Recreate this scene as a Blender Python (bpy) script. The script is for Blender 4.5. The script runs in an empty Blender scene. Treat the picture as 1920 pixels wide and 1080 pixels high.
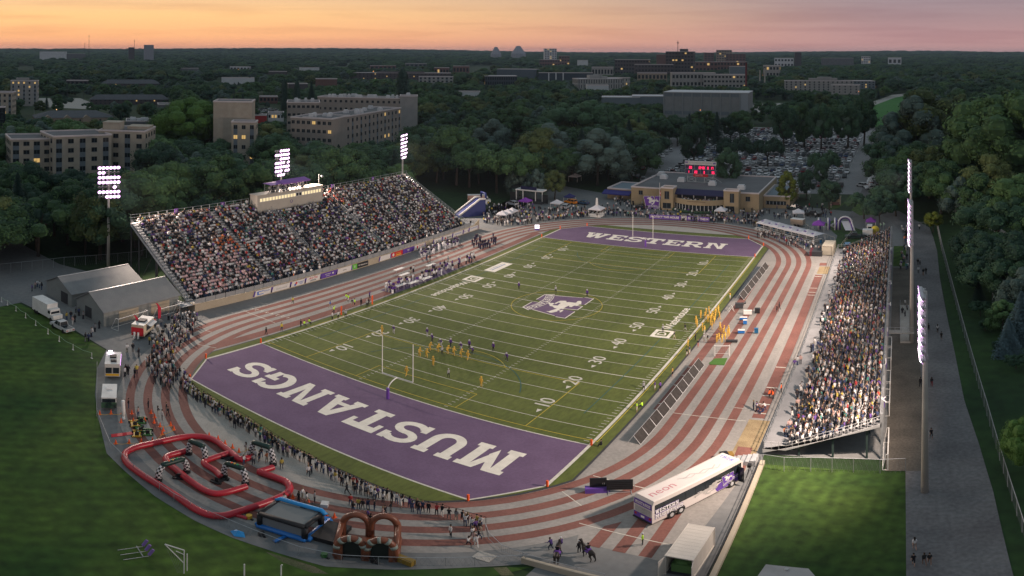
import bpy,bmesh,math,random
import numpy as np
from math import pi,sin,cos,radians,hypot,atan2
from mathutils import Vector,Matrix
SC=bpy.context.scene
COL=SC.collection
R=random.Random(7)
NR=np.random.default_rng(7)
# -- camera
CAM=np.array([66.2318,-132.0069,52.5163])
YAW,ROLL=-0.5271,-0.0037
FX,FY,U0,V0=1380.676,1386.068,960.0,99.389
_c,_s=cos(YAW),sin(YAW)
_r=np.array([_c,-_s,0.0]);FWD=np.array([_s,_c,0.0]);_u=np.array([0,0,1.0])
RGT=_r*cos(ROLL)-_u*sin(ROLL)
UPV=_r*sin(ROLL)+_u*cos(ROLL)
cam_d=bpy.data.cameras.new('camera')
cam=bpy.data.objects.new('camera',cam_d)
COL.objects.link(cam)
m=Matrix(((RGT[0],UPV[0],-FWD[0],CAM[0]),(RGT[1],UPV[1],-FWD[1],CAM[1]),(RGT[2],UPV[2],-FWD[2],CAM[2]),(0,0,0,1)))
cam.matrix_world=m
cam_d.type='PANO'
cam_d.panorama_type='EQUIRECTANGULAR'
cam_d.latitude_min=-(1080-V0)/FY
cam_d.latitude_max=V0/FY
cam_d.longitude_min=-960/FX
cam_d.longitude_max=960/FX
cam_d.clip_start=0.5
cam_d.clip_end=40000
SC.camera=cam
# -- sky (dusk)
world=bpy.data.worlds.new('World')
SC.world=world
world.use_nodes=True
wt=world.node_tree
wt.nodes.clear()
wo=wt.nodes.new('ShaderNodeOutputWorld')
wb=wt.nodes.new('ShaderNodeBackground')
wt.links.new(wb.outputs[0],wo.inputs[0])
tc=wt.nodes.new('ShaderNodeTexCoord')
sep=wt.nodes.new('ShaderNodeSeparateXYZ')
wt.links.new(tc.outputs['Generated'],sep.inputs[0])
GLOW_AZ=YAW-0.95
dot=wt.nodes.new('ShaderNodeVectorMath');dot.operation='DOT_PRODUCT'
wt.links.new(tc.outputs['Generated'],dot.inputs[0])
dot.inputs[1].default_value=(sin(GLOW_AZ),cos(GLOW_AZ),0)
mr=wt.nodes.new('ShaderNodeMapRange');mr.inputs['From Min'].default_value=0.05;mr.inputs['From Max'].default_value=0.98
mr.interpolation_type='SMOOTHSTEP'
wt.links.new(dot.outputs['Value'],mr.inputs['Value'])
mp=wt.nodes.new('ShaderNodeMapping');mp.inputs['Scale'].default_value=(3.0,3.0,60.0)
wt.links.new(tc.outputs['Generated'],mp.inputs[0])
nz=wt.nodes.new('ShaderNodeTexNoise');nz.inputs['Scale'].default_value=1.4;nz.inputs['Detail'].default_value=5
wt.links.new(mp.outputs[0],nz.inputs['Vector'])
def wramp(stops):
 n=wt.nodes.new('ShaderNodeValToRGB')
 el=n.color_ramp.elements
 while len(el)>1:
  el.remove(el[0])
 el[0].position=stops[0][0];el[0].color=(*stops[0][1],1)
 for p,c in stops[1:]:
  e=el.new(p);e.color=(*c,1)
 wt.links.new(sep.outputs['Z'],n.inputs[0])
 return n
def s2l(r,g,b):
 f=lambda c:(c/255/12.92)if c/255<=0.04045 else((c/255+0.055)/1.055)**2.4
 return(f(r),f(g),f(b))
warm=wramp([(0.0,s2l(226,158,136)),(0.006,s2l(240,164,126)),(0.022,s2l(252,182,124)),(0.05,s2l(250,196,132)),(0.075,s2l(232,190,142)),(0.16,s2l(196,180,165)),(0.40,s2l(166,174,176)),(1.0,s2l(138,152,162))])
cool=wramp([(0.0,s2l(186,144,142)),(0.012,s2l(184,140,138)),(0.05,s2l(160,132,134)),(0.09,s2l(146,134,140)),(0.25,s2l(146,152,158)),(0.50,s2l(140,154,164)),(1.0,s2l(134,150,160))])
mx=wt.nodes.new('ShaderNodeMix');mx.data_type='RGBA'
wt.links.new(mr.outputs[0],mx.inputs[0]);wt.links.new(cool.outputs[0],mx.inputs[6]);wt.links.new(warm.outputs[0],mx.inputs[7])
cl=wt.nodes.new('ShaderNodeValToRGB')
cl.color_ramp.elements[0].position=0.46;cl.color_ramp.elements[0].color=(1,1,1,1)
cl.color_ramp.elements[1].position=0.66;cl.color_ramp.elements[1].color=(0.90,0.86,0.88,1)
wt.links.new(nz.outputs[0],cl.inputs[0])
mul=wt.nodes.new('ShaderNodeMix');mul.data_type='RGBA';mul.blend_type='MULTIPLY';mul.inputs[0].default_value=1.0
wt.links.new(mx.outputs[2],mul.inputs[6]);wt.links.new(cl.outputs[0],mul.inputs[7])
wt.links.new(mul.outputs[2],wb.inputs['Color'])
wb.inputs['Strength'].default_value=1.12
SC.view_settings.view_transform='Standard'
SC.view_settings.look='None'
SC.view_settings.exposure=0.15
SC.view_settings.gamma=1.0
SC.cycles.max_bounces=4
SC.cycles.diffuse_bounces=2
SC.cycles.glossy_bounces=2
SC.cycles.transmission_bounces=2
SC.cycles.volume_bounces=0
SC.cycles.use_denoising=True
SC.cycles.sample_clamp_indirect=4.0
# -- photo pixel -> place
def ray(u,v):
 a=(u-U0)/FX;e=-(v-V0)/FY
 return cos(e)*sin(a)*RGT+cos(e)*cos(a)*FWD+sin(e)*UPV
def P(u,v,z=0.0):
 d=ray(u,v)
 return Vector(CAM+(z-CAM[2])/d[2]*d)
def PD(u,v,D):
 """point seen at pixel u, v at horizontal distance D"""
 d=ray(u,v)
 return Vector(CAM+d*(D/hypot(d[0],d[1])))
def PY(u,v,Y):
 d=ray(u,v)
 return Vector(CAM+(Y-CAM[1])/d[1]*d)
def PX(u,v,X):
 d=ray(u,v)
 return Vector(CAM+(X-CAM[0])/d[0]*d)
def dist(x,y,z=0):
 return math.sqrt((x-CAM[0])**2+(y-CAM[1])**2+(z-CAM[2])**2)
def zat(v,x,y):
 D=hypot(x-CAM[0],y-CAM[1])
 d=ray(960,v)
 return CAM[2]+d[2]/hypot(d[0],d[1])*D
def face_cam(x,y):
 """rotation about z that turns local -Y towards the camera position"""
 return atan2(CAM[1]-y,CAM[0]-x)+pi/2
# -- materials
MATS={}
def mat(name,col,rough=0.85,var=0.0,scale=1.0,col2=None,metal=0.0,emit=None,estr=0.0,bump=0.0,spec=0.3,detail=4,stretch=None,bscale=None,wave=None):
 if name in MATS:
  return MATS[name]
 m=bpy.data.materials.new(name)
 m.use_nodes=True
 nt=m.node_tree
 b=nt.nodes['Principled BSDF']
 b.inputs['Roughness'].default_value=rough
 b.inputs['Metallic'].default_value=metal
 b.inputs['Specular IOR Level'].default_value=spec
 b.inputs['Base Color'].default_value=(*col,1)
 vec=None
 if var or col2 or bump:
  g=nt.nodes.new('ShaderNodeNewGeometry')
  vec=g.outputs['Position']
  if stretch:
   mp=nt.nodes.new('ShaderNodeMapping');mp.inputs['Scale'].default_value=stretch
   nt.links.new(vec,mp.inputs[0]);vec=mp.outputs[0]
 if var or col2:
  n=nt.nodes.new('ShaderNodeTexNoise');n.inputs['Scale'].default_value=scale;n.inputs['Detail'].default_value=detail
  nt.links.new(vec,n.inputs['Vector'])
  r=nt.nodes.new('ShaderNodeValToRGB')
  c1=col if col2 else tuple(max(0,c*(1-var))for c in col)
  c2=col2 if col2 else tuple(min(1,c*(1+var))for c in col)
  r.color_ramp.elements[0].position=0.33;r.color_ramp.elements[0].color=(*c1,1)
  r.color_ramp.elements[1].position=0.67;r.color_ramp.elements[1].color=(*c2,1)
  nt.links.new(n.outputs[0],r.inputs[0])
  out=r.outputs[0]
  if var and col2:
   n2=nt.nodes.new('ShaderNodeTexNoise');n2.inputs['Scale'].default_value=scale*13;n2.inputs['Detail'].default_value=3
   nt.links.new(vec,n2.inputs['Vector'])
   r2=nt.nodes.new('ShaderNodeMapRange');r2.inputs['From Min'].default_value=.3;r2.inputs['From Max'].default_value=.7
   r2.inputs['To Min'].default_value=1-var;r2.inputs['To Max'].default_value=1+var
   nt.links.new(n2.outputs[0],r2.inputs['Value'])
   mm=nt.nodes.new('ShaderNodeVectorMath');mm.operation='SCALE'
   nt.links.new(out,mm.inputs[0]);nt.links.new(r2.outputs[0],mm.inputs['Scale'])
   out=mm.outputs[0]
  if wave:
   wv=nt.nodes.new('ShaderNodeTexWave');wv.inputs['Scale'].default_value=wave[0];wv.inputs['Distortion'].default_value=1.5;wv.inputs['Detail'].default_value=2
   wm=nt.nodes.new('ShaderNodeMapping');wm.inputs['Rotation'].default_value=(0,0,wave[2]);nt.links.new(vec,wm.inputs[0]);nt.links.new(wm.outputs[0],wv.inputs['Vector'])
   r3=nt.nodes.new('ShaderNodeMapRange');r3.inputs['To Min'].default_value=1-wave[1];r3.inputs['To Max'].default_value=1+wave[1];nt.links.new(wv.outputs['Fac'],r3.inputs['Value'])
   m3=nt.nodes.new('ShaderNodeVectorMath');m3.operation='SCALE';nt.links.new(out,m3.inputs[0]);nt.links.new(r3.outputs[0],m3.inputs['Scale']);out=m3.outputs[0]
  nt.links.new(out,b.inputs['Base Color'])
 if bump:
  n=nt.nodes.new('ShaderNodeTexNoise');n.inputs['Scale'].default_value=bscale or scale*6;n.inputs['Detail'].default_value=4
  nt.links.new(vec,n.inputs['Vector'])
  bp=nt.nodes.new('ShaderNodeBump');bp.inputs['Strength'].default_value=bump
  nt.links.new(n.outputs[0],bp.inputs['Height']);nt.links.new(bp.outputs[0],b.inputs['Normal'])
 if emit:
  b.inputs['Emission Color'].default_value=(*emit,1)
  b.inputs['Emission Strength'].default_value=estr
  m.cycles.emission_sampling='NONE'
 MATS[name]=m
 return m
def attr_mat(name,attr='Col',kind='GEOMETRY',rough=0.85,vary=0.0):
 if name in MATS:
  return MATS[name]
 m=bpy.data.materials.new(name);m.use_nodes=True
 nt=m.node_tree;b=nt.nodes['Principled BSDF']
 b.inputs['Roughness'].default_value=rough;b.inputs['Specular IOR Level'].default_value=0.25
 if attr=='object_color':
  a=nt.nodes.new('ShaderNodeObjectInfo')
  nt.links.new(a.outputs['Color'],b.inputs['Base Color'])
 else:
  a=nt.nodes.new('ShaderNodeAttribute');a.attribute_name=attr;a.attribute_type=kind
  nt.links.new(a.outputs['Color'],b.inputs['Base Color'])
 MATS[name]=m
 return m
# -- mesh helpers
class MB:
 def __init__(s):
  s.v=[];s.f=[];s.m=[]
 def add(s,vs,fs,mi=0,T=None):
  o=len(s.v)
  if T is not None:
   vs=[tuple(T@Vector(p))for p in vs]
  s.v+=[tuple(p)for p in vs]
  s.f+=[tuple(i+o for i in f)for f in fs]
  s.m+=[mi]*len(fs)
  return s
 def box(s,x0,y0,z0,x1,y1,z1,mi=0,T=None,bottom=True):
  vs=[(x0,y0,z0),(x1,y0,z0),(x1,y1,z0),(x0,y1,z0),(x0,y0,z1),(x1,y0,z1),(x1,y1,z1),(x0,y1,z1)]
  fs=[(4,5,6,7),(0,1,5,4),(1,2,6,5),(2,3,7,6),(3,0,4,7)]
  if bottom:
   fs.append((3,2,1,0))
  return s.add(vs,fs,mi,T)
 def cbox(s,c,d,mi=0,T=None):
  return s.box(c[0]-d[0]/2,c[1]-d[1]/2,c[2]-d[2]/2,c[0]+d[0]/2,c[1]+d[1]/2,c[2]+d[2]/2,mi,T)
 def prism(s,pts,z0,z1,mi=0,T=None,cap=True):
  n=len(pts)
  a=sum(pts[i][0]*pts[(i+1)%n][1]-pts[(i+1)%n][0]*pts[i][1]for i in range(n))
  if a<0:
   pts=pts[::-1]
  vs=[(p[0],p[1],z0)for p in pts]+[(p[0],p[1],z1)for p in pts]
  fs=[(i,(i+1)%n,n+(i+1)%n,n+i)for i in range(n)]
  if cap:
   fs+=[tuple(range(n,2*n)),tuple(range(n-1,-1,-1))]
  return s.add(vs,fs,mi,T)
 def sheet(s,pts,z=0.0,mi=0,T=None):
  n=len(pts)
  a=sum(pts[i][0]*pts[(i+1)%n][1]-pts[(i+1)%n][0]*pts[i][1]for i in range(n))
  if a<0:
   pts=pts[::-1]
  return s.add([(p[0],p[1],z)for p in pts],[tuple(range(n))],mi,T)
 def extr(s,prof,y0,y1,mi=0,T=None):
  """profile in x,z extruded along y"""
  n=len(prof)
  vs=[(p[0],y0,p[1])for p in prof]+[(p[0],y1,p[1])for p in prof]
  fs=[(i,(i+1)%n,n+(i+1)%n,n+i)for i in range(n)]+[tuple(range(n-1,-1,-1)),tuple(range(n,2*n))]
  return s.add(vs,fs,mi,T)
 def tube(s,pts,r,n=6,mi=0,T=None,closed=False,r2=None):
  pts=[Vector(p)for p in pts]
  k=len(pts)
  vs=[]
  prev=None
  for i,p in enumerate(pts):
   if closed:
    t=(pts[(i+1)%k]-pts[i-1])
   else:
    t=pts[min(i+1,k-1)]-pts[max(i-1,0)]
   if t.length<1e-9:
    t=Vector((0,0,1))
   t.normalize()
   if prev is None:
    a=Vector((0,0,1))if abs(t.z)<0.9 else Vector((1,0,0))
    x=t.cross(a).normalized()
   else:
    x=(prev-t*prev.dot(t))
    x=x.normalized()if x.length>1e-6 else t.orthogonal().normalized()
   prev=x
   y=t.cross(x)
   rr=r if r2 is None else r+(r2-r)*i/max(1,k-1)
   for j in range(n):
    a=2*pi*j/n
    vs.append(tuple(p+x*(rr*cos(a))+y*(rr*sin(a))))
  fs=[]
  for i in range(k if closed else k-1):
   i2=(i+1)%k
   for j in range(n):
    fs.append((i*n+j,i*n+(j+1)%n,i2*n+(j+1)%n,i2*n+j))
  if not closed:
   fs.append(tuple(range(n-1,-1,-1)));fs.append(tuple((k-1)*n+j for j in range(n)))
  return s.add(vs,fs,mi,T)
 def cyl(s,x,y,z0,z1,r,n=10,mi=0,T=None,r2=None):
  r2=r if r2 is None else r2
  vs=[(x+r*cos(2*pi*j/n),y+r*sin(2*pi*j/n),z0)for j in range(n)]+[(x+r2*cos(2*pi*j/n),y+r2*sin(2*pi*j/n),z1)for j in range(n)]
  fs=[(j,(j+1)%n,n+(j+1)%n,n+j)for j in range(n)]+[tuple(range(n,2*n)),tuple(range(n-1,-1,-1))]
  return s.add(vs,fs,mi,T)
 def ball(s,c,r,n=8,k=5,mi=0,T=None,sz=1.0):
  vs=[(c[0],c[1],c[2]-r*sz)]
  for i in range(1,k):
   a=-pi/2+pi*i/k
   for j in range(n):
    b=2*pi*j/n
    vs.append((c[0]+r*cos(a)*cos(b),c[1]+r*cos(a)*sin(b),c[2]+r*sz*sin(a)))
  vs.append((c[0],c[1],c[2]+r*sz))
  fs=[(0,1+(j+1)%n,1+j)for j in range(n)]
  for i in range(k-2):
   for j in range(n):
    a=1+i*n
    fs.append((a+j,a+(j+1)%n,a+n+(j+1)%n,a+n+j))
  t=len(vs)-1;a=1+(k-2)*n
  fs+=[(a+j,a+(j+1)%n,t)for j in range(n)]
  return s.add(vs,fs,mi,T)
 def mesh(s,name,mats,smooth=False):
  me=bpy.data.meshes.new(name)
  me.from_pydata(s.v,[],s.f)
  if not isinstance(mats,(list,tuple)):
   mats=[mats]
  for mm in mats:
   me.materials.append(mm)
  if len(mats)>1:
   me.polygons.foreach_set('material_index',s.m)
  if smooth:
   me.polygons.foreach_set('use_smooth',[True]*len(s.f))
  me.update()
  return me
 def build(s,name,mats,parent=None,smooth=False,loc=None):
  o=bpy.data.objects.new(name,s.mesh(name,mats,smooth))
  COL.objects.link(o)
  if parent is not None:
   o.parent=parent
  if loc is not None:
   o.location=loc
  return o
SAY=[('big left grandstand','big grandstand with the press box'),('long right grandstand','long grandstand opposite the press box'),('left grandstand','press box grandstand'),('right grandstand','student grandstand'),('left stand','press box stand'),('right stand','student stand'),('dense crowd on the left bend','dense crowd on the bend by the food trailer'),('left bend','shed-side bend'),('far left straight','straight below the last banners'),('left straight','straight below the banners'),('left sideline','purple team sideline'),('right sideline','gold team sideline'),('right edge of the lot','riverside edge of the lot'),('near its left end','toward the middle wood'),('near its right end','toward the river'),('in its middle part','in its middle'),('left wood','shed-side wood'),('right woods','river woods'),('right slope','river slope'),('right bank','river bank'),('left lawn','sled lawn'),('right lawn','slide lawn'),('the left part of','the kart end of'),('the right part of','the horse end of'),('at the left end of the near','at the van end of the near'),('at the right end of the near','at the barrier end of the near'),('left of the parking lot','between the wood and the parking lot'),('near the cream dormitory on the left','near the cream dormitory'),('right track','gold team track')]
def say(t):
 for a,b in SAY:t=t.replace(a,b)
 w=t.split()
 if len(w)>16:t=' '.join(x for x in w if x not in('the','a','of'))
 w=t.split()
 return ' '.join(w[:16])
def tag(o,label=None,cat=None,group=None,kind=None):
 if label:o['label']=say(label)
 if cat:o['category']=cat
 if group:o['group']=group
 if kind:o['kind']=kind
 return o
def thing(name,label,cat,loc=(0,0,0),rz=0.0,group=None):
 o=bpy.data.objects.new(name,None)
 o.empty_display_size=0.5
 COL.objects.link(o)
 o.location=loc;o.rotation_euler=(0,0,rz)
 return tag(o,label,cat,group)
def struct(name,mb,m,z=None,parent=None):
 o=mb.build(name,m,parent)
 o['kind']='structure'
 return o
def linkmesh(name,me,parent=None,loc=None,rz=None,scale=None):
 o=bpy.data.objects.new(name,me)
 COL.objects.link(o)
 if parent is not None:o.parent=parent
 if loc is not None:o.location=loc
 if rz is not None:o.rotation_euler=(0,0,rz)
 if scale is not None:o.scale=scale
 return o
def dup(root,loc,rz=None,label=None,group=None,scale=None):
 r=root.copy();COL.objects.link(r)
 r.location=loc
 if rz is not None:r.rotation_euler=(0,0,rz)
 if scale is not None:r.scale=scale
 if label:r['label']=say(label)
 if group:r['group']=group
 for ch in list(root.children):
  c=ch.copy();COL.objects.link(c);c.parent=r
  for g in list(ch.children):
   d=g.copy();COL.objects.link(d);d.parent=c
 return r
def TR(x,y,z=0.0,rz=0.0,s=1.0):
 return Matrix.Translation((x,y,z))@Matrix.Rotation(rz,4,'Z')@Matrix.Scale(s,4)
WHITE=mat('white_paint',(0.62,0.60,0.57),0.7,var=0.08,scale=0.8)
LINE=mat('field_line_paint',(0.48,0.46,0.40),0.9,var=0.12,scale=2.0)
YLINE=mat('yellow_line_paint',(0.38,0.30,0.04),0.9,var=0.12,scale=2.0)
PURPLE=mat('purple_paint',(0.10,0.035,0.24),0.7,var=0.1,scale=1.0)
BLACK=mat('black_plastic',(0.012,0.012,0.014),0.6)
DARK=mat('dark_grey',(0.035,0.036,0.04),0.7,var=0.1,scale=1.0)
STEEL=mat('galvanised_steel',(0.32,0.33,0.34),0.5,metal=0.4,var=0.12,scale=1.5)
ALU=mat('aluminium',(0.42,0.42,0.42),0.5,metal=0.2,var=0.12,scale=1.2)
CONC=mat('concrete',(0.30,0.28,0.25),0.9,var=0.18,scale=0.6,col2=(0.34,0.32,0.29))
ORANGE=mat('orange_plastic',(0.75,0.10,0.02),0.6)
RED=mat('red_vinyl',(0.38,0.012,0.025),0.35,spec=0.5,var=0.08,scale=0.5)
GLASS=mat('dark_glass',(0.015,0.02,0.025),0.15,spec=0.6)
RUBBER=mat('tyre_rubber',(0.015,0.015,0.015),0.9)
BLUE=mat('blue_vinyl',(0.01,0.13,0.42),0.4,spec=0.5)
ASPH=mat('asphalt',(0.10,0.10,0.10),0.95,var=0.12,scale=0.12,col2=(0.12,0.118,0.115),bump=0.1,bscale=4)
NETM=mat('wire_netting',(0.16,0.17,0.17),0.8)
# -- ground, far hills
PLACED=[]
def terrain(x,y):
 D=hypot(x-CAM[0],y-CAM[1])
 t=min(1.0,max(0.0,(D-1700)/6200))
 t=t*t*(3-2*t)
 h=52*t+t*(9*sin(x*0.0011+1.3)+8*sin(y*0.0009+x*.0006)+5*sin(x*0.0031-y*0.0023))
 ax=atan2(x-CAM[0],y-CAM[1])-YAW
 h+=12*t*max(0,-ax)
 return h
def W2(*uv):
 return[(P(u,v).x,P(u,v).y)for u,v in uv]
mb=MB()
rad=[0,60,120,200,300,420,560,740,960,1200,1500,1850,2250,2700,3200,3800,4500,5300,6200,7200,8400,9800,11500,14000]
NA=96
vs=[]
for r_ in rad:
 for j in range(NA):
  a=2*pi*j/NA
  x=CAM[0]+r_*cos(a);y=CAM[1]+r_*sin(a)
  vs.append((x,y,terrain(x,y)-0.06))
fs=[]
for i in range(len(rad)-1):
 for j in range(NA):
  j2=(j+1)%NA
  if i==0:
   fs.append((0,(i+1)*NA+j,(i+1)*NA+j2))
  else:
   fs.append((i*NA+j,(i+1)*NA+j,(i+1)*NA+j2,i*NA+j2))
mb.add(vs,fs)
GRASSD=mat('rough_grass',(0.012,0.028,0.010),0.95,var=0.25,scale=0.05,col2=(0.022,0.045,0.012),bump=0.3,bscale=2)
struct('ground',mb,GRASSD)
for o in[o for o in COL.objects if o.name=='ground']:
 o.data.polygons.foreach_set('use_smooth',[True]*len(o.data.polygons))
LAWN=mat('mown_grass',(0.016,0.050,0.007),0.95,var=0.35,scale=0.045,col2=(0.062,0.105,0.014),bump=0.5,bscale=2.2,wave=(.16,.12,.5))
LAWN2=mat('lawn_grass',(0.009,0.030,0.008),0.95,var=0.3,scale=0.04,col2=(0.024,0.055,0.012),bump=0.35,bscale=3)
CONCOURSE=mat('concourse_asphalt',(0.13,0.135,0.138),0.93,var=0.10,scale=0.09,col2=(0.175,0.175,0.17),bump=0.12,bscale=3)
GREYTRACK=mat('grey_track_surface',(0.215,0.205,0.19),0.9,var=0.12,scale=0.18,col2=(0.275,0.255,0.235),bump=0.08,bscale=8)
REDTRACK=mat('red_track_surface',(0.150,0.064,0.052),0.9,var=0.13,scale=0.25,col2=(0.195,0.084,0.068),bump=0.08,bscale=8)
TURF=mat('artificial_turf',(0.068,0.088,0.017),0.95,var=0.18,scale=0.16,col2=(0.090,0.108,0.023),bump=0.25,bscale=12,stretch=(1,0.35,1),wave=(.034,.05,1.57))
PTURF=mat('purple_turf',(0.110,0.068,0.125),0.95,var=0.09,scale=0.25,col2=(0.130,0.083,0.148),bump=0.2,bscale=12)
PATHM=mat('path_asphalt',(0.105,0.10,0.102),0.95,var=0.20,scale=0.15,col2=(0.15,0.145,0.145),bump=0.15,bscale=4)
struct('lawn',MB().sheet([(-250,-200),(-70,-230),(40,-160),(30,-86)]+W2((1000,1062),(880,1064),(740,1068),(610,1062),(535,1041),(435,1008),(365,976),(290,930),(235,884),(200,850),(184,782),(178,740),(182,690),(205,660),(150,628),(80,590),(30,565),(0,562))+[(-120,-80)],-0.03),LAWN)
struct('lawn',MB().sheet([(50.8,-48.6),(51.5,-95),(66.8,-95),(67.0,-49.0)],0.0),mat('shaded_lawn_grass',(0.011,0.036,0.006),0.95,var=0.35,scale=0.06,col2=(0.042,0.076,0.012),bump=0.5,bscale=2.5,wave=(.2,.10,.2)))  # mown grass in a darker colour, standing in for dimmer light here
SOIL=mat('bare_soil',(0.13,0.11,0.07),0.95,var=0.3,scale=0.6,col2=(0.06,0.08,0.03),bump=.4)
struct('bare_soil',MB().sheet(W2((498,1034),(540,1046),(590,1062),(616,1076),(585,1074),(530,1054)),-0.022),SOIL)
struct('bare_soil',MB().sheet(W2((925,1064),(950,1063),(965,1079),(940,1079)),-0.022),SOIL)
struct('park_grass',MB().sheet([(75,-110),(200,-110),(210,60),(150,130),(76,108)],-0.02),LAWN2)
struct('park_grass',MB().sheet(W2((1600,205),(1650,185),(1700,178),(1672,235),(1640,242),(1590,240)),-0.01),mat('meadow_grass',(0.03,0.13,0.02),0.95,var=0.2,scale=0.03,col2=(0.045,0.16,0.03)))
struct('park_grass',MB().sheet(W2((800,358),(900,362),(990,382),(960,398),(880,402),(810,378)),0.0),LAWN2)
struct('park_grass',MB().sheet(W2((30,130),(62,130),(70,150),(20,152)),0.0),mat('meadow_grass',(0,0,0)))
struct('park_grass',MB().sheet(W2((330,140),(700,132),(700,160),(420,168)),0.0),LAWN2)
conc=[(-130,-95),(-70,-86)]+W2((40,567),(110,600),(200,655),(182,690),(178,740),(184,782),(200,850),(235,884),(290,930),(365,976),(435,1008),(535,1041),(610,1062),(740,1068),(880,1064),(980,1058))+[(36.5,-76.4),(36.5,-88),(50.4,-88),(50.4,-46),(67,-46),(67,52),(68,104),(30,118),(-40,120),(-62,128),(-82,122),(-66,96),(-62,58),(-80,52),(-80,-52),(-95,-58),(-130,-60)]
struct('concourse',MB().sheet(conc,0.0),CONCOURSE)
struct('path',MB().sheet([(66.6,-140),(76.2,-140)]+W2((1900,1079),(1862,920),(1835,830),(1808,750),(1790,660),(1775,590),(1762,520),(1757,470),(1750,445))+[(75.2,88),(66,112),(60,122),(54,118),(63,100),(67.02,80),(67.02,-46)],0.004),PATHM)
struct('path',MB().sheet(W2((1755,378),(1790,385),(1812,398),(1870,425),(1920,455),(1920,462),(1860,432),(1805,406),(1778,392)),0.004),CONC)
WORN=mat('worn_ground',(0.07,0.062,0.052),0.95,var=0.25,scale=0.25,col2=(0.115,0.10,0.082),bump=0.2)
struct('yard',MB().sheet([(64.7,-48.9),(69.6,-48.9),(69.6,45),(64.7,45)],0.008),WORN)
struct('lawn',MB().sheet([(64.7,46),(67.5,46),(68.2,66),(64.7,66)],0.010),LAWN)
struct('lawn',MB().sheet(W2((1545,420),(1565,412),(1612,430),(1655,440),(1655,455),(1600,470),(1560,472),(1570,442)),0.012),LAWN)
struct('lawn',MB().sheet(W2((1550,388),(1570,384),(1590,378),(1572,390),(1555,395)),0.008),LAWN)
struct('lawn',MB().sheet(W2((1596,394),(1612,378),(1640,372),(1668,396),(1640,402),(1612,404)),0.008),LAWN)
LOT=[(-72,300),(-45,155),(-30,142),(60,142),(66,120),(54,118),(50,130),(56,300),(58,385),(30,390),(-20,385),(-60,355)]
struct('parking_lot',MB().sheet([(-37,152),(-20,141),(52,141),(54,200),(57,386),(-58,386),(-80,300)],0.0),mat('parking_asphalt',(0.17,0.17,0.175),0.9,var=0.12,scale=0.05,col2=(0.22,0.215,0.215)))
struct('road',MB().sheet([(50,100),(62,108),(58,160),(52,160)],0.004),PATHM)
struct('road',MB().sheet(W2((1200,262),(1650,238),(1650,243),(1200,268)),0.012),ASPH)
struct('road',MB().sheet(W2((1596,205),(1672,178),(1720,172),(1720,175),(1678,183),(1600,212)),0.012),CONC)
struct('road',MB().sheet(W2((72,184),(150,184),(170,192),(170,205),(70,200)),0.012),CONC)
struct('road',MB().sheet(W2((50,240),(120,238),(190,240),(240,250),(200,256),(60,250)),0.012),CONC)
struct('car_park',MB().sheet(W2((1402,195),(1480,193),(1495,212),(1405,215)),0.012),CONC)
struct('car_park',MB().sheet(W2((880,128),(925,128),(925,140),(870,142)),0.012),CONC)
struct('car_park',MB().sheet(W2((940,178),(1000,172),(1060,176),(1060,190),(960,192)),0.012),CONC)
struct('river',MB().sheet(W2((1850,283),(1860,278),(1878,305),(1876,320),(1862,318),(1856,300)),0.02),mat('river_water',(0.25,0.25,0.27),0.05,spec=0.8))
# -- running track
R0,LW,CY=36.3,1.245,42.2
def arc(cx,cy,r,a0,a1,n=40):
 return[(cx+r*cos(radians(a0+(a1-a0)*i/n)),cy+r*sin(radians(a0+(a1-a0)*i/n)))for i in range(n+1)]
def ring(r0,r1,z,mb,ext=None):
 n=48
 o=arc(0,CY,r1,0,180,n)+arc(0,-CY,r1,180,360,n)
 i=arc(0,CY,r0,0,180,n)+arc(0,-CY,r0,180,360,n)
 k=len(o)
 mb.add([(p[0],p[1],z)for p in i]+[(p[0],p[1],z)for p in o],[(j,k+j,k+(j+1)%k,(j+1)%k)for j in range(k)])
mb=MB();ring(30.0,R0+8*LW,0.012,mb)
struct('running_track',mb,GREYTRACK)
struct('running_track',MB().sheet([(36.1,-42.2),(46.4,-42.2),(49.6,-46),(47.2,-71.2),(45.6,-71.2),(37.6,-70.6),(36.1,-66)],0.008),GREYTRACK)
struct('track_apron',MB().sheet([(46.0,-46),(50.2,-46),(50.2,62),(44,62)],0.004),mat('track_apron_surface',(0.24,0.225,0.21),0.9,var=0.07,scale=0.1,col2=(0.29,0.27,0.25)))
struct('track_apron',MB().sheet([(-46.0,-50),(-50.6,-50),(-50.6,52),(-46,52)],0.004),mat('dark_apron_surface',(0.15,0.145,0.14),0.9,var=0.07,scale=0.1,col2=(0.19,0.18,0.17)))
for k in(0,2,4,6):
 mb=MB();ring(R0+k*LW,R0+(k+1)*LW,0.018,mb)
 struct('red_lane',mb,REDTRACK)
 if k:
  x0=R0+k*LW
  y1=-CY-math.sqrt(max(0,(R0+8*LW)**2-(x0+LW)**2))
  struct('red_lane',MB().sheet([(x0,-71.0),(x0+LW,-71.0),(x0+LW,y1-0.1),(x0,y1-1.2-k*0.2)],0.018),REDTRACK)
for x0,x1,y0,y1 in((33.3,34.8,-37,44),(-34.7,-32.6,-58,55),(46.8,48.5,-36,37.5),(46.8,48.5,45.5,48)):
 struct('runway',MB().sheet([(x0,y0),(x1,y0),(x1,y1),(x0,y1)],0.022),REDTRACK)
SAND=mat('sand',(0.30,0.23,0.13),1.0,var=0.2,scale=0.5,col2=(0.22,0.16,0.09),bump=0.4)
struct('rough_ground',MB().sheet([(-53,-49.4),(-80,-49.4),(-84,50),(-53,50)],0.02),GRASSD)
struct('sand_pit',MB().sheet([(46.5,-47.5),(49.4,-47.5),(49.4,-36.6),(46.6,-36.6)],0.024),SAND)
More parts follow.
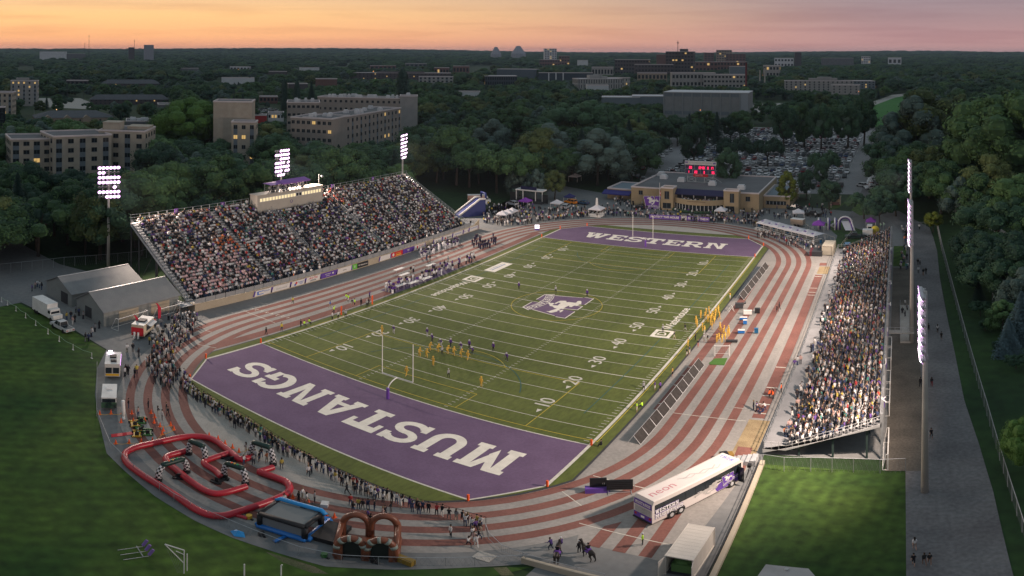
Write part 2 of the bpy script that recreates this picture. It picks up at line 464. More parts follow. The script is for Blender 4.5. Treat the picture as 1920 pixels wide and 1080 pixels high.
struct('sand_pit',MB().sheet([(47.0,38.4),(49.6,38.4),(49.6,44.8),(47.0,44.8)],0.024),SAND)
mb=MB()
for y in(-34.6,-31.5,-28.5,-25.5,-17.3,22,24,27,36):
 mb.sheet([(46.85,y),(48.45,y),(48.45,y+.3),(46.85,y+.3)],0.027)
for y in(-35,-28,-24,-20.5):
 mb.sheet([(33.35,y),(34.75,y),(34.75,y+.25),(33.35,y+.25)],0.027)
for y0,x0,x1 in((-37.3,36.3,46.3),(-33.4,43.8,45.1),(-41.5,-46.2,-36.3)):
 mb.sheet([(x0,y0),(x1,y0),(x1,y0+.12),(x0,y0+.12)],0.027)
mb.sheet(W2((1086,980.5),(1256,1021),(1256,1022.2),(1086,981.7)),0.027)
mb.sheet(W2((1112,891.5),(1222,918),(1222,919.2),(1112,892.6)),0.027)
for(a0,k0,k1)in((205,0,3),(213,3,6),(222,1,4),(196,4,8),(-32,1,4),(28,2,3),(33,1,2),(45,0,6)):
 cyy=-CY if a0>60 or a0<0 else CY
 q=[(R0+k0*LW),(R0+k1*LW)]
 mb.sheet([(q[0]*cos(radians(a0)),cyy+q[0]*sin(radians(a0))),(q[1]*cos(radians(a0)),cyy+q[1]*sin(radians(a0))),(q[1]*cos(radians(a0+.16)),cyy+q[1]*sin(radians(a0+.16))),(q[0]*cos(radians(a0+.16)),cyy+q[0]*sin(radians(a0+.16)))],0.027)
struct('track_marking',mb,LINE)
# -- playing field
def field_outline(xs,ye,r):
 """straight sides at +-xs, ends at +-ye, corners cut by the circle of radius r"""
 pts=[]
 for(sx,sy,a0,a1)in((1,1,1,0),(-1,1,0,1),(-1,-1,1,0),(1,-1,0,1)):
  t0=math.acos(xs/r);t1=math.asin((ye-CY)/r)
  seg=[(sx*r*cos(t0+(t1-t0)*i/8),sy*(CY+r*sin(t0+(t1-t0)*i/8)))for i in range(9)]
  if a0==0:seg=seg[::-1]
  pts+=seg
 return pts
struct('field_apron',MB().sheet(field_outline(31.95,78.2,36.28),0.020),CONC)
fo=field_outline(31.7,71.9,36.0)
struct('curb',MB().prism(field_outline(31.95,72.15,36.25),0.0,0.10),DARK)
struct('turf_field',MB().sheet(fo,0.112),TURF)
ZT=0.112
WX,LY,EY=29.72,50.29,68.58
for sy in(-1,1):
 struct('end_zone',MB().sheet([(-WX,sy*LY),(WX,sy*LY),(WX,sy*61.9),(24.5,sy*EY),(-24.5,sy*EY),(-WX,sy*61.9)],ZT+.004),PTURF)
mb=MB()
def seg(mb,x0,y0,x1,y1,w,z):
 dx,dy=x1-x0,y1-y0
 l=hypot(dx,dy)or 1
 nx,ny=-dy/l*w/2,dx/l*w/2
 mb.sheet([(x0+nx,y0+ny),(x1+nx,y1+ny),(x1-nx,y1-ny),(x0-nx,y0-ny)],z)
yd=0.9144
for k in range(1,22):
 y=-LY+k*5*yd
 mb=MB();seg(mb,-WX+.2,y,WX-.2,y,0.19 if k in(7,9,11,13,15,5)else 0.11,ZT+.004)
 mb.build('yard_line',LINE)['kind']='structure'
mb=MB()
for k in range(1,110):
 if k%5==0:continue
 y=-LY+k*yd
 for sx in(-1,1):
  seg(mb,sx*(WX-.4),y,sx*(WX-1.15),y,0.10,ZT+.004)
  seg(mb,sx*(8.2),y,sx*(7.6),y,0.10,ZT+.004)
for k in range(5,110,5):
 y=-LY+k*yd
 for sx in(-1,1):
  seg(mb,sx*7.9,y-.3,sx*7.9,y+.3,0.12,ZT+.008)
mb.build('hash_mark',LINE)['kind']='structure'
mb=MB()
for sx in(-1,1):
 seg(mb,sx*(WX+.12),-61.9,sx*(WX+.12),61.9,0.42,ZT+.008)
for sy in(-1,1):
 seg(mb,-WX,sy*LY,WX,sy*LY,0.22,ZT+.009)
 seg(mb,-24.5,sy*(EY+.1),24.5,sy*(EY+.1),0.25,ZT+.008)
 for sx in(-1,1):
  seg(mb,sx*24.5,sy*(EY+.05),sx*(WX+.05),sy*61.9,0.25,ZT+.010)
mb.build('boundary_line',LINE)['kind']='structure'
mb=MB()
for sx in(-1,1):
 seg(mb,sx*(WX+.55),-49.2,sx*(WX+.55),49.2,0.13,ZT+.008)
for sy in(-1,1):
 seg(mb,-WX-.5,sy*49.0,WX+.5,sy*49.0,0.13,ZT+.0125)
 for hx,dy in((20.15,16.5),(9.16,5.5)):
  seg(mb,-hx,sy*49.0,-hx,sy*(49-dy),.13,ZT+.0145);seg(mb,hx,sy*49.0,hx,sy*(49-dy),.13,ZT+.0145)
  seg(mb,-hx,sy*(49-dy),hx,sy*(49-dy),.13,ZT+.016)
 a=arc(0,sy*38.0,9.15,217 if sy>0 else 37,323 if sy>0 else 143,20)
 for i in range(20):seg(mb,*a[i],*a[i+1],.13,ZT+.018)
a=arc(0,0,9.15,0,360,40)
for i in range(40):seg(mb,*a[i],*a[i+1],.13,ZT+.018)
mb.build('soccer_line',YLINE)['kind']='structure'
mb=MB()
TEAL=mat('teal_line_paint',(0.03,0.10,0.10),0.9)
for sx in(-1,1):
 seg(mb,sx*25.2,-42,sx*25.2,42,.12,ZT+.02)
for sy in(-1,1):
 a=arc(0,sy*45,15,200 if sy>0 else 20,340 if sy>0 else 160,24)
 for i in range(24):seg(mb,*a[i],*a[i+1],.12,ZT+.022)
mb.build('hockey_line',TEAL)['kind']='structure'
# -- lettering
def rct(x0,y0,x1,y1):return[(x0,y0),(x1,y0),(x1,y1),(x0,y1)]
def rarc(cx,cy,rx,ry,tx,ty,a0,a1,n=14):
 out=[]
 for i in range(n):
  b0=radians(a0+(a1-a0)*i/n);b1=radians(a0+(a1-a0)*(i+1)/n)
  out.append([(cx+rx*cos(b0),cy+ry*sin(b0)),(cx+rx*cos(b1),cy+ry*sin(b1)),(cx+(rx-tx)*cos(b1),cy+(ry-ty)*sin(b1)),(cx+(rx-tx)*cos(b0),cy+(ry-ty)*sin(b0))])
 return('seq',out)
G={'T':(0.92,[rct(0,.78,1,1),rct(0,.6,.15,.78),rct(.85,.6,1,.78),rct(.36,.16,.64,.78),rct(.22,0,.78,.16)]),'M':(1.12,[rct(0,0,.34,.15),rct(.07,.15,.28,.85),rct(0,.85,.3,1),rct(.66,0,1,.15),rct(.72,.15,.93,.85),rct(.7,.85,1,1),[(.28,.85),(.3,1),(.40,1),(.60,.36),(.5,.1)],[(.70,1),(.72,.85),(.5,.1),(.44,.5),(.60,1)]]),'N':(1.0,[rct(0,0,.36,.15),rct(.08,.15,.28,.85),rct(0,.85,.3,1),rct(.62,.85,1,1),rct(.70,.0,.92,.85),[(.28,.85),(.30,1),(.42,1),(.70,.33),(.70,.02)]]),'E':(0.86,[rct(0,0,1,.17),rct(.1,.17,.38,.83),rct(0,.83,1,1),rct(.38,.42,.66,.58),rct(.83,.17,1,.36),rct(.83,.66,1,.83),rct(.58,.34,.7,.42),rct(.58,.58,.7,.66)]),'S':(0.86,[rarc(.5,.705,.5,.295,.25,.17,12,270),rarc(.5,.295,.5,.295,.25,.17,90,-168),rct(.80,.66,1.0,.98),rct(.0,.02,.2,.34)]),'G':(0.96,[rarc(.5,.5,.5,.5,.27,.18,48,300,18),rct(.56,.36,1.0,.52),rct(.72,.06,.94,.36),rct(.76,.64,.96,.96)]),'U':(0.98,[rct(0,.85,.38,1),rct(.62,.85,1,1),rct(.07,.36,.31,.85),rct(.69,.36,.93,.85),rarc(.5,.36,.43,.36,.24,.18,180,360)]),'A':(1.02,[rct(0,0,.36,.14),rct(.62,0,1,.14),[(.08,.14),(.30,.14),(.52,.80),(.40,1),(.36,1)],[(.68,.14),(.92,.14),(.64,1),(.40,1),(.50,.78)],rct(.32,.26,.74,.40)]),'R':(0.98,[rct(0,0,.42,.15),rct(.08,.15,.34,.84),rct(0,.84,.58,1),rct(.34,.38,.58,.52),rarc(.58,.69,.34,.31,.25,.16,-90,90),[(.46,.38),(.72,.40),(.90,.15),(1.0,.15),(1.0,0),(.72,0)]]),'W':(1.24,[rct(0,.85,.32,1),rct(.36,.85,.64,1),rct(.70,.85,1,1),[(.06,.85),(.25,.85),(.36,.32),(.34,0),(.24,0)],[(.24,0.0),(.42,0),(.58,.85),(.42,.85)],[(.44,.85),(.60,.85),(.72,0),(.60,0)],[(.60,0),(.76,0),(.94,.85),(.78,.85)]]),'I':(0.4,[rct(0,0,1,.15),rct(.28,.15,.72,.85),rct(0,.85,1,1)]),'O':(0.98,[rarc(.5,.5,.5,.5,.26,.18,0,360,22)]),'P':(0.9,[rct(0,0,.42,.15),rct(.08,.15,.34,.84),rct(0,.84,.58,1),rct(.34,.36,.58,.50),rarc(.58,.68,.36,.32,.25,.16,-90,90)]),'C':(0.92,[rarc(.5,.5,.5,.5,.27,.18,45,315,18),rct(.76,.64,.96,.96)]),'H':(1.0,[rct(0,0,.36,.15),rct(.64,0,1,.15),rct(0,.85,.36,1),rct(.64,.85,1,1),rct(.08,.15,.3,.85),rct(.7,.15,.92,.85),rct(.3,.42,.7,.58)]),' ':(0.5,[]),}
def slab(mb,text,x0,y0,width,height,T=None,gap=0.12,z=0.0,mi=0,dz=0.0012):
 tot=sum(G[c][0]for c in text)+gap*(len(text)-1)
 k=width/tot
 x=x0
 for c in text:
  w=G[c][0]*k
  i=0
  for poly in G[c][1]:
   if isinstance(poly,tuple):
    for q in poly[1]:
     mb.sheet([(x+p[0]*w,y0+p[1]*height)for p in q],z+i*dz,mi,T)
    i+=1
   else:
    mb.sheet([(x+p[0]*w,y0+p[1]*height)for p in poly],z+i*dz,mi,T);i+=1
  x+=w+gap*k
def textmesh(body,size,m,name='lettering',width=None,parent=None,T=None,extrude=0.0,bold=0.0,align='CENTER',italic=0.0):
 cu=bpy.data.curves.new(name,'FONT')
 cu.body=body;cu.size=size;cu.align_x=align;cu.align_y='CENTER';cu.offset=bold;cu.shear=italic
 cu.resolution_u=2;cu.extrude=extrude
 ob=bpy.data.objects.new(name,cu);COL.objects.link(ob)
 dg=bpy.context.evaluated_depsgraph_get()
 me=bpy.data.meshes.new_from_object(ob.evaluated_get(dg))
 bpy.data.objects.remove(ob)
 me.materials.clear();me.materials.append(m)
 if width:
  xs=[v.co.x for v in me.vertices]
  if xs:
   k=width/(max(xs)-min(xs))
   for v in me.vertices:v.co.x*=k
 if T is not None:me.transform(T)
 o=bpy.data.objects.new(name,me);COL.objects.link(o)
 if parent is not None:o.parent=parent
 return o
def FR(ox,oy,z,ax,ay,bx,by):
 return Matrix(((ax,bx,0,ox),(ay,by,0,oy),(0,0,ax*by-ay*bx,z),(0,0,0,1)))
LETTER=mat('painted_letters',(0.66,0.62,0.54),0.9,var=0.08,scale=1.0)
mb=MB();slab(mb,'MUSTANGS',-24.2,0,48.4,6.3,FR(0,-55.9,ZT+.008,-1,0,0,-1))
struct('end_zone_lettering',mb,LETTER)
mb=MB();slab(mb,'WESTERN',-20.6,0,40.9,5.7,FR(0,56.1,ZT+.008,1,0,0,1))
struct('end_zone_lettering',mb,LETTER)
for k in range(1,11):
 y=-LY+k*10*yd
 n=min(k,11-k)*10
 for sx in(-1,1):
  T=FR(sx*19.0,y,ZT+.010,0,sx,-sx,0)
  o=textmesh(str(n),3.3,LINE,'yard_number',T=T,bold=0.02);o['kind']='structure'
  d=-1 if y<0 else 1
  struct('number_arrow',MB().sheet([(sx*18.9,y+d*2.3),(sx*19.7,y+d*2.3),(sx*19.3,y+d*3.4)],ZT+.010),LINE)
WO=[(90,110),(462,110),(468,300),(540,300),(548,110),(725,110),(772,345),(815,345),(815,110),(1185,110),(1185,280),(1150,310),(1045,760),(1095,795),(1030,925),(1010,950),(705,950),(680,835),(595,835),(570,950),(255,950),(240,925),(175,795),(220,765),(120,300),(90,280)]
HORSE=[(290,245),(330,215),(400,190),(450,160),(470,190),(520,190),(570,205),(545,230),(590,250),(650,250),(655,290),(600,310),(620,325),(700,335),(770,335),(840,380),(870,350),(850,300),(880,290),(970,295),(960,320),(890,325),(900,380),(950,360),(1045,405),(1060,440),(1045,465),(1025,530),(1010,480),(930,465),(835,425),(820,480),(760,545),(760,600),(720,620),(650,680),(600,690),(600,660),(650,640),(600,640),(600,590),(700,580),(685,490),(600,500),(540,500),(530,550),(600,550),(630,575),(580,588),(500,580),(430,565),(395,490),(400,460),(460,440),(430,400),(418,290),(380,280),(330,298),(300,280)]
def emblem(T,width,parent=None,z=0.0,kind=None,mw=None,mp=None,dz=0.004):
 """purple W with a white running horse and a ribbon, in local x (width) and y (up)"""
 mw=mw or LETTER;mp=mp or PTURF
 k=width/1095
 f=lambda pts,s=1.0:[((x-638)*k*s,((530-y))*k*s)for x,y in pts]
 a=MB()
 a.sheet([((x-638)*k+(18*k if x>638 else-18*k),(530-y)*k+(18*k if y<530 else-18*k))for x,y in WO],z,0,T)
 o1=a.build('emblem_outline',mw,parent)
 a=MB();a.sheet(f(WO),z+dz,0,T)
 o2=a.build('emblem_letter',mp,parent)
 a=MB();a.sheet(f(HORSE),z+2*dz,0,T)
 rib=[]
 for i in range(12):
  t0,t1=-1+i/6,-1+(i+1)/6
  yy=lambda t,b:690+b+105*t*t
  for b0,b1 in((0,12),(140,152)):
   a.sheet(f([(635+440*t0*(1-b0*.0004),yy(t0,b0)),(635+440*t1*(1-b0*.0004),yy(t1,b0)),(635+440*t1*(1-b0*.0004),yy(t1,b1)),(635+440*t0*(1-b0*.0004),yy(t0,b1))]),z+3*dz,0,T)
 word='MUSTANGS'
 for i,c in enumerate(word):
  t=-0.84+i*1.68/7
  cx,cy=635+440*t,690+80+105*t*t
  ang=-math.atan(210*t/440)
  M2=T@Matrix.Translation(((cx-638)*k,(530-cy)*k,z+3*dz))@Matrix.Rotation(ang,4,'Z')if T is not None else None
  slab(a,c,-42*k,-50*k,84*k,100*k,M2,dz=0.0008)
 o3=a.build('emblem_horse',mw,parent)
 for o in(o1,o2,o3):
  if kind:o['kind']=kind
emblem(FR(-0.2,0.35,ZT+.024,0,-1,1,0),13.2,kind='structure')
for(ox,oy,s,ln)in((24.7,-7.2,1,1),(-24.6,7.0,-1,1)):
 T=FR(ox,oy,ZT+.024,0,s,-s,0)
 a=MB()
 a.sheet([(-1.9,-1.8),(1.9,-1.8),(1.9,1.8),(-1.9,1.8)],0,0,T)
 struct('sponsor_mark',a,LETTER)
 a=MB();a.sheet([(-1.2,-1.1),(1.2,-1.1),(1.2,1.1),(-1.2,1.1)],0.004,0,T);struct('sponsor_mark',a,TURF)
 o=textmesh('D',2.3,LETTER,'sponsor_lettering',T=T@Matrix.Translation((0,0,.008)),bold=.05);o['kind']='structure'
 o=textmesh('Waterhouse',2.6,LETTER,'sponsor_lettering',T=T@Matrix.Translation((8.9,0,0)),width=12.6,bold=.03);o['kind']='structure'
a=MB();T=FR(-24.8,18.4,ZT+.024,0,-1,1,0)
a.sheet([(-4.2,-1.5),(4.2,-1.5),(4.2,1.5),(-4.2,1.5)],0,0,T);struct('sponsor_banner',a,LETTER)
SB=mat('sponsor_blue',(0.05,0.12,0.35))
a=MB()
for i in range(16):a.sheet([(-3.1+i*.39,-.18),(-2.86+i*.39,-.18),(-2.76+i*.39,.22),(-3.0+i*.39,.22)],0.006,0,T)
for i in range(20):a.sheet([(-2.9+i*.29,-.75),(-2.72+i*.29,-.75),(-2.72+i*.29,-.6),(-2.9+i*.29,-.6)],0.006,0,T)
struct('sponsor_print',a,SB)
for i in range(8):textmesh('12345678'[i],1.15,LINE,'lane_number',T=FR(-(36.95+1.245*i),-37.6-i*.25,.030,-1,0,0,-1),bold=.02)
TF=bpy.data.objects['turf_field'];RT=bpy.data.objects['running_track']
for o in list(COL.objects):
 b_=o.name.split('.')[0]
 if b_ in('yard_line','hash_mark','boundary_line','soccer_line','hockey_line','end_zone','end_zone_lettering','yard_number','number_arrow','emblem_outline','emblem_letter','emblem_horse','sponsor_mark','sponsor_lettering','sponsor_banner','sponsor_print'):o.parent=TF
 elif b_ in('red_lane','runway','track_marking','lane_number'):o.parent=RT
 else:continue
 if 'kind' in o:del o['kind']
# -- people: low meshes for the seated masses, shaped bodies for the rest
SHIRTS=[((0.012,0.012,0.016),34),((0.50,0.48,0.47),26),((0.10,0.05,0.19),4),((0.16,0.16,0.17),10),((0.03,0.04,0.09),7),((0.33,0.22,0.20),5),((0.30,0.03,0.03),3),((0.45,0.16,0.07),1),((0.05,0.16,0.14),2),((0.40,0.30,0.06),2)]
PANTS=[((0.012,0.014,0.022),45),((0.03,0.05,0.10),25),((0.30,0.27,0.22),12),((0.10,0.10,0.10),10),((0.50,0.48,0.45),6)]
SKINS=[(0.36,0.23,0.18),(0.30,0.19,0.14),(0.20,0.12,0.08),(0.09,0.055,0.035)]
HAIRS=[(0.010,0.007,0.006),(0.014,0.010,0.008),(0.035,0.022,0.014),(0.15,0.10,0.05)]
def pick(tbl):
 t=R.random()*sum(w for _,w in tbl)
 for c,w in tbl:
  t-=w
  if t<=0:return c
 return tbl[0][0]
def lowbox(c0,d0,c1,d1):
 """tapered box between two levels; d = (dx, dy) half sizes"""
 x0,y0,z0=c0;x1,y1,z1=c1
 v=[(x0-d0[0],y0-d0[1],z0),(x0+d0[0],y0-d0[1],z0),(x0+d0[0],y0+d0[1],z0),(x0-d0[0],y0+d0[1],z0),(x1-d1[0],y1-d1[1],z1),(x1+d1[0],y1-d1[1],z1),(x1+d1[0],y1+d1[1],z1),(x1-d1[0],y1+d1[1],z1)]
 f=[(4,5,6,7),(0,1,5,4),(1,2,6,5),(2,3,7,6),(3,0,4,7)]
 return v,f
def low_person(kind):
 V=[];F=[];C=[]
 def put(vf,c):
  v,f=vf;o=len(V)
  V.extend(v);F.extend([tuple(i+o for i in g)for g in f]);C.extend([c]*len(v))
 if kind=='sit':
  put(lowbox((0,0.0,0.40),(.17,.12),(0,.0,.52),(.17,.13)),1)
  for s in(-.09,.09):
   put(([(s-.07,0,.42),(s+.07,0,.42),(s+.06,.45,.42),(s-.06,.45,.42),(s-.07,0,.56),(s+.07,0,.56),(s+.06,.45,.52),(s-.06,.45,.52)],[(4,5,6,7),(0,1,5,4),(1,2,6,5),(2,3,7,6),(3,0,4,7)]),1)
   put(lowbox((s,.44,0.0),(.05,.08),(s,.42,.45),(.06,.06)),1)
  put(lowbox((0,0,.5),(.16,.11),(0,.05,.92),(.22,.13)),0)
  put(lowbox((0,.05,.92),(.22,.13),(0,.05,1.0),(.08,.07)),0)
  for s in(-.24,.24):
   put(lowbox((s,.26,.55),(.05,.07),(s*.95,.05,.92),(.05,.06)),0)
  hz=1.0;hy=.07
 elif kind=='up':
  hz=1.46;hy=.02
  for s in(-.09,.09):
   put(lowbox((s,0,0),(.05,.08),(s,0,.45),(.06,.06)),1);put(lowbox((s,0,.45),(.06,.06),(s,0,.9),(.085,.09)),1)
  put(lowbox((0,0,.85),(.16,.11),(0,0,1.38),(.21,.13)),0)
  put(lowbox((0,0,1.38),(.21,.13),(0,0,1.46),(.07,.06)),0)
  for s in(-1,1):
   put(lowbox((s*.22,0,1.34),(.05,.05),(s*.30,.08,1.62),(.045,.045)),0);put(lowbox((s*.30,.08,1.62),(.04,.04),(s*.24,.12,1.90),(.035,.035)),2)
 else:
  hz=1.46;hy=.02
  for s,dy in((-.10,.06),(.10,-.06)):
   put(lowbox((s,dy,0),(.05,.09),(s,dy*.5,.45),(.06,.06)),1);put(lowbox((s,dy*.5,.45),(.06,.06),(s,0,.9),(.085,.09)),1)
  put(lowbox((0,0,.85),(.16,.11),(0,0,1.38),(.21,.13)),0)
  put(lowbox((0,0,1.38),(.21,.13),(0,0,1.46),(.07,.06)),0)
  for s in(-1,1):
   put(lowbox((s*.27,.10,.95),(.04,.045),(s*.25,0,1.38),(.05,.06)),0)
   put(lowbox((s*.22,.24,1.02),(.04,.05),(s*.26,.10,1.0),(.04,.04)),2)
 b=MB();b.ball((0,hy,hz+.14),.105,6,4,sz=1.2)
 o=len(V);V.extend(b.v);F.extend([tuple(i+o for i in g)for g in b.f])
 C.extend([3 if(p[2]>hz+.19 or p[1]<hy-.03)else 2 for p in b.v])
 return np.array(V,float),F,np.array(C)
LOWP={k:low_person(k)for k in('sit','stand','up')}
CROWDM=attr_mat('crowd_clothes','Col')
def build_mass(name,people,label,cat='crowd'):
 """people: (x, y, z, facing, kind, shirt, pants, height scale). One joined real mesh of full figures with per-person colours."""
 vs=[];cols=[];loops=[];starts=[];tot=[]
 off=0;lo=0
 for(x,y,z,rz,kind,sh,pa,sc)in people:
  V,F,C=LOWP[kind]
  c,s=cos(rz),sin(rz)
  W=np.empty_like(V)
  W[:,0]=x+(V[:,0]*c-V[:,1]*s)*sc;W[:,1]=y+(V[:,0]*s+V[:,1]*c)*sc;W[:,2]=z+V[:,2]*sc
  k=R.uniform(.8,1.2)
  pal=np.array([tuple(q*k for q in sh),pa,R.choice(SKINS),R.choice(HAIRS),(.1,.1,.1)])
  vs.append(W);cols.append(pal[C])
  for f in F:
   starts.append(lo);tot.append(len(f));loops.extend([i+off for i in f]);lo+=len(f)
  off+=len(V)
 if not vs:return None
 me=bpy.data.meshes.new(name)
 V=np.concatenate(vs);Cc=np.concatenate(cols)
 me.vertices.add(len(V));me.vertices.foreach_set('co',V.ravel())
 me.loops.add(len(loops));me.loops.foreach_set('vertex_index',loops)
 me.polygons.add(len(starts));me.polygons.foreach_set('loop_start',starts)
 me.update(calc_edges=True)
 at=me.color_attributes.new('Col','FLOAT_COLOR','POINT')
 at.data.foreach_set('color',np.c_[Cc,np.ones(len(Cc))].ravel())
 me.materials.append(CROWDM)
 me.validate()
 o=bpy.data.objects.new(name,me);COL.objects.link(o)
 return tag(o,label,cat,kind='stuff')
def body_mesh(name,pose,bulk=1.0):
 g=lambda k,d:pose.get(k,d)
 lean=g('lean',0.0);low=g('low',0.0)
 ph=0.93-low
 pel=Vector((0,0,ph))
 ch=pel+Vector((0,sin(lean)*.36,cos(lean)*.36))
 nk=ch+Vector((0,sin(lean)*.20,cos(lean)*.20))
 hl=g('head',lean*.3)
 hd=nk+Vector((0,sin(hl)*.13+.015,cos(hl)*.13))
 ht=hd+Vector((0,sin(hl)*.09,cos(hl)*.09))
 J=[('pel',pel,.135,None,'P'),('ch',ch,.150*bulk,'pel','S'),('nk',nk-Vector((0,0,.02)),.060,'ch','S'),('hd',hd,.088,'nk','K'),('ht',ht,.078,'hd','K')]
 for sd,s in(('L',-1),('R',1)):
  sh=ch+Vector((s*.17*bulk,0,.09))
  a=g('arm'+sd,(0.15,0.1,0.3,0.1))
  d1=Vector((s*sin(a[1]),sin(a[0])*cos(a[1]),-cos(a[0])*cos(a[1])))
  d2=Vector((s*sin(a[3]),sin(a[2])*cos(a[3]),-cos(a[2])*cos(a[3])))
  el=sh+d1*.28;wr=el+d2*.25;hn=wr+d2*.10
  J+=[('sh'+sd,sh,.066*bulk,'ch','S'),('el'+sd,el,.044,'sh'+sd,'S'),('wr'+sd,wr,.030,'el'+sd,'A'),('hn'+sd,hn,.036,'wr'+sd,'K')]
  hp=pel+Vector((s*.09,0,-.05))
  l=g('leg'+sd,(0.0,0.06,0.0))
  d1=Vector((s*sin(l[1]),sin(l[0]),-cos(l[0])*cos(l[1]))).normalized()
  d2=Vector((s*sin(l[1])*.5,sin(l[2]),-cos(l[2]))).normalized()
  kn=hp+d1*.42;an=kn+d2*.40;to=an+Vector((0,.15,-.02))
  J+=[('hp'+sd,hp,.092,'pel','P'),('kn'+sd,kn,.060,'hp'+sd,'P'),('an'+sd,an,.042,'kn'+sd,'L'),('to'+sd,to,.040,'an'+sd,'F')]
 idx={j[0]:i for i,j in enumerate(J)}
 me=bpy.data.meshes.new('tmp')
 me.from_pydata([tuple(j[1])for j in J],[(idx[j[3]],i)for i,j in enumerate(J)if j[3]],[])
 ob=bpy.data.objects.new('tmp',me);COL.objects.link(ob)
 md=ob.modifiers.new('s','SKIN');md.use_smooth_shade=True
 sv=me.skin_vertices[0].data
 for i,j in enumerate(J):
  rr=j[2]
  sv[i].radius=(rr*(1.15 if j[0]in('pel','ch')else 1),rr*(0.78 if j[0]in('pel','ch')else 1))
  sv[i].use_root=(j[0]=='pel')
 sb=ob.modifiers.new('d','SUBSURF');sb.levels=1;sb.render_levels=1
 dg=bpy.context.evaluated_depsgraph_get()
 out=bpy.data.meshes.new_from_object(ob.evaluated_get(dg))
 bpy.data.objects.remove(ob)
 out.name=name
 segs=[(np.array(j[1]),np.array(J[idx[j[3]]][1]),j[4])for j in J if j[3]]
 co=np.array([p.center[:]for p in out.polygons])
 best=np.full(len(co),1e9);lab=np.zeros(len(co),int)
 code={'S':0,'A':1,'P':2,'L':3,'K':4,'F':5}
 for a,b,c in segs:
  ab=a-b;t=np.clip(((co-b)@ab)/max(1e-9,ab@ab),0,1)
  d=np.linalg.norm(co-(b+t[:,None]*ab),axis=1)
  w=d<best;best[w]=d[w];lab[w]=code[c]
 zmin=min(v.co.z for v in out.vertices)
 for v in out.vertices:v.co.z-=zmin
 out.polygons.foreach_set('use_smooth',[True]*len(out.polygons))
 hc=tuple(hd+Vector((0,0,.03-zmin)))
 return out,lab,hc,tuple(ht+Vector((0,0,-zmin)))
SHIRTM=attr_mat('clothing_top','object_color')
PANTSM=attr_mat('clothing_bottom','pants','OBJECT')
SKINM=attr_mat('skin_tone','skin','OBJECT',rough=0.6)
SHOEM=mat('shoe',(0.25,0.25,0.25),0.7)
HAIRM=attr_mat('hair_tone','object_color_hair' if False else 'object_color')
OUT={'long':[0,0,1,1,2,3],'tee':[0,2,1,1,2,3],'shorts':[0,2,1,2,2,3],'dress':[0,0,1,1,2,3]}
POSES={'stand':dict(legL=(0.03,.08,0),legR=(-.03,.08,0)),'walk':dict(legL=(.38,.03,-.05),legR=(-.25,.03,-.55),armL=(-.35,.1,-.1,.05),armR=(.4,.1,.8,.05)),'run':dict(legL=(.75,.03,-.1),legR=(-.35,.03,-1.2),armL=(-.7,.15,.4,.1),armR=(.7,.15,1.8,.1),lean=.15),'rail':dict(lean=.22,armL=(.9,.2,1.3,.0),armR=(.9,.2,1.3,.0),legL=(.05,.08,0),legR=(-.08,.10,-.1),head=.0),'cheer':dict(armL=(2.6,.3,2.9,.1),armR=(2.4,.35,2.8,.1)),'folded':dict(armL=(.35,.25,1.4,-.9),armR=(.35,.25,1.4,-.9),legL=(0,.14,0),legR=(0,.14,0)),'crouch':dict(low=.22,lean=.75,legL=(.85,.18,-.55),legR=(.55,.18,-.75),armL=(1.0,.15,.9,.05),armR=(1.0,.15,1.2,.05),head=-.1),'ready':dict(low=.08,lean=.35,legL=(.5,.2,-.3),legR=(.35,.2,-.45),armL=(.4,.25,1.2,.1),armR=(.4,.25,1.2,.1),head=.0),'sit':dict(low=.48,legL=(1.45,.12,.05),legR=(1.45,.12,.05),armL=(.5,.15,1.2,.0),armR=(.5,.15,1.2,.0),lean=.12),'ride':dict(low=.0,legL=(.95,.55,.1),legR=(.95,.55,.1),armL=(.5,.1,1.3,-.1),armR=(.5,.1,1.3,-.1)),}
_BODY={}
def get_body(pose,outfit,bulk=1.0):
 key=(pose,outfit,bulk)
 if key not in _BODY:
  me,lab,hc,ht=body_mesh('body_'+pose,POSES[pose],bulk)
  me.materials.clear()
  for mm in(SHIRTM,PANTSM,SKINM,SHOEM):me.materials.append(mm)
  me.polygons.foreach_set('material_index',np.array(OUT[outfit])[lab].tolist())
  _BODY[key]=(me,hc)
 return _BODY[key]
_hb=MB();_hb.ball((0,-.012,.03),.102,9,6,sz=1.12)
HAIR_SHORT=MB()
HAIR_SHORT.ball((0,-.018,.035),.100,9,6,sz=1.05)
HAIR_SHORT=HAIR_SHORT.mesh('hair',HAIRM,True)
_h=MB();_h.ball((0,-.022,.03),.106,9,6,sz=1.1);_h.add([(-.09,-.05,.02),(.09,-.05,.02),(.075,-.12,-.02),(-.075,-.12,-.02),(-.08,-.06,-.30),(.08,-.06,-.30),(.06,-.11,-.30),(-.06,-.11,-.30)],[(0,1,5,4),(1,2,6,5),(2,3,7,6),(3,0,4,7),(4,5,6,7),(0,3,2,1)])
HAIR_LONG=_h.mesh('hair',HAIRM,True)
_h=MB();_h.ball((0,0.0,.02),.150,10,7,sz=1.05);_h.tube([(-.10,.12,-.05),(0,.17,-.06),(.10,.12,-.05)],.012,4);_h.tube([(-.10,.12,-.0),(0,.175,0.0),(.10,.12,-.0)],.012,4)
HELMET=_h.mesh('helmet',HAIRM,True)
_h=MB();_h.ball((0,-.01,.05),.108,9,6,sz=.95);_h.cyl(0,.07,.045,.06,.085,8)
CAPM=_h.mesh('cap',HAIRM,True)
_nose=MB();_nose.add([(-.014,.088,-.01),(.014,.088,-.01),(0,.118,-.015),(0,.085,.035)],[(0,1,2),(1,3,2),(3,0,2)])
CN={}
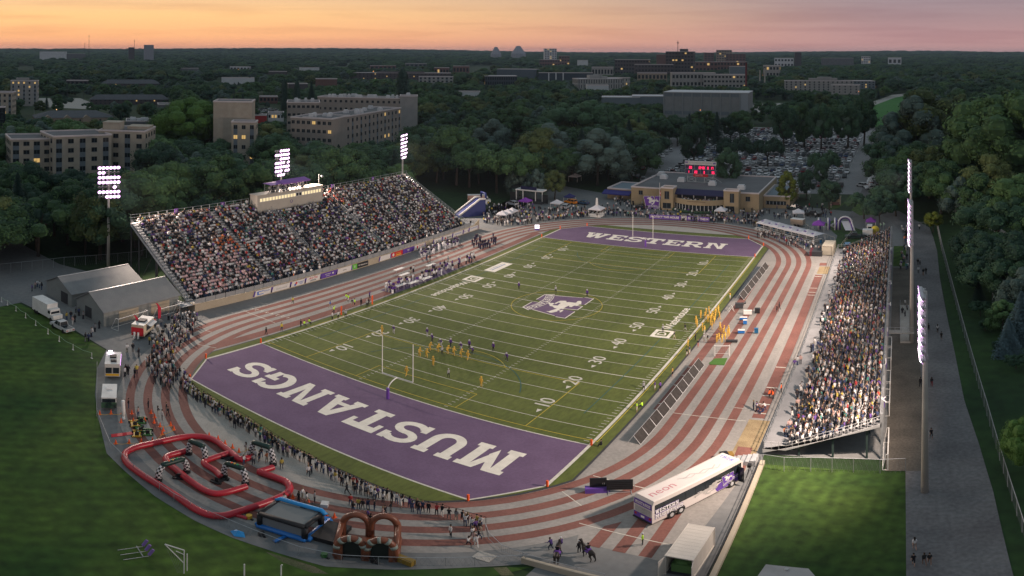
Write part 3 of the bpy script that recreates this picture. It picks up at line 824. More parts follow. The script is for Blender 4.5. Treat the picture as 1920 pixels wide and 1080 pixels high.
CNAME=[((0.012,0.012,0.016),'black'),((0.50,0.48,0.47),'white'),((0.10,0.04,0.22),'purple'),((0.16,0.16,0.17),'grey'),((0.03,0.04,0.09),'navy'),((0.33,0.22,0.20),'pink'),((0.30,0.03,0.03),'red'),((0.50,0.14,0.05),'orange'),((0.05,0.16,0.14),'teal'),((0.40,0.30,0.06),'yellow'),((0.012,0.014,0.022),'black'),((0.03,0.05,0.10),'blue jeans'),((0.30,0.27,0.22),'beige'),((0.10,0.10,0.10),'grey'),((0.50,0.48,0.45),'white')]
GOLD=(0.52,0.31,0.05);HIVIS=(0.45,0.75,0.05);DPURP=(0.07,0.025,0.16);NEARW=(0.62,0.60,0.60);ORG=(0.75,0.12,0.03);STRIPE=(0.30,0.30,0.30)
def cname(c):
 best=min(CNAME,key=lambda t:sum((a-b)**2 for a,b in zip(t[0],c)))
 return best[1]
PEOPLE=[]
def person(u,v,face=None,pose='stand',outfit=None,shirt=None,pants=None,head=None,hcol=None,where='',bulk=1.0,label=None,group=None,z=0.0,xy=None,must=False,scale=None):
 p=P(u,v,z)if xy is None else Vector((xy[0],xy[1],z))
 if face is None:face=R.uniform(0,2*pi)
 PEOPLE.append(dict(x=p.x,y=p.y,z=z,face=face,pose=pose,outfit=outfit or R.choice(['long','tee','shorts','long']),shirt=shirt or pick(SHIRTS),pants=pants or pick(PANTS),head=head or R.choice(['short','long','short']),hcol=hcol or R.choice(HAIRS),where=where,bulk=bulk,label=label,group=group,must=must,scale=scale or R.uniform(.95,1.06)))
def toward(u,v,u2,v2):
 """rotation that faces a person at pixel (u, v) towards the place at pixel (u2, v2)"""
 a=P(u,v);b=P(u2,v2)
 return atan2(b.y-a.y,b.x-a.x)-pi/2
def facing(dx,dy):return atan2(dy,dx)-pi/2
POSEW={'stand':'standing','walk':'walking','run':'running','rail':'leaning on the rail','cheer':'with raised arms','folded':'with folded arms','crouch':'crouching','ready':'bent at the knees','sit':'seated','ride':'riding'}
def flush_people():
 for p in PEOPLE:
  p['d']=dist(p['x'],p['y'],p['z'])
 PEOPLE.sort(key=lambda p:(not p['must'],p['d']))
 solo,rest=PEOPLE[:300],PEOPLE[300:]
 for p in solo:
  me,hc=get_body(p['pose'],p['outfit'],p['bulk'])
  o=bpy.data.objects.new('person',me);COL.objects.link(o)
  o.location=(p['x'],p['y'],p['z']);o.rotation_euler=(0,0,p['face']);o.scale=(p['scale'],)*3
  k=R.uniform(.85,1.15)
  o.color=(*[c*k for c in p['shirt']],1)
  o['pants']=tuple(float(c)for c in p['pants']);o['skin']=tuple(float(c)for c in R.choice(SKINS))
  hm={'short':HAIR_SHORT,'long':HAIR_LONG,'helmet':HELMET,'cap':CAPM}[p['head']]
  h=bpy.data.objects.new({'short':'hair','long':'hair','helmet':'helmet','cap':'cap'}[p['head']],hm)
  COL.objects.link(h);h.parent=o;h.location=hc;h.color=(*p['hcol'],1)
  if p['label']:
   lab=p['label']
  else:
   pn=cname(p['pants']);pn=pn if pn.endswith('jeans')else pn+(' shorts' if p['outfit']=='shorts' else ' trousers')
   lab=f"person in {cname(p['shirt'])} top and {pn} {POSEW[p['pose']]} {p['where']}"
  w=lab.split()
  if len(w)>16:lab=' '.join(w[:16])
  tag(o,lab,'person',p['group']or('people '+p['where']if p['where']else 'people around the stadium'))
 mass=[]
 for p in rest:
  kind={'sit':'sit','cheer':'up'}.get(p['pose'],'stand')
  mass.append((p['x'],p['y'],p['z']-(0.0),p['face'],kind,p['shirt'],p['pants'],p['scale']))
 return mass
# -- left grandstand
STANDC=mat('stand_concrete',(0.34,0.28,0.20),0.9,var=0.06,scale=0.3,col2=(0.38,0.32,0.24))
PLANK=mat('bench_plank',(0.36,0.35,0.34),0.55,metal=0.1,var=0.12,scale=1.0)
DECK=mat('stand_deck',(0.15,0.15,0.155),0.8,var=0.15,scale=0.6)
MESHM=mat('mesh_screen',(0.25,0.25,0.25),0.9)
def rail(mb,pts,h=1.05,step=2.0,r=.03,bars=(1.0,.55),mi=0,n=5):
 for a,b in zip(pts[:-1],pts[1:]):
  a=Vector(a);b=Vector(b)
  L=(b-a).length
  k=max(1,round(L/step))
  for i in range(k+1):
   p=a.lerp(b,i/k)
   mb.tube([p,p+Vector((0,0,h))],r,n,mi)
  for f in bars:
   mb.tube([a+Vector((0,0,h*f)),b+Vector((0,0,h*f))],r,n,mi)
LS=thing('grandstand','big left grandstand packed with seated spectators above sponsor banners','grandstand',(-50.6,-49.6,0))
LY0,LY1=-49.6,47.0
NROW=28;TD,RISE,ZF,XF=0.80,0.447,1.75,-53.1
o0=Vector((-50.6,-49.6,0))
def LSB(mb,name,m):return mb.build(name,m,LS,loc=tuple(-o0))
mb=MB();mb.box(-50.85,LY0,0,-50.6,50.0,1.55);mb.box(-50.9,LY0-.0,1.55,-50.55,50.0,1.66)
mb.box(-53.0,LY0,0,-50.86,LY0+.25,1.5);mb.add([(-50.6,47.3,1.66),(-50.6,50.0,1.66),(-50.6,50.0,3.0),(-50.85,47.3,1.66),(-50.85,50,1.66),(-50.85,50,3.0)],[(0,1,2),(5,4,3),(0,2,5,3),(1,4,5,2)])
LSB(mb,'front_wall',STANDC)
mb=MB();mb.box(-53.1,LY0+.26,1.5,-50.92,LY1,1.6)
LSB(mb,'front_walkway',CONC)
mb=MB()
for i in range(NROW):
 x=XF-TD*i;z=ZF+RISE*i
 mb.box(x-TD+.012,LY0,z-.04-RISE*.0,x-.012+.0,LY1,z)
 mb.box(x-.01,LY0,z-RISE,x+.01,LY1,z-.045)
LSB(mb,'stepped_deck',DECK)
AISLES=[-49.0,-27.5,-10.9,10.8,27.6,46.4]
pm=MB();pm.box(-.14,0,.40,.14,1,.44)
for s in(.1,.9):pm.box(-.03,s-.02,0,.03,s+.02,.40)
plank=pm.mesh('bench',PLANK)
secs=[(a+.7,b-.7)for a,b in zip(AISLES[:-1],AISLES[1:])]
for i in range(NROW):
 x=XF-TD*i-.55;z=ZF+RISE*i
 for a,b in secs:
  if z>12.6 and a<6 and b>-17.5:
   pass
  o=linkmesh('bench',plank,LS,Vector((x,a,z))-o0)
  o.scale=(1,b-a,1)
for a in AISLES:
 mb=MB()
 for i in range(NROW):
  x=XF-TD*i;z=ZF+RISE*i
  mb.box(x-.35,a-.55,z,x-.02,a+.55,z+.22 if i<NROW-1 else z+.02)
 LSB(mb,'aisle_steps',STEEL)
for a in(-10.9,10.8):
 mb=MB()
 for k in range(5):
  i0=3+k*4.6
  x0=XF-TD*i0;z0=ZF+RISE*i0;x1=x0-TD*3;z1=z0+RISE*3
  for dy in(0,):
   mb.tube([(x0,a+dy,z0),(x0,a+dy,z0+1.0),(x1,a+dy,z1+1.0),(x1,a+dy,z1)],.05,5)
   mb.tube([(x0,a+dy,z0+.55),(x1,a+dy,z1+.55)],.04,5)
 LSB(mb,'aisle_railing',ALU)
for a in(-38,-19,0,19,37):
 mb=MB()
 for k in range(5):
  mb.tube([(-53.2-k*.55,a-1.1,1.7+k*.3),(-53.2-k*.55,a-1.1,2.75+k*.3),(-53.2-k*.55,a+1.1,2.75+k*.3),(-53.2-k*.55,a+1.1,1.7+k*.3)],.03,4)
 LSB(mb,'aisle_railing',ALU)
mb=MB();rail(mb,[(-50.7,LY0+.1,1.66),(-50.7,47.2,1.66)],1.1,2.5,.035,bars=(1.0,));LSB(mb,'front_railing',DARK)
mb=MB()
for k in range(39):
 y=LY0+.15+k*2.5
 if y+2.4<47.2:mb.box(-50.71,y+.04,1.70,-50.69,y+2.44,2.70)
LSB(mb,'mesh_panels',MESHM)
XB=XF-TD*NROW;ZB=ZF+RISE*(NROW-1)
mb=MB();rail(mb,[(XB,LY0,ZB),(XB,-15.8,ZB)],1.9,2.4,.045,bars=(1.0,.66,.33));LSB(mb,'back_railing',STEEL);mb=MB();rail(mb,[(XB,7.4,ZB),(XB,LY1,ZB)],1.9,2.4,.045,bars=(1.0,.66,.33));LSB(mb,'back_railing',STEEL)
for y in(LY0,LY1):
 mb=MB();rail(mb,[(XF+.3,y,ZF+.0),(XB,y,ZB)],1.15,1.3,.04,bars=(1.0,.7,.4));LSB(mb,'side_railing',ALU)
 mb=MB();s=-1 if y<0 else 1
 mb.add([(XF+.2,y,ZF-.55),(XB,y,ZB-.55),(XB,y,ZB),(XF+.2,y,ZF),(XF+.2,y+s*.1,ZF-.55),(XB,y+s*.1,ZB-.55),(XB,y+s*.1,ZB),(XF+.2,y+s*.1,ZF)],[(0,1,2,3),(7,6,5,4),(0,4,5,1),(3,2,6,7)])
 LSB(mb,'side_stringer',ALU)
for y in np.arange(LY0,LY1+1,6.9):
 mb=MB()
 for x in(-58,-65,-72,-75.4):
  zt=ZF+RISE*((XF-x)/TD)-.5
  mb.box(x-.15,y,0,x+.15,y+.2,zt)
  if x<-60:mb.tube([(x,y+.1,.3),(x+6,y+.1,zt-3.2)],.07,4)
 mb.tube([(-54,y+.1,1.2),(-75.3,y+.1,ZB-.7)],.14,4)
 LSB(mb,'support_frame',DARK)
for y,ch in((-37.5,'E'),(-24,'F'),(14,'B'),(31,'A')):
 mb=MB();mb.box(XB+.06,y-.5,ZB+.9,XB+.12,y+.5,ZB+2.0);s_=LSB(mb,'section_sign',mat('sign_purple',(0.16,0.06,0.30)))
 textmesh(ch,.9,WHITE,'section_letter',parent=LS,T=Matrix.Translation(Vector((XB+.13,y,ZB+1.45))-o0)@Matrix.Rotation(pi/2,4,'Z')@Matrix.Rotation(pi/2,4,'X'))
mb=MB();mb.box(-53,-52.4,1.4,-51,-49.7,1.55);rail(mb,[(-51.1,-49.8,1.55),(-51.1,-52.3,1.55),(-60,-52.3,.4),(-66,-52.3,.0)],1.1,2,.035)
mb.add([(-53,-52.3,1.55),(-66,-52.3,0),(-66,-50.4,0),(-53,-50.4,1.55)],[(0,1,2,3)])
rail(mb,[(-52.8,-50.2,1.55),(-60,-50.2,.4),(-66,-50.2,.0)],1.1,2,.035)
LSB(mb,'entry_ramp',STEEL)
mb=MB();mb.box(-55.5,47.2,1.4,-51,49.9,1.55)
for k in range(6):rail(mb,[(-51.2-k*.9,47.3,1.55),(-51.2-k*.9,49.9,1.55)],1.2,.9,.03)
LSB(mb,'stair_landing',STEEL)
BY=[-34.6,-29.8,-24.4,-20.0,-15.2,-10.0,-4.9,1.95,5.0,9.5,14.0,18.6,23.6,27.2,31.3,36.2,41.5,46.9]
BW=mat('banner_white',(0.60,0.56,0.52),0.6,var=0.04,scale=1)
BP=mat('banner_purple',(0.10,0.045,0.26),0.6)
BR=mat('banner_red',(0.5,0.02,0.03),0.6);BB=mat('banner_blue',(0.02,0.10,0.42),0.6);BK=mat('banner_black',(0.02,0.02,0.02),0.6);BG=mat('banner_green',(0.12,0.40,0.05),0.6)
BGO=mat('banner_gold',(0.6,0.35,0.04),0.6)
def ban(y0,y1,base,words,desc,stripe=True,extra=None):
 t=thing('sponsor_banner',desc,'banner',(-50.5,(y0+y1)/2,.85),0,'sponsor banners on the grandstand wall')
 w=y1-y0
 mb=MB();mb.box(-.06,-w/2,-.62,0,w/2,.62);mb.build('panel',base,t)
 TT=lambda dx,dy,dz=0.012:Matrix(((0,0,1,dz),(1,0,0,dx),(0,1,0,dy),(0,0,0,1)))
 if stripe:
  for s in(-1,1):
   mb=MB()
   mb.add([(.006,s*(w/2)-.45,-.6),(.006,s*(w/2)-.05,-.6),(.006,s*(w/2)+(.0 if s>0 else .35),.6),(.006,s*(w/2)-(.25 if s>0 else .0),.6)],[(0,1,2,3)])
   mb.build('corner_stripe',BP,t)
 for(txt,dx,dy,size,m_,wd,it)in words:
  if txt=='~':
   mb=MB();n_=max(3,int(wd/(size*.7)))
   for q in range(n_):
    xx=dx-wd/2+q*wd/n_;ww=wd/n_
    mb.sheet([(xx,dy-size*.5),(xx+ww*.3,dy-size*.5),(xx+ww*(.3+it),dy+size*(.5 if q%3==0 else .2)),(xx+ww*it,dy+size*(.5 if q%3==0 else .2))],0,0,TT(0,0,.012))
    mb.sheet([(xx+ww*.3,dy-size*.12),(xx+ww*.8,dy-size*.12),(xx+ww*.8,dy+size*.12),(xx+ww*.3,dy+size*.12)],0,0,TT(0,0,.013))
   mb.build('lettering',m_,t)
   continue
  textmesh(txt,size,m_,'lettering',width=wd,parent=t,T=TT(dx,dy),bold=.012,italic=it)
 if extra:
  for(m_,pts)in extra:
   mb=MB();mb.sheet(pts,0,0,TT(0,0,.010));mb.build('logo',m_,t)
 return t
ban(BY[0],BY[1],BW,[('~',1.0,.2,.3,BB,1.7,.2)],'white banner with blue squared mark at the wall near end',extra=[(BB,[(-1.7,-.4),(-1.3,-.4),(-1.3,.4),(-1.7,.4)]),(BB,[(-1.28,.25),(.1,.25),(.1,.4),(-1.28,.4)]),(BB,[(-1.28,-.4),(-.0,-.4),(-.0,-.25),(-1.28,-.25)])])
ban(BY[1],BY[2],BW,[('~',0,-.1,.4,mat('banner_grey',(.3,.3,.3)),3.0,.4)],'white banner with pale grey script, beside the blue squared mark')
ban(BY[2],BY[3],BW,[("Domino's",.8,.15,.32,BB,1.7,0),('Pizza',.8,-.22,.32,BB,.9,0)],'white banner with tilted red and blue domino mark',extra=[(BR,[(-1.0,.0),(-.6,.45),(-.25,.12),(-.65,-.3)]),(BB,[(-1.35,-.3),(-1.0,.0),(-.68,-.3),(-1.0,-.58)])])
ban(BY[3],BY[4],BW,[('Art·Tec',-.1,.25,.7,BR,2.9,.4),('DESIGN',-.2,-.32,.45,BK,1.9,.2)],'white banner with red brush lettering over the word DESIGN')
ban(BY[4],BY[5],BP,[('~',-.4,.2,.26,BW,1.9,0),('~',-.4,-.22,.26,BW,1.2,0)],'plain purple banner with two small white lines and a round seal',extra=[(BW,[(1.2+.25*cos(a*pi/5),.1+.25*sin(a*pi/5))for a in range(10)])])
ban(BY[5],BY[6],BW,[('~',0,.0,.3,BK,1.3,0)],'white banner with small black crest before the green panel')
t_=ban(BY[6]+.1,BY[6]+1.7,BG,[('D',0,0,.7,BW,None,0)],'small bright green panel bearing a white letter D',stripe=False)
ban(BY[6]+1.75,BY[7]-1.2,BK,[('TD Waterhouse',0,0,.42,BW,3.2,0)],'black panel with white lettering right of green square',stripe=False)
ban(BY[8],BY[9]-.1,BW,[],'blank white banner left of the red and gold banner')
ban(BY[9],BY[10],BR,[('~',.5,.2,.4,BGO,2.0,0)],'red banner with gold box and round white figure',stripe=False,extra=[(BGO,[(-.6,-.45),(1.6,-.45),(1.6,-.15),(-.6,-.15)]),(BW,[(-1.5+.4*cos(a*pi/5),.4*sin(a*pi/5))for a in range(10)])])
ban(BY[10]+.1,BY[11],BP,[('W',0,0,.8,BW,1.0,0)],'purple banner with small white W in its centre',stripe=False)
ban(BY[11]+.1,BY[12],BW,[('~',.6,.3,.3,BR,2.0,.2)],'white banner with red script and a red figure',extra=[(BR,[(-1.3,-.4),(-.8,-.4),(-.8,.4),(-1.3,.4)])])
ban(BY[13],BY[14],BW,[],'white banner hidden behind the marching band')
ban(BY[14]+.1,BY[15],BW,[('boston',.7,0,.55,BK,1.9,0)],'white banner with red rounded triangle behind the band',extra=[(BR,[(-1.5,-.4),(-.7,-.4),(-1.1,.4)])])
ban(BY[15]+.1,BY[16],BW,[('~',0,.1,.4,BB,3.2,.2)],'white banner with long blue lettering past the band')
ban(BY[16]+.1,BY[16]+3.0,BW,[('~',-.7,0,.4,BP,.7,0),('~',.8,0,.4,BP,.7,0)],'white banner with sparse purple letters near far end')
ban(BY[16]+3.1,49.4,BW,[('~',0,.2,.35,BB,3.6,.2)],'last white banner at the far end, dark blue line of lettering')
PB=thing('press_box','cream press box with lit windows and purple roof canopy on top of the stand','press box',(-74.0,-4.1,13.0))
CREAM=mat('press_box_panel',(0.36,0.325,0.28),0.8,var=0.05,scale=.5)
mb=MB();mb.box(-1.3,-11.4,-.6,1.5,11.3,3.75);mb.box(-1.45,-11.55,3.75,1.65,11.45,3.92);mb.build('wall',CREAM,PB)
WARMW=mat('lit_window',(0.5,0.42,0.28),0.3,emit=(1.0,0.82,0.45),estr=0.7)
wl=MB().box(0,-.38,-.40,.05,.38,.40).mesh('window',WARMW);wd=MB().box(0,-.38,-.40,.05,.38,.40).mesh('window',GLASS)
fr=MB();fr.box(0,-.46,.40,.08,.46,.49);fr.box(0,-.46,-.49,.08,.46,-.40);fr.box(0,-.46,-.40,.08,-.38,.40);fr.box(0,.38,-.40,.08,.46,.40)
frm=fr.mesh('frame',WHITE)
for k in range(21):
 w_=linkmesh('window',wd if k in(12,13)else wl,PB,(1.5,-10.2+k*1.02,2.55));linkmesh('frame',frm,w_,(0,0,0))
mb=MB()
for y in(-6.8,-2.4,1.6,5.6):
 for x in(-1.1,1.3):mb.cyl(x,y,3.93,6.1,.06,6)
rail(mb,[(1.4,-6.8,3.93),(1.4,5.8,3.93)],1.05,1.1,.03);rail(mb,[(-1.2,-6.8,3.93),(-1.2,5.8,3.93)],1.05,1.1,.03)
mb.build('roof_railing',STEEL,PB)
mb=MB();mb.add([(-1.6,-7.2,6.1),(1.8,-7.2,6.0),(1.8,-3.4,6.0),(-1.6,-3.4,6.1),(0,-7.0,6.35),(0,-3.4,6.35)],[(0,3,5,4),(1,4,5,2),(0,4,1)])
for y0,y1,z in((-3.3,6.4,6.15),):
 mb.add([(-1.7,y0,z),(1.9,y0,z-.1),(1.9,y1,z-.1),(-1.7,y1,z),(0,y0,z+.5),(0,y1-.4,z+.5),(1.9,y0,z-.4),(1.9,y1,z-.4),(-1.7,y0,z-.3),(-1.7,y1,z-.3)],[(0,3,5,4),(1,4,5,2),(2,5,3),(0,4,1),(1,2,7,6),(8,0,1,6),(2,3,9,7)])
mb.build('canopy',mat('canopy_purple',(0.20,0.09,0.32),0.7),PB)
mb=MB();mb.tube([(1.56,.38*cos(a*pi/8),.38*sin(a*pi/8)+1.0)for a in range(17)],.05,4)
mb.build('round_logo',BP,PB)
mb=MB();mb.tube([(-.3,11.7,0),(-.3,11.7,6.6)],.09,6);mb.tube([(-.3,11.7,6.4),(.5,11.9,6.2)],.06,5);mb.ball((.7,11.9,6.1),.32,8,5);mb.build('loudspeaker_mast',ALU,PB)
# -- right grandstand
RS=thing('grandstand','long right grandstand of standing students with steep steps behind the track','grandstand',(50.2,-46.2,0))
o1=Vector((50.2,-46.2,0))
def RSB(mb,name,m):return mb.build(name,m,RS,loc=tuple(-o1))
RY0,RY1=-46.2,59.0
RN,RTD,RRI,RZ,RX=14,.79,.36,1.0,53.0
mb=MB();mb.box(50.2,RY0,.75,53.0,RY1,.95);RSB(mb,'front_walkway',mat('walkway_grey',(.22,.22,.225),.85,var=.12,scale=.4))
mb=MB()
for i in range(RN):
 x=RX+RTD*i;z=RZ+RRI*i
 mb.box(x+.012,RY0,z-.04,x+RTD-.012,RY1,z);mb.box(x-.01,RY0,z-RRI,x+.01,RY1,z-.045)
RSB(mb,'stepped_deck',DECK)
for i in range(RN):
 for a,b in((RY0+.1,-24.6),(-23.2,-2.0),(-.6,19.4),(20.8,39.6),(41.0,RY1-.1)):
  o=linkmesh('bench',plank,RS,Vector((RX+RTD*i+.5,a,RZ+RRI*i))-o1);o.scale=(1,b-a,1)
mb=MB();rail(mb,[(50.3,RY0+.1,.95),(50.3,RY1,.95)],1.15,2.4,.04,bars=(1.0,.5));RSB(mb,'front_railing',STEEL)
XR=RX+RTD*RN;ZR=RZ+RRI*(RN-1)
mb=MB();rail(mb,[(XR,RY0,ZR),(XR,RY1,ZR)],1.5,2.4,.05,bars=(1.0,.66,.33));RSB(mb,'back_railing',STEEL)
mb=MB();mb.box(XR+.06,RY0,ZR-.6,XR+.14,RY1,ZR+.15)
for k in range(28):mb.box(XR+.05,RY0+k*3.9,0,XR+.3,RY0+k*3.9+.25,ZR+1.5)
RSB(mb,'back_posts',STEEL)
for y in(RY0,RY1):
 mb=MB();rail(mb,[(RX-2.6,y,.95),(RX,y,.95),(XR,y,ZR)],1.15,.8,.035,bars=(1.0,.6));RSB(mb,'side_railing',ALU)
 mb=MB();s=-1 if y<0 else 1
 mb.add([(RX-2.8,y,.3),(XR,y,ZR-.5),(XR,y,ZR),(RX,y,.95),(RX-2.8,y,.95),(RX-2.8,y+s*.1,.3),(XR,y+s*.1,ZR-.5),(XR,y+s*.1,ZR),(RX,y+s*.1,.95),(RX-2.8,y+s*.1,.95)],[(0,1,2,3,4),(9,8,7,6,5),(0,5,6,1),(3,2,7,8)])
 RSB(mb,'side_stringer',ALU)
for y in np.arange(RY0+.3,RY1,7):
 mb=MB()
 for x in(54.5,58.5,62.5):mb.box(x-.12,y,0,x+.12,y+.2,RZ+RRI*((x-RX)/RTD)-.4)
 mb.tube([(53,y+.1,.6),(XR,y+.1,ZR-.5)],.12,4)
 RSB(mb,'support_frame',mat('painted_steel_dark',(0.03,0.05,0.045),0.6))
for a in(-24,-1.3,20,40.3,-40):
 mb=MB()
 for k in range(4):
  mb.tube([(53.3+k*.45,a-.9,1.0+k*.2),(53.3+k*.45,a-.9,2.0+k*.2),(53.3+k*.45,a+.9,2.0+k*.2),(53.3+k*.45,a+.9,1.0+k*.2)],.03,4)
 RSB(mb,'aisle_railing',ALU)
for k,ch in enumerate('KJIHGFE'):
 y=-40.5+k*13.2
 mb=MB();mb.box(XR+.32,y-.55,ZR-.3,XR+.40,y+.55,ZR+.9);RSB(mb,'section_sign',BP)
 textmesh(ch,1.2,WHITE,'section_letter',parent=RS,T=Matrix.Translation(Vector((XR+.30,y-.6,ZR+.98))-o1)@Matrix.Rotation(radians(40),4,'X'))
mb=MB()
for k in range(5):mb.box(46.9+k*.62,-49.6,0,47.5+k*.62,-47.6,.2+k*.17)
mb.build('steps',ALU)
tag(COL.objects[-1]if COL.objects[-1].name.startswith('steps')else bpy.data.objects['steps'],'small metal steps below the near end of the right stand','steps')
mass=[]
blocked=lambda y,i:(-15.9<y<7.5 and i>=23)
for i in range(NROW):
 x=XF-TD*i-.52;z=ZF+RISE*i
 y=LY0+.8
 while y<LY1-.8:
  y+=R.uniform(.44,.60)
  if any(abs(y-a)<.75 for a in AISLES)or blocked(y,i):continue
  fill=.97
  if 8<i<20 and-12<y<12:fill=.72
  if i<3 and y>20:fill=.8
  fill-=.22*max(0,sin(y*.37+i*.5)*sin(i*.31+1.2)-.55)
  if R.random()>fill:continue
  sh=pick(SHIRTS)
  zone=(i*.9+y*.6)
  if 10<i<17 and-34<y<-26 and R.random()<.35:sh=(0.50,0.14,0.05)
  if i<14 and y<-30 and R.random()<.30:sh=(0.55,0.36,0.36)
  if i>20 and 8<y<14 and R.random()<.3:sh=(0.4,0.08,0.05)
  kind='sit' if R.random()<.93 else 'stand'
  mass.append((x+R.uniform(-.06,.06),y,z,facing(1,R.uniform(-.3,.3)),kind,sh,pick(PANTS),R.uniform(.92,1.08)))
for k in range(70):
 y=R.uniform(LY0+1,LY1)
 mass.append((R.uniform(-52.8,-51.2),y,1.6,R.uniform(0,6.28),'stand',pick(SHIRTS),pick(PANTS),R.uniform(.93,1.06)))
build_mass('crowd',mass,'seated crowd filling every row of the big left grandstand')
mass=[]
for i in range(RN):
 x=RX+RTD*i+.35;z=RZ+RRI*i
 y=RY0+.4
 while y<RY1-.4:
  y+=R.uniform(.36,.50)
  if min(abs(y-a)for a in(-23.9,-1.3,20.1,40.3))<.5 and R.random()<.6:continue
  if R.random()>.97:continue
  edge=i<1 and R.random()<.15
  if edge:continue
  sh=pick(SHIRTS)
  if sh[0]>.45 and sh[1]>.45 and R.random()<.4:sh=R.choice([(0.012,0.012,0.016),(.3,.3,.3),(0.10,0.05,0.20),(.35,.27,.06)])
  mass.append((x+R.uniform(-.1,.12),y,z,facing(-1,R.uniform(-.5,.5)),R.choice(['stand','stand','sit','sit','stand','up','sit','sit']),sh,pick(PANTS),R.uniform(.84,1.02)))
for k in range(60):
 mass.append((R.uniform(51.8,52.9),R.uniform(-44,57),.95,R.uniform(0,6.28),'stand',pick(SHIRTS),pick(PANTS),R.uniform(.93,1.06)))
build_mass('crowd',mass,'standing student crowd filling the long right grandstand')
# -- floodlight masts
LAMPON=mat('floodlight_lamp',(0.8,0.8,0.8),0.4,emit=(1.0,0.80,0.92),estr=5.0)
LAMPGLOWRING=mat('floodlight_rim',(0.5,0.3,0.6),0.4,emit=(0.80,0.42,0.90),estr=1.25)  # self-lit lilac ring imitating the coloured fringe round each lit lamp
LAMPOFF=mat('floodlight_off',(0.10,0.10,0.11),0.4)
POLEM=mat('mast_concrete',(0.36,0.34,0.31),0.85,var=0.08,scale=.5)
AIM=Vector((0,0,0))
def mast(x,y,zlo,zhi,rows,label,aimx,aimy,off=(),pw=1.0,cone=118):
 t=thing('floodlight_mast',label,'floodlight',(x,y,0),0,'floodlight masts round the field')
 mb=MB();mb.cyl(0,0,0,zhi+.3,.42,14,r2=.2);mb.build('pole',POLEM,t,True)
 a=(-pi/2+.30*(-1 if y<0 else 1)*(abs(y)>20))if x<0 else pi/2+.02
 W=2.6 if x<0 else 1.9
 mb=MB();dz=(zhi-zlo)/(rows-1)
 lean=.0
 T=Matrix.Rotation(a,4,'Z')
 for r in range(rows):
  z=zlo+r*dz
  mb.box(-W,.05,z-.06,W,.2,z+.06,T=T)
 for sx in(-W*.55,W*.55):mb.box(sx-.06,-.1,zlo-.3,sx+.06,.05,zhi+.3,T=T)
 mb.box(-.3,-.3,zlo-.5,.3,.0,zlo,T=T)
 mb.build('crossarm_frame',ALU,t)
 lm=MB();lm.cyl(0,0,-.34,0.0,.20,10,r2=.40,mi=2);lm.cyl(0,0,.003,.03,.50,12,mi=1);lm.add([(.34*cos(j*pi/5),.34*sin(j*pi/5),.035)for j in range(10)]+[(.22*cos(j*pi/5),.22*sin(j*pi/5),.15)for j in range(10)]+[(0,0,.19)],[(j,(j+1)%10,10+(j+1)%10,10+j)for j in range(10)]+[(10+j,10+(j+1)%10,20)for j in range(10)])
 lampm=lm.mesh('lamp',[LAMPON,LAMPGLOWRING,ALU])
 lo=MB();lo.cyl(0,0,-.34,0.0,.20,10,r2=.34,mi=0);lo.cyl(0,0,.005,.02,.31,12,mi=1)
 lampo=lo.mesh('lamp',[ALU,LAMPOFF])
 for r in range(rows):
  for c in range(6):
   z=zlo+r*dz;lx=-W+.35+c*(2*W-.7)/5
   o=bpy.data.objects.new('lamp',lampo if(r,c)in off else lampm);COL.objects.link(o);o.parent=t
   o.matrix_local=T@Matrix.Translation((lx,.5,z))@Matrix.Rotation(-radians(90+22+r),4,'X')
 ld=bpy.data.lights.new('floodlight','SPOT')
 ld.energy=MASTP*pw;ld.color=(1.0,0.80,0.67);ld.spot_size=radians(cone);ld.spot_blend=0.85;ld.shadow_soft_size=.8
 lo_=bpy.data.objects.new('floodlight_beam',ld);COL.objects.link(lo_);lo_.parent=t
 d=Vector((aimx-x,aimy-y,-(zlo+zhi)/2));pos=Vector((0,0,(zlo+zhi)/2))+Vector((d.x,d.y,0)).normalized()*1.6
 lo_.location=pos;lo_.rotation_euler=d.to_track_quat('-Z','Y').to_euler()
 return t
MASTP=165000
mast(-86.8,-49.1,18.0,25.0,7,'leftmost floodlight mast, behind the grey sheds, rows of lamps lit',-8,-22,off=[(5,0),(5,1),(5,2),(5,3),(2,0),(2,2),(2,3),(2,4),(2,5),(0,4),(0,5)])
mast(-86.8,5.1,18.2,25.0,7,'middle floodlight mast above the press box with lit lamp rows',-5,0,off=[(6,4),(6,5),(4,4),(4,5),(3,1),(1,2),(0,0),(0,5),(0,1)])
mast(-86.8,59.1,17.6,25.0,7,'floodlight mast at the far end of the left stand',-8,22,off=[(6,2),(5,1),(5,2),(3,0),(3,2),(1,3),(0,0),(0,5)])
mast(69.0,-53.9,18.9,26.3,8,'nearest floodlight mast, standing on the path behind right stand',0,-26,pw=.62,cone=150)
mast(68.4,-4.0,19.2,26.5,8,'second floodlight mast on the path behind the right stand',-8,2,pw=.62)
mast(69.0,48.0,19.0,26.3,8,'farthest floodlight mast on the path behind the right stand',-8,24,pw=.75)
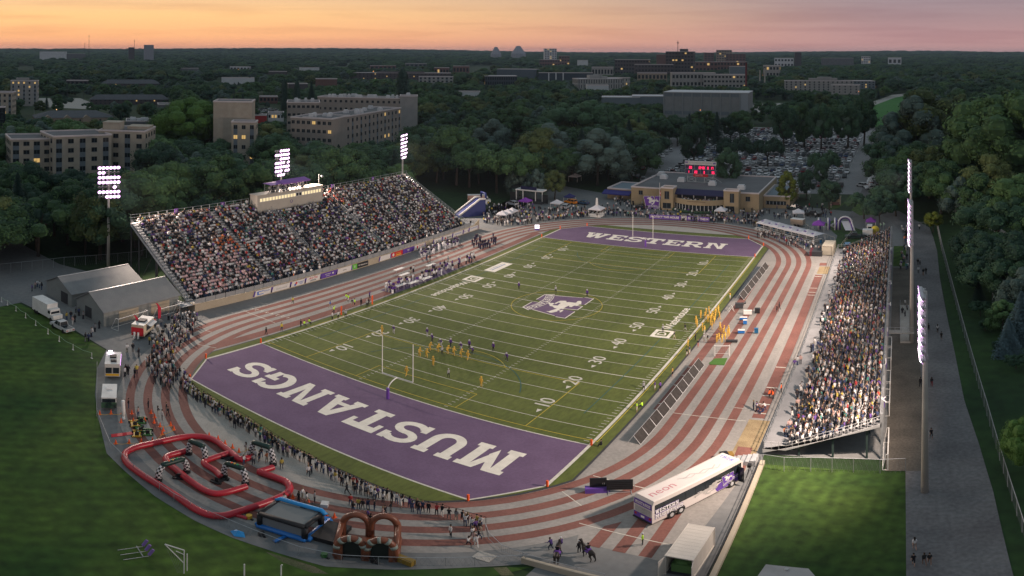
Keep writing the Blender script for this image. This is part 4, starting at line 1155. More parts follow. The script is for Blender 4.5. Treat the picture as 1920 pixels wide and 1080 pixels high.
# -- trees
def leafmat(name,c1,c2):
 m=bpy.data.materials.new(name);m.use_nodes=True
 nt=m.node_tree;b=nt.nodes['Principled BSDF']
 b.inputs['Roughness'].default_value=.75;b.inputs['Specular IOR Level'].default_value=.2
 g=nt.nodes.new('ShaderNodeNewGeometry');n=nt.nodes.new('ShaderNodeTexNoise');n.inputs['Scale'].default_value=.35;n.inputs['Detail'].default_value=3
 nt.links.new(g.outputs['Position'],n.inputs['Vector'])
 oi=nt.nodes.new('ShaderNodeObjectInfo')
 ad=nt.nodes.new('ShaderNodeMath');ad.operation='MULTIPLY_ADD';ad.inputs[1].default_value=.55;ad.inputs[2].default_value=-.27
 nt.links.new(oi.outputs['Random'],ad.inputs[0])
 nb=nt.nodes.new('ShaderNodeTexNoise');nb.inputs['Scale'].default_value=.011;nb.inputs['Detail'].default_value=3;nt.links.new(g.outputs['Position'],nb.inputs['Vector'])
 ab=nt.nodes.new('ShaderNodeMath');ab.operation='MULTIPLY_ADD';ab.inputs[1].default_value=1.1;ab.inputs[2].default_value=-.55;nt.links.new(nb.outputs[0],ab.inputs[0])
 ac=nt.nodes.new('ShaderNodeMath');ac.operation='ADD';nt.links.new(ab.outputs[0],ac.inputs[0]);nt.links.new(ad.outputs[0],ac.inputs[1]);ad=ac
 a2=nt.nodes.new('ShaderNodeMath');a2.operation='ADD'
 nt.links.new(ad.outputs[0],a2.inputs[0]);nt.links.new(n.outputs[0],a2.inputs[1])
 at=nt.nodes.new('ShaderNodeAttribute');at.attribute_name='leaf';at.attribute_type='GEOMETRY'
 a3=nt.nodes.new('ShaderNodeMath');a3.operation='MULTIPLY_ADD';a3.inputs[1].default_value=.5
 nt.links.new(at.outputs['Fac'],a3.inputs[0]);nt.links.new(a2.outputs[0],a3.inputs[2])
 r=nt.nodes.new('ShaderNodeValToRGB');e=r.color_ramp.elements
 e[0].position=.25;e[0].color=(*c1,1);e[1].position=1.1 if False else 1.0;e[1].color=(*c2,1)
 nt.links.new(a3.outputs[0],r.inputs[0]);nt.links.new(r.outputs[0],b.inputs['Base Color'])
 return m
LEAF={'bright':leafmat('leaf_bright',(0.022,0.062,0.014),(0.085,0.165,0.035)),'dark':leafmat('leaf_dark',(0.014,0.037,0.024),(0.049,0.100,0.049)),'mid':leafmat('leaf_mid',(0.018,0.045,0.021),(0.074,0.137,0.047)),'olive':leafmat('leaf_olive',(0.035,0.054,0.018),(0.114,0.137,0.047)),'grey':leafmat('leaf_grey',(0.035,0.060,0.053),(0.089,0.128,0.105)),'yellow':leafmat('leaf_yellow',(0.05,0.07,0.010),(0.15,0.17,0.022)),'fir':leafmat('leaf_fir',(0.009,0.027,0.021),(0.035,0.064,0.047)),'blue':leafmat('leaf_blue',(0.029,0.054,0.065),(0.079,0.128,0.140))}
BARK=mat('bark',(0.045,0.035,0.028),0.95,var=.2,scale=1.5)
def crown_mesh(name,kind,n,leaf,seed,m):
 rg=np.random.default_rng(seed)
 C=[];r=[]
 if kind=='round':
  k=46
  d=rg.normal(size=(k,3));d/=np.linalg.norm(d,axis=1)[:,None]
  rad_=rg.uniform(.45,1.0,k)**.5
  C=d*rad_[:,None]*[.36,.36,.33]+[0,0,.62];C[:,2]=np.maximum(C[:,2],.26)
  r=rg.uniform(.085,.155,k)
 elif kind=='tall':
  k=50
  t=rg.uniform(0,1,k);a=rg.uniform(0,2*pi,k);w=.27*np.sin(np.pi*np.clip(t*.80+.17,0,1))**.7
  q=rg.uniform(.4,1,k)**.5
  C=np.c_[w*q*np.cos(a),w*q*np.sin(a),.2+.74*t];r=rg.uniform(.06,.115,k)
 elif kind=='wide':
  k=52
  a=rg.uniform(0,2*pi,k);q=rg.uniform(.2,1,k)**.5
  C=np.c_[.50*q*np.cos(a),.50*q*np.sin(a),.55+.30*np.sqrt(np.maximum(0,1-q*q))*rg.uniform(.2,1,k)-.12*rg.uniform(0,1,k)]
  r=rg.uniform(.08,.15,k)
 elif kind=='willow':
  k=60
  a=rg.uniform(0,2*pi,k);t=rg.uniform(0,1,k);w=.30+.16*(1-t);q=rg.uniform(.6,1,k)
  w=np.where(t>.75,w*(1-t)*3.6,w)
  C=np.c_[w*q*np.cos(a),w*q*np.sin(a),.16+.76*t];r=rg.uniform(.07,.12,k)
 if kind=='conifer':
  t=rg.uniform(0,1,n)**1.25;a=rg.uniform(0,2*pi,n);lay=np.round(t*17)/17
  w=.23*(1-t)+.012;q=rg.uniform(.25,1,n)**.6;w=w*(1+.38*np.sin(t*15*2*pi)+.22*np.sin(a*5+lay*9)+.15*np.sin(a*3+1))
  pos=np.c_[w*q*np.cos(a),w*q*np.sin(a),.06+.93*t-w*q*.35]
  nrm=np.c_[np.cos(a)*.5,np.sin(a)*.5,np.full(n,.9)];tone=rg.uniform(0,1,n)
 elif kind=='column':
  t=rg.uniform(0,1,n);a=rg.uniform(0,2*pi,n)
  w=.13*np.sqrt(np.maximum(0.0,np.sin(np.pi*np.clip(t*.93+.06,0,1))));q=rg.uniform(.5,1,n)
  pos=np.c_[w*q*np.cos(a),w*q*np.sin(a),.02+.97*t];nrm=np.c_[np.cos(a),np.sin(a),np.full(n,.5)];tone=rg.uniform(0,1,n)
 else:
  C=np.asarray(C);r=np.asarray(r);k=len(C)
  w=r**2;ci=rg.choice(k,n,p=w/w.sum())
  d=rg.normal(size=(n,3));d[:,2]+=.35;d/=np.linalg.norm(d,axis=1)[:,None]
  rr=r[ci]*rg.uniform(.72,1.12,n)
  pos=C[ci]+d*rr[:,None]*[1,1,.82]
  if kind=='willow':pos[:,2]-=rg.uniform(0,.09,n)
  nrm=d+rg.normal(size=(n,3))*.35;ct=rg.uniform(0,1,k);tone=ct[ci]*.7+rg.uniform(0,.3,n)
 nrm=nrm/np.linalg.norm(nrm,axis=1)[:,None]
 up=rg.normal(size=(n,3));t1=np.cross(nrm,up);t1/=np.linalg.norm(t1,axis=1)[:,None];t2=np.cross(nrm,t1)
 s=leaf*rg.uniform(.6,1.3,n)[:,None]
 v=np.stack([pos-t1*s,pos-t2*s*.6,pos+t1*s,pos+t2*s*.6],1).reshape(-1,3)
 F=np.arange(4*n).reshape(n,4)
 tn=np.repeat(tone,4)
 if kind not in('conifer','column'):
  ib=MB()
  for c,q in zip(C,r):ib.ball(tuple(c*[.93,.93,1]),q*.80,6,4)  # filler lumps added inside the crown to stop light leaking through
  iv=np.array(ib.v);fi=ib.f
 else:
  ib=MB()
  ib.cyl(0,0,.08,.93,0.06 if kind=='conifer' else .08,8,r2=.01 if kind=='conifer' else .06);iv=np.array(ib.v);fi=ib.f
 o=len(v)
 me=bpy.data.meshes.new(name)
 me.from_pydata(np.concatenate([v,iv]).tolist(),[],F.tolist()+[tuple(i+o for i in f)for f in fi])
 at=me.attributes.new('leaf','FLOAT','POINT')
 at.data.foreach_set('value',np.concatenate([tn,np.full(len(iv),0.0)]))  # inner filler gets the darkest leaf tone, crown shade put into colour
 me.materials.append(m)
 return me
def trunk_mesh(kind,seed):
 rg=random.Random(seed);mb=MB()
 if kind in('conifer','column'):
  mb.cyl(0,0,0,.5,.018,6,r2=.010)
 else:
  b=Vector((rg.uniform(-.02,.02),rg.uniform(-.02,.02),.30))
  mb.tube([(0,0,0),b*.5,b],.026,6,r2=.018)
  for k in range(6):
   a=k*pi/3+rg.uniform(-.3,.3);e=b+Vector((cos(a)*.24,sin(a)*.24,rg.uniform(.2,.42)))
   mb.tube([b,b.lerp(e,.5)+Vector((0,0,.04)),e],.012,4,r2=.004)
 return mb.mesh('trunk',BARK)
PROTO={}
for i,(key,kind,n,leaf,mk)in enumerate([('roundA','round',5200,.017,'dark'),('roundB','round',5200,.017,'mid'),('roundC','round',4600,.019,'olive'),('tallA','tall',4600,.015,'mid'),('wideA','wide',5200,.017,'dark'),('wideB','wide',5200,.017,'mid'),('willow','willow',5600,.015,'grey'),('willowB','willow',5200,.016,'mid'),('fir','conifer',9000,.017,'fir'),('spruce','conifer',9000,.017,'blue'),('column','column',2200,.016,'fir'),('yellow','tall',3200,.02,'yellow'),('yellowround','round',3400,.022,'yellow'),('nearround','round',15000,.0105,'bright')]):
 PROTO[key]=(crown_mesh('crown_'+key,kind,n,leaf,100+i,LEAF[mk]),trunk_mesh(kind,i))
TDESC={'roundA':'dark green round tree','roundB':'green round-crowned tree','roundC':'olive green round tree','tallA':'tall pale green tree','wideA':'broad dark tree','wideB':'broad green tree','willow':'greyish green willow','willowB':'green willow-like tree','fir':'dark pointed fir','spruce':'blue-green spruce','column':'narrow columnar evergreen','yellow':'yellow-green upright tree','yellowround':'small yellow-leaved tree','nearround':'bright green tree'}
TREES=[]
def tree(x,y,h,key,label=None,w=1.0,solo=True):
 TREES.append((x,y,h,key,label,w))
def put_tree(x,y,h,key,label,w=1.0,group='trees round the campus'):
 t=thing('tree',label,'tree',(x,y,terrain(x,y)),R.uniform(0,6.28),group)
 cm,tm=PROTO[key]
 linkmesh('trunk',tm,t,scale=(h,h,h));linkmesh('crown',cm,t,scale=(h*w,h*w,h))
 return t
def inpoly(x,y,poly):
 c=False;n=len(poly);j=n-1
 for i in range(n):
  xi,yi=poly[i];xj,yj=poly[j]
  if(yi>y)!=(yj>y)and x<(xj-xi)*(y-yi)/(yj-yi)+xi:c=not c
  j=i
 return c
CLEAR=[]
CLEAR.append([(-92,-90),(-92,62),(-66,92),(-66,128),(-36,150),(-36,158),(-84,300),(-60,390),(60,390),(58,170),(66,120),(79,96),(79,-140),(-60,-200)])
CLEAR.append(W2((1590,250),(1600,200),(1720,168),(1690,250)))
CLEAR.append(W2((25,125),(65,125),(75,150),(18,152)))
CLEAR.append(W2((60,180),(175,182),(175,206),(60,200)))
CLEAR.append(W2((45,236),(200,236),(215,262),(60,262)))
CLEAR.append(W2((1400,190),(1500,190),(1500,214),(1400,218)))
CLEAR.append(W2((870,126),(930,126),(925,142),(865,142)))
CLEAR.append(W2((475,205),(540,205),(535,225),(470,228)))
CLEAR.append(W2((1770,380),(1920,445),(1920,470),(1770,400)))
CLEAR.append(W2((1838,275),(1870,270),(1895,312),(1880,345),(1846,345),(1842,300)))
CLEAR.append([(78,-90),(104,-90),(95,10),(93,90),(78,96)])
CLEAR.append(W2((795,350),(905,355),(1000,380),(960,400),(880,405),(800,385)))
BFOOT=[]
SIGHT=[]
def free(x,y,m=0):
 for p in CLEAR:
  if inpoly(x,y,p):return False
 for(bx,by,br)in BFOOT:
  if(x-bx)**2+(y-by)**2<(br+m)**2:return False
 return True
# -- buildings
BRICKC=mat('cream_brick',(0.33,0.28,0.225),0.9,var=0.06,scale=.4,col2=(0.38,0.33,0.265))
BRICKG=mat('grey_stone',(0.26,0.25,0.24),0.9,var=0.06,scale=.3,col2=(0.30,0.285,0.27))
BRICKD=mat('dark_brick',(0.075,0.062,0.065),0.9,var=0.08,scale=.3)
BRICKR=mat('red_brick',(0.14,0.075,0.065),0.9,var=0.08,scale=.3)
STONET=mat('sandstone',(0.27,0.21,0.16),0.9,var=0.06,scale=.3)
ROOFG=mat('gravel_roof',(0.12,0.12,0.125),0.95,var=0.1,scale=.15)
ROOFL=mat('pale_roof',(0.50,0.50,0.51),0.8,var=0.06,scale=.1)
COPING=mat('roof_coping',(0.55,0.48,0.47),0.7)
SHING=mat('roof_shingles',(0.085,0.088,0.095),0.95,var=0.08,scale=.4)
BLUEP=mat('bluegrey_panel',(0.13,0.155,0.175),0.7,var=0.06,scale=.5)
WINLIT=mat('window_lit',(0.4,0.3,0.15),0.3,emit=(1.0,0.62,0.20),estr=.5)
WINM={}
def winmesh(w,h,lit=False):
 k=(round(w,2),round(h,2),lit)
 if k not in WINM:
  mb=MB();mb.box(-w/2,-.03,-h/2,w/2,.02,h/2,0)
  mb.box(-w/2-.08,-.07,-h/2-.1,w/2+.08,-.03,-h/2,1);mb.box(-.04,-.06,-h/2,.04,-.03,h/2,1)
  WINM[k]=mb.mesh('window',[WINLIT if lit else GLASS,BLUEP])
 return WINM[k]
def building(cx,cy,L,Dp,H,rz,m,label,cat='building',floors=4,cols=8,ww=1.4,wh=1.5,z0=1.2,roof=ROOFG,name='building',parapet=.6,lit=.04,sides=(0,1,3),panels=True,group=None,units=0,top=None,zb=None,joined=False):
 """box building, local -Y is its front; each window is its own part"""
 z_=terrain(cx,cy)if zb is None else zb
 t=thing(name,label,cat,(cx,cy,z_),rz,group)
 BFOOT.append((cx,cy,max(L,Dp)*.5+3))
 mb=MB();mb.box(-L/2,-Dp/2,-2,L/2,Dp/2,H);mb.build('wall',m,t)
 mb=MB();mb.box(-L/2+.3,-Dp/2+.3,H,L/2-.3,Dp/2-.3,H+.05);mb.build('roof',roof,t)
 if parapet:
  mb=MB()
  for(a,b,c,d)in((-L/2-.15,-Dp/2-.15,L/2+.15,-Dp/2+.3),(-L/2-.15,Dp/2-.3,L/2+.15,Dp/2+.15),(-L/2-.15,-Dp/2+.3,-L/2+.3,Dp/2-.3),(L/2-.3,-Dp/2+.3,L/2+.15,Dp/2-.3)):
   mb.box(a,b,H+.0,c,d,H+parapet)
  mb.build('parapet',COPING,t)
 if floors:
  fh=(H-z0)/floors
  jm=MB()
  for side in sides:
   ln=L if side in(0,2)else Dp
   nc=cols if side in(0,2)else max(2,round(cols*Dp/L))
   for f in range(floors):
    for c in range(nc):
     u=-ln/2+(c+.5)*ln/nc;z=z0+(f+.55)*fh
     if side==0:pos=(u,-Dp/2-.02,z);rot=0
     elif side==1:pos=(L/2+.02,u,z);rot=pi/2
     elif side==2:pos=(u,Dp/2+.02,z);rot=pi
     else:pos=(-L/2-.02,u,z);rot=-pi/2
     lit_=R.random()<lit
     if joined and not lit_:
      jm.box(-ww/2,-.05,-wh/2,ww/2,.03,wh/2,0,Matrix.Translation(pos)@Matrix.Rotation(rot,4,'Z'))
     else:
      linkmesh('window',winmesh(ww,wh,lit_),t,pos,rot)
  if joined and jm.v:
   o=jm.build('window_rows',GLASS,t);o['kind']='stuff'
  if panels:
   for c in range(0,cols,2):
    mb=MB()
    u=-L/2+(c+.5)*L/cols
    if 1:mb.box(u-ww/2-.05,-Dp/2-.012,z0+.4,u+ww/2+.05,-Dp/2+.1,H-.9)
    mb.build('spandrel_panel',BLUEP,t)
 for k in range(units):
  mb=MB();w=R.uniform(1.6,2.8)
  mb.box(-w/2,-1.1,0,w/2,1.1,1.3);mb.box(-w/2+.2,-.8,1.3,w/2-.2,.8,1.9)
  mb.build('roof_unit',ROOFL,t,loc=(R.uniform(-L/2+3,L/2-3),R.uniform(-Dp/2+2,Dp/2-2),H+.05))
 if top:
  for(x,y,a,b,h)in top:
   mb=MB();mb.box(x-a/2,y-b/2,H,x+a/2,y+b/2,H+h);mb.box(x-a/2-.15,y-b/2-.15,H+h,x+a/2+.15,y+b/2+.15,H+h+.35);mb.build('rooftop_block',m,t)
 return t
def at_px(u,v_top,H,zg=0.0):
 """ground place of a wall whose top (height H above ground zg) is seen at pixel (u, v_top)"""
 d=ray(u,v_top);s=(H+zg-CAM[2])/d[2]
 return CAM[0]+d[0]*s,CAM[1]+d[1]*s
def px_building(u0,u1,vtop,H,depth,label,m,turn=0.0,vb=None,**kw):
 um=(u0+u1)/2
 x,y=at_px(um,vtop,H)
 D=hypot(x-CAM[0],y-CAM[1])
 SIGHT.append((u0,u1,vb or vtop+.8*H/D*FX,D))
 L=(u1-u0)/FX*D/max(.3,cos(turn)+abs(sin(turn))*depth/max(1,(u1-u0)/FX*D)*0)
 dx,dy=(x-CAM[0])/D,(y-CAM[1])/D
 return building(x+dx*depth/2,y+dy*depth/2,L,depth,H,face_cam(x,y)+turn,m,label,**kw)
px_building(86,196,256,19,20,'cream brick dormitory with stepped roofline above the left trees',BRICKC,turn=.30,vb=325,floors=5,cols=5,ww=2.3,wh=1.7,name='dormitory',cat='dormitory',z0=.5)
px_building(196,283,247,20,20,'cream brick dormitory wing with taller stair block, right half',BRICKC,turn=-.25,vb=318,floors=5,cols=4,ww=2.2,wh=1.7,name='dormitory',cat='dormitory',z0=.5,top=[(-5,-4,7,8,3.2),(5,2,9,9,1.2)])
px_building(14,92,262,17.5,18,'low cream dormitory wing left of the stepped one',BRICKC,turn=.15,vb=305,floors=5,cols=4,ww=2.4,wh=1.6,name='dormitory',cat='dormitory',z0=.5)
px_building(404,476,192,30,16,'cream dormitory tower with blank upper storeys behind the big tree',BRICKC,turn=-.12,vb=265,floors=0,name='dormitory_tower',cat='tower',z0=2)
px_building(436,482,230,22.5,8,'shorter cream block with windows in front of the blank tower',BRICKC,turn=-.12,floors=5,cols=3,ww=1.6,wh=1.6,name='dormitory',cat='dormitory')
def long_dorm(uA,vA,uB,vB,H,depth,label,**kw):
 ax,ay=at_px(uA,vA,H);bx,by=at_px(uB,vB,H)
 SIGHT.append((uA,uB,268,hypot(ax-CAM[0],ay-CAM[1])))
 L=hypot(bx-ax,by-ay);rz=atan2(by-ay,bx-ax)
 nx,ny=-sin(rz),cos(rz)
 return building((ax+bx)/2+nx*depth/2,(ay+by)/2+ny*depth/2,L,depth,H,rz,kw.pop('m',BRICKG),label,**kw)
long_dorm(622,224,752,203,21,16,'long grey-brown dormitory block with five window rows receding right',m=mat('taupe_brick',(0.28,0.24,0.21),0.9,var=.06,scale=.3),floors=5,cols=17,ww=1.5,wh=1.7,units=12,sides=(0,1),name='dormitory',cat='dormitory',panels=True)
long_dorm(545,221,623,224.5,21.2,22,'front wing of the taupe dormitory, facing the camera',m=MATS['taupe_brick'],floors=5,cols=8,ww=1.6,wh=1.5,units=4,sides=(0,3),name='dormitory',cat='dormitory',panels=False)
px_building(538,600,193,24,20,'rear wing of the taupe dormitory with rooftop vents',MATS['taupe_brick'],turn=.0,floors=5,cols=7,ww=1.6,wh=1.4,units=6,name='dormitory',cat='dormitory',panels=False)
px_building(600,760,184,24.5,16,'long rear roof of the taupe dormitory crowded with fan units',MATS['taupe_brick'],turn=-.25,floors=5,cols=16,ww=1.4,wh=1.4,units=18,name='dormitory',cat='dormitory',panels=False)
px_building(750,783,181,26,12,'blank dark tower at the right end of the taupe dormitory',BRICKG,turn=.0,floors=0,name='dormitory_tower',cat='tower',units=2)
px_building(21,72,152,24,14,'modern grey apartment block with amber-lit window column',BRICKG,turn=-.1,floors=6,cols=5,ww=1.5,wh=1.8,lit=.16,name='apartment_block',cat='apartment block',top=[(-2,0,12,8,2.5)])
px_building(-20,27,174,22,16,'pale apartment block cut by the left edge, with glass corner',BRICKC,turn=-.2,floors=5,cols=5,ww=1.6,wh=1.8,name='apartment_block',cat='apartment block')
px_building(-15,10,202,20,6,'narrow glazed stair tower at the left edge',GLASS,turn=0,floors=5,cols=2,ww=2.0,wh=2.4,name='stair_tower',cat='tower',panels=False)
def gable_house(u0,u1,vridge,H,depth,label,wm,rm,turn=0.0,hip=True,cols=6,name='house',floors=1,gables=0):
 um=(u0+u1)/2
 x,y=at_px(um,vridge,H);D=hypot(x-CAM[0],y-CAM[1]);L=(u1-u0)/FX*D
 t=thing(name,label,'building',(x,y,0),face_cam(x,y)+turn)
 SIGHT.append((u0,u1,vridge+.75*H/D*FX,D))
 BFOOT.append((x,y,L*.5+2))
 He=H*.52
 mb=MB();mb.box(-L/2+.5,-depth/2+.5,0,L/2-.5,depth/2-.5,He);mb.build('wall',wm,t)
 q=depth/2*(1 if hip else 0)
 mb=MB();mb.add([(-L/2,-depth/2,He),(L/2,-depth/2,He),(L/2,depth/2,He),(-L/2,depth/2,He),(-L/2+q,0,H),(L/2-q,0,H)],[(0,1,5,4),(1,2,5),(2,3,4,5),(3,0,4),(3,2,1,0)])
 mb.build('roof',rm,t)
 for k in range(gables):
  gx=-L/2+(k+.7)*L/(gables+1.2)
  mb=MB();mb.add([(gx-3,-depth/2-.6,0),(gx+3,-depth/2-.6,0),(gx+3,-depth/2-.6,He),(gx,-depth/2-.6,He+2),(gx-3,-depth/2-.6,He),(gx-3,-depth/2+4,He),(gx+3,-depth/2+4,He),(gx,-depth/2+4,He+2)],[(0,1,2,3,4),(3,2,6,7),(4,3,7,5)])
  mb.build('gable',STONET,t)
 for f in range(floors):
  for c in range(cols):
   linkmesh('window',winmesh(1.3,1.3,R.random()<.08),t,(-L/2+(c+.5)*L/cols,-depth/2+.45,(f+.6)*He/floors),0)
 return t
gable_house(62,212,207,9,26,'wide grey hip-roofed hall with three small gables',STONET,SHING,gables=3,cols=8,turn=.12)
gable_house(168,318,177,10,14,'long low dark-roofed residence row beneath the trees',BRICKD,SHING,cols=18,floors=2,turn=.04)
gable_house(190,300,149,12,18,'dark hip-roofed residence on the slope, farther row',BRICKD,SHING,cols=14,floors=2)
px_building(236,288,228,6,20,'low flat roof with pale vents right of the hipped hall',ROOFG,floors=0,units=9,name='low_building')
px_building(657,846,137,14,26,'long modern dark campus block with overhanging pale roof',BRICKD,turn=-.05,floors=3,cols=26,ww=1.8,wh=1.9,lit=.06,joined=True,roof=ROOFL,name='campus_building',panels=False,top=[(0,2,90,18,2.5)])
px_building(785,850,144,12,18,'glazed end pavilion of the long dark campus block',BRICKG,turn=.0,floors=2,cols=8,ww=3.4,wh=2.6,lit=.05,joined=True,roof=ROOFL,name='campus_building')
px_building(908,968,143,16,36,'dark glass box building with flat pale roof',mat('dark_cladding',(0.03,0.045,0.06),.4,var=.1,scale=.2),turn=.08,floors=2,cols=14,ww=2.2,wh=4.5,joined=True,roof=ROOFL,name='campus_building',panels=False)
px_building(935,1008,130,19,34,'blue-grey windowless block behind the glass box',mat('slate_cladding',(0.07,0.09,0.11),.6,var=.08,scale=.2),turn=-.25,floors=0,roof=ROOFL,name='campus_building')
px_building(1010,1112,137,16,24,'dark hall behind three pale vertical fins',MATS['dark_cladding'],turn=.0,floors=0,name='campus_building')
for u in(1029,1042.5,1056):
 x,y=at_px(u,137,19);t=thing('vent_stack',{1029:'first',1042.5:'middle',1056:'last'}[u]+' of three pale vertical stacks beside the dark hall','chimney',(x*1,y*1,0),0,'pale stacks at the dark hall')
 mb=MB();mb.cyl(0,0,0,19,1.0,10);mb.build('stack',ROOFL,t);mb=MB();mb.cyl(0,0,19,19.6,1.2,10);mb.build('cap',WHITE,t)
px_building(1078,1162,148,16,30,'pale-roofed science building with tall fluted walls',BRICKG,turn=.3,floors=2,cols=18,ww=1.0,wh=5.0,joined=True,roof=ROOFL,name='campus_building',top=[(-6,0,16,14,5),(10,4,10,10,3)])
px_building(1140,1180,146,14,16,'grey wing right of the pale-roofed science building',BRICKG,turn=-.2,floors=2,cols=6,ww=1.6,wh=3.0,joined=True,name='campus_building')
def arena():
 H=21.0
 ax,ay=at_px(1245,173,H);bx,by=at_px(1403,175,H)
 L=hypot(bx-ax,by-ay);rz=atan2(by-ay,bx-ax);dpt=34
 SIGHT.append((1243,1405,216,hypot(ax-CAM[0],ay-CAM[1])))
 cx,cy=(ax+bx)/2-sin(rz)*dpt/2,(ay+by)/2+cos(rz)*dpt/2
 t=thing('arena','large blue-grey ribbed sports hall with pale roof above the parking lot','sports hall',(cx,cy,0),rz)
 BFOOT.append((cx,cy,26));CLEAR.append([(cx+a*cos(rz)-b*sin(rz),cy+a*sin(rz)+b*cos(rz))for a,b in((-L/2-1,-19),(L/2+2,-19),(L/2+1,18),(-L/2-1,18))])
 mb=MB();mb.box(-L/2,-dpt/2,0,L/2,dpt/2,H);mb.build('wall',mat('arena_panel',(0.20,0.205,0.205),.85,var=.06,scale=.3),t)
 mb=MB();mb.box(-L/2-.3,-dpt/2-.3,H,L/2+.3,dpt/2+.3,H+.5);mb.build('roof',ROOFL,t)
 for k in range(9):
  x=-L/2+k*L*.90/8
  mb=MB();mb.box(x-.5,-dpt/2-.5,0,x+.5,-dpt/2-.0,H-.05);mb.build('pilaster',mat('pilaster_concrete',(0.21,0.22,0.225),.85),t)
  if k<8:
   mb=MB();w=L*.9/8
   mb.box(x+.6,-dpt/2-.06,H-3.2,x+w-.6,-dpt/2+.1,H-.4);mb.build('panel',BLUEP,t);mb=MB();mb.box(x+.6,-dpt/2-.06,3.2,x+w-.6,-dpt/2+.1,6.0)
   mb.build('panel',BLUEP,t)
 mb=MB();mb.box(L*.41,-dpt/2-.1,4,L/2-.1,-dpt/2+.1,H-.1);mb.build('panel',mat('pale_panel',(0.25,0.27,0.29),.7),t)
arena()
px_building(1185,1246,181,8,30,'low annex with bright flat roof left of the ribbed sports hall',BLUEP,floors=0,roof=ROOFL,name='annex')
px_building(1128,1200,183,7,26,'low pale flat roof among trees left of the annex',BLUEP,floors=0,roof=ROOFL,name='annex')
px_building(1470,1600,152,15,24,'grey stone college building with paired white windows',BRICKG,turn=.05,floors=4,cols=15,ww=1.8,wh=2.0,lit=.05,name='campus_building',top=[(6,2,40,14,3.2),(8,2,20,10,5)],panels=False)
px_building(1560,1612,160,12,18,'projecting grey stone wing of the college building',BRICKG,turn=-.1,floors=3,cols=5,ww=1.6,wh=1.8,name='campus_building',panels=False)
px_building(1575,1643,152,12,24,'bluish glazed wing at the right end of the college',BLUEP,turn=-.15,floors=3,cols=10,ww=2.2,wh=1.6,joined=True,roof=ROOFL,name='campus_building',panels=False)
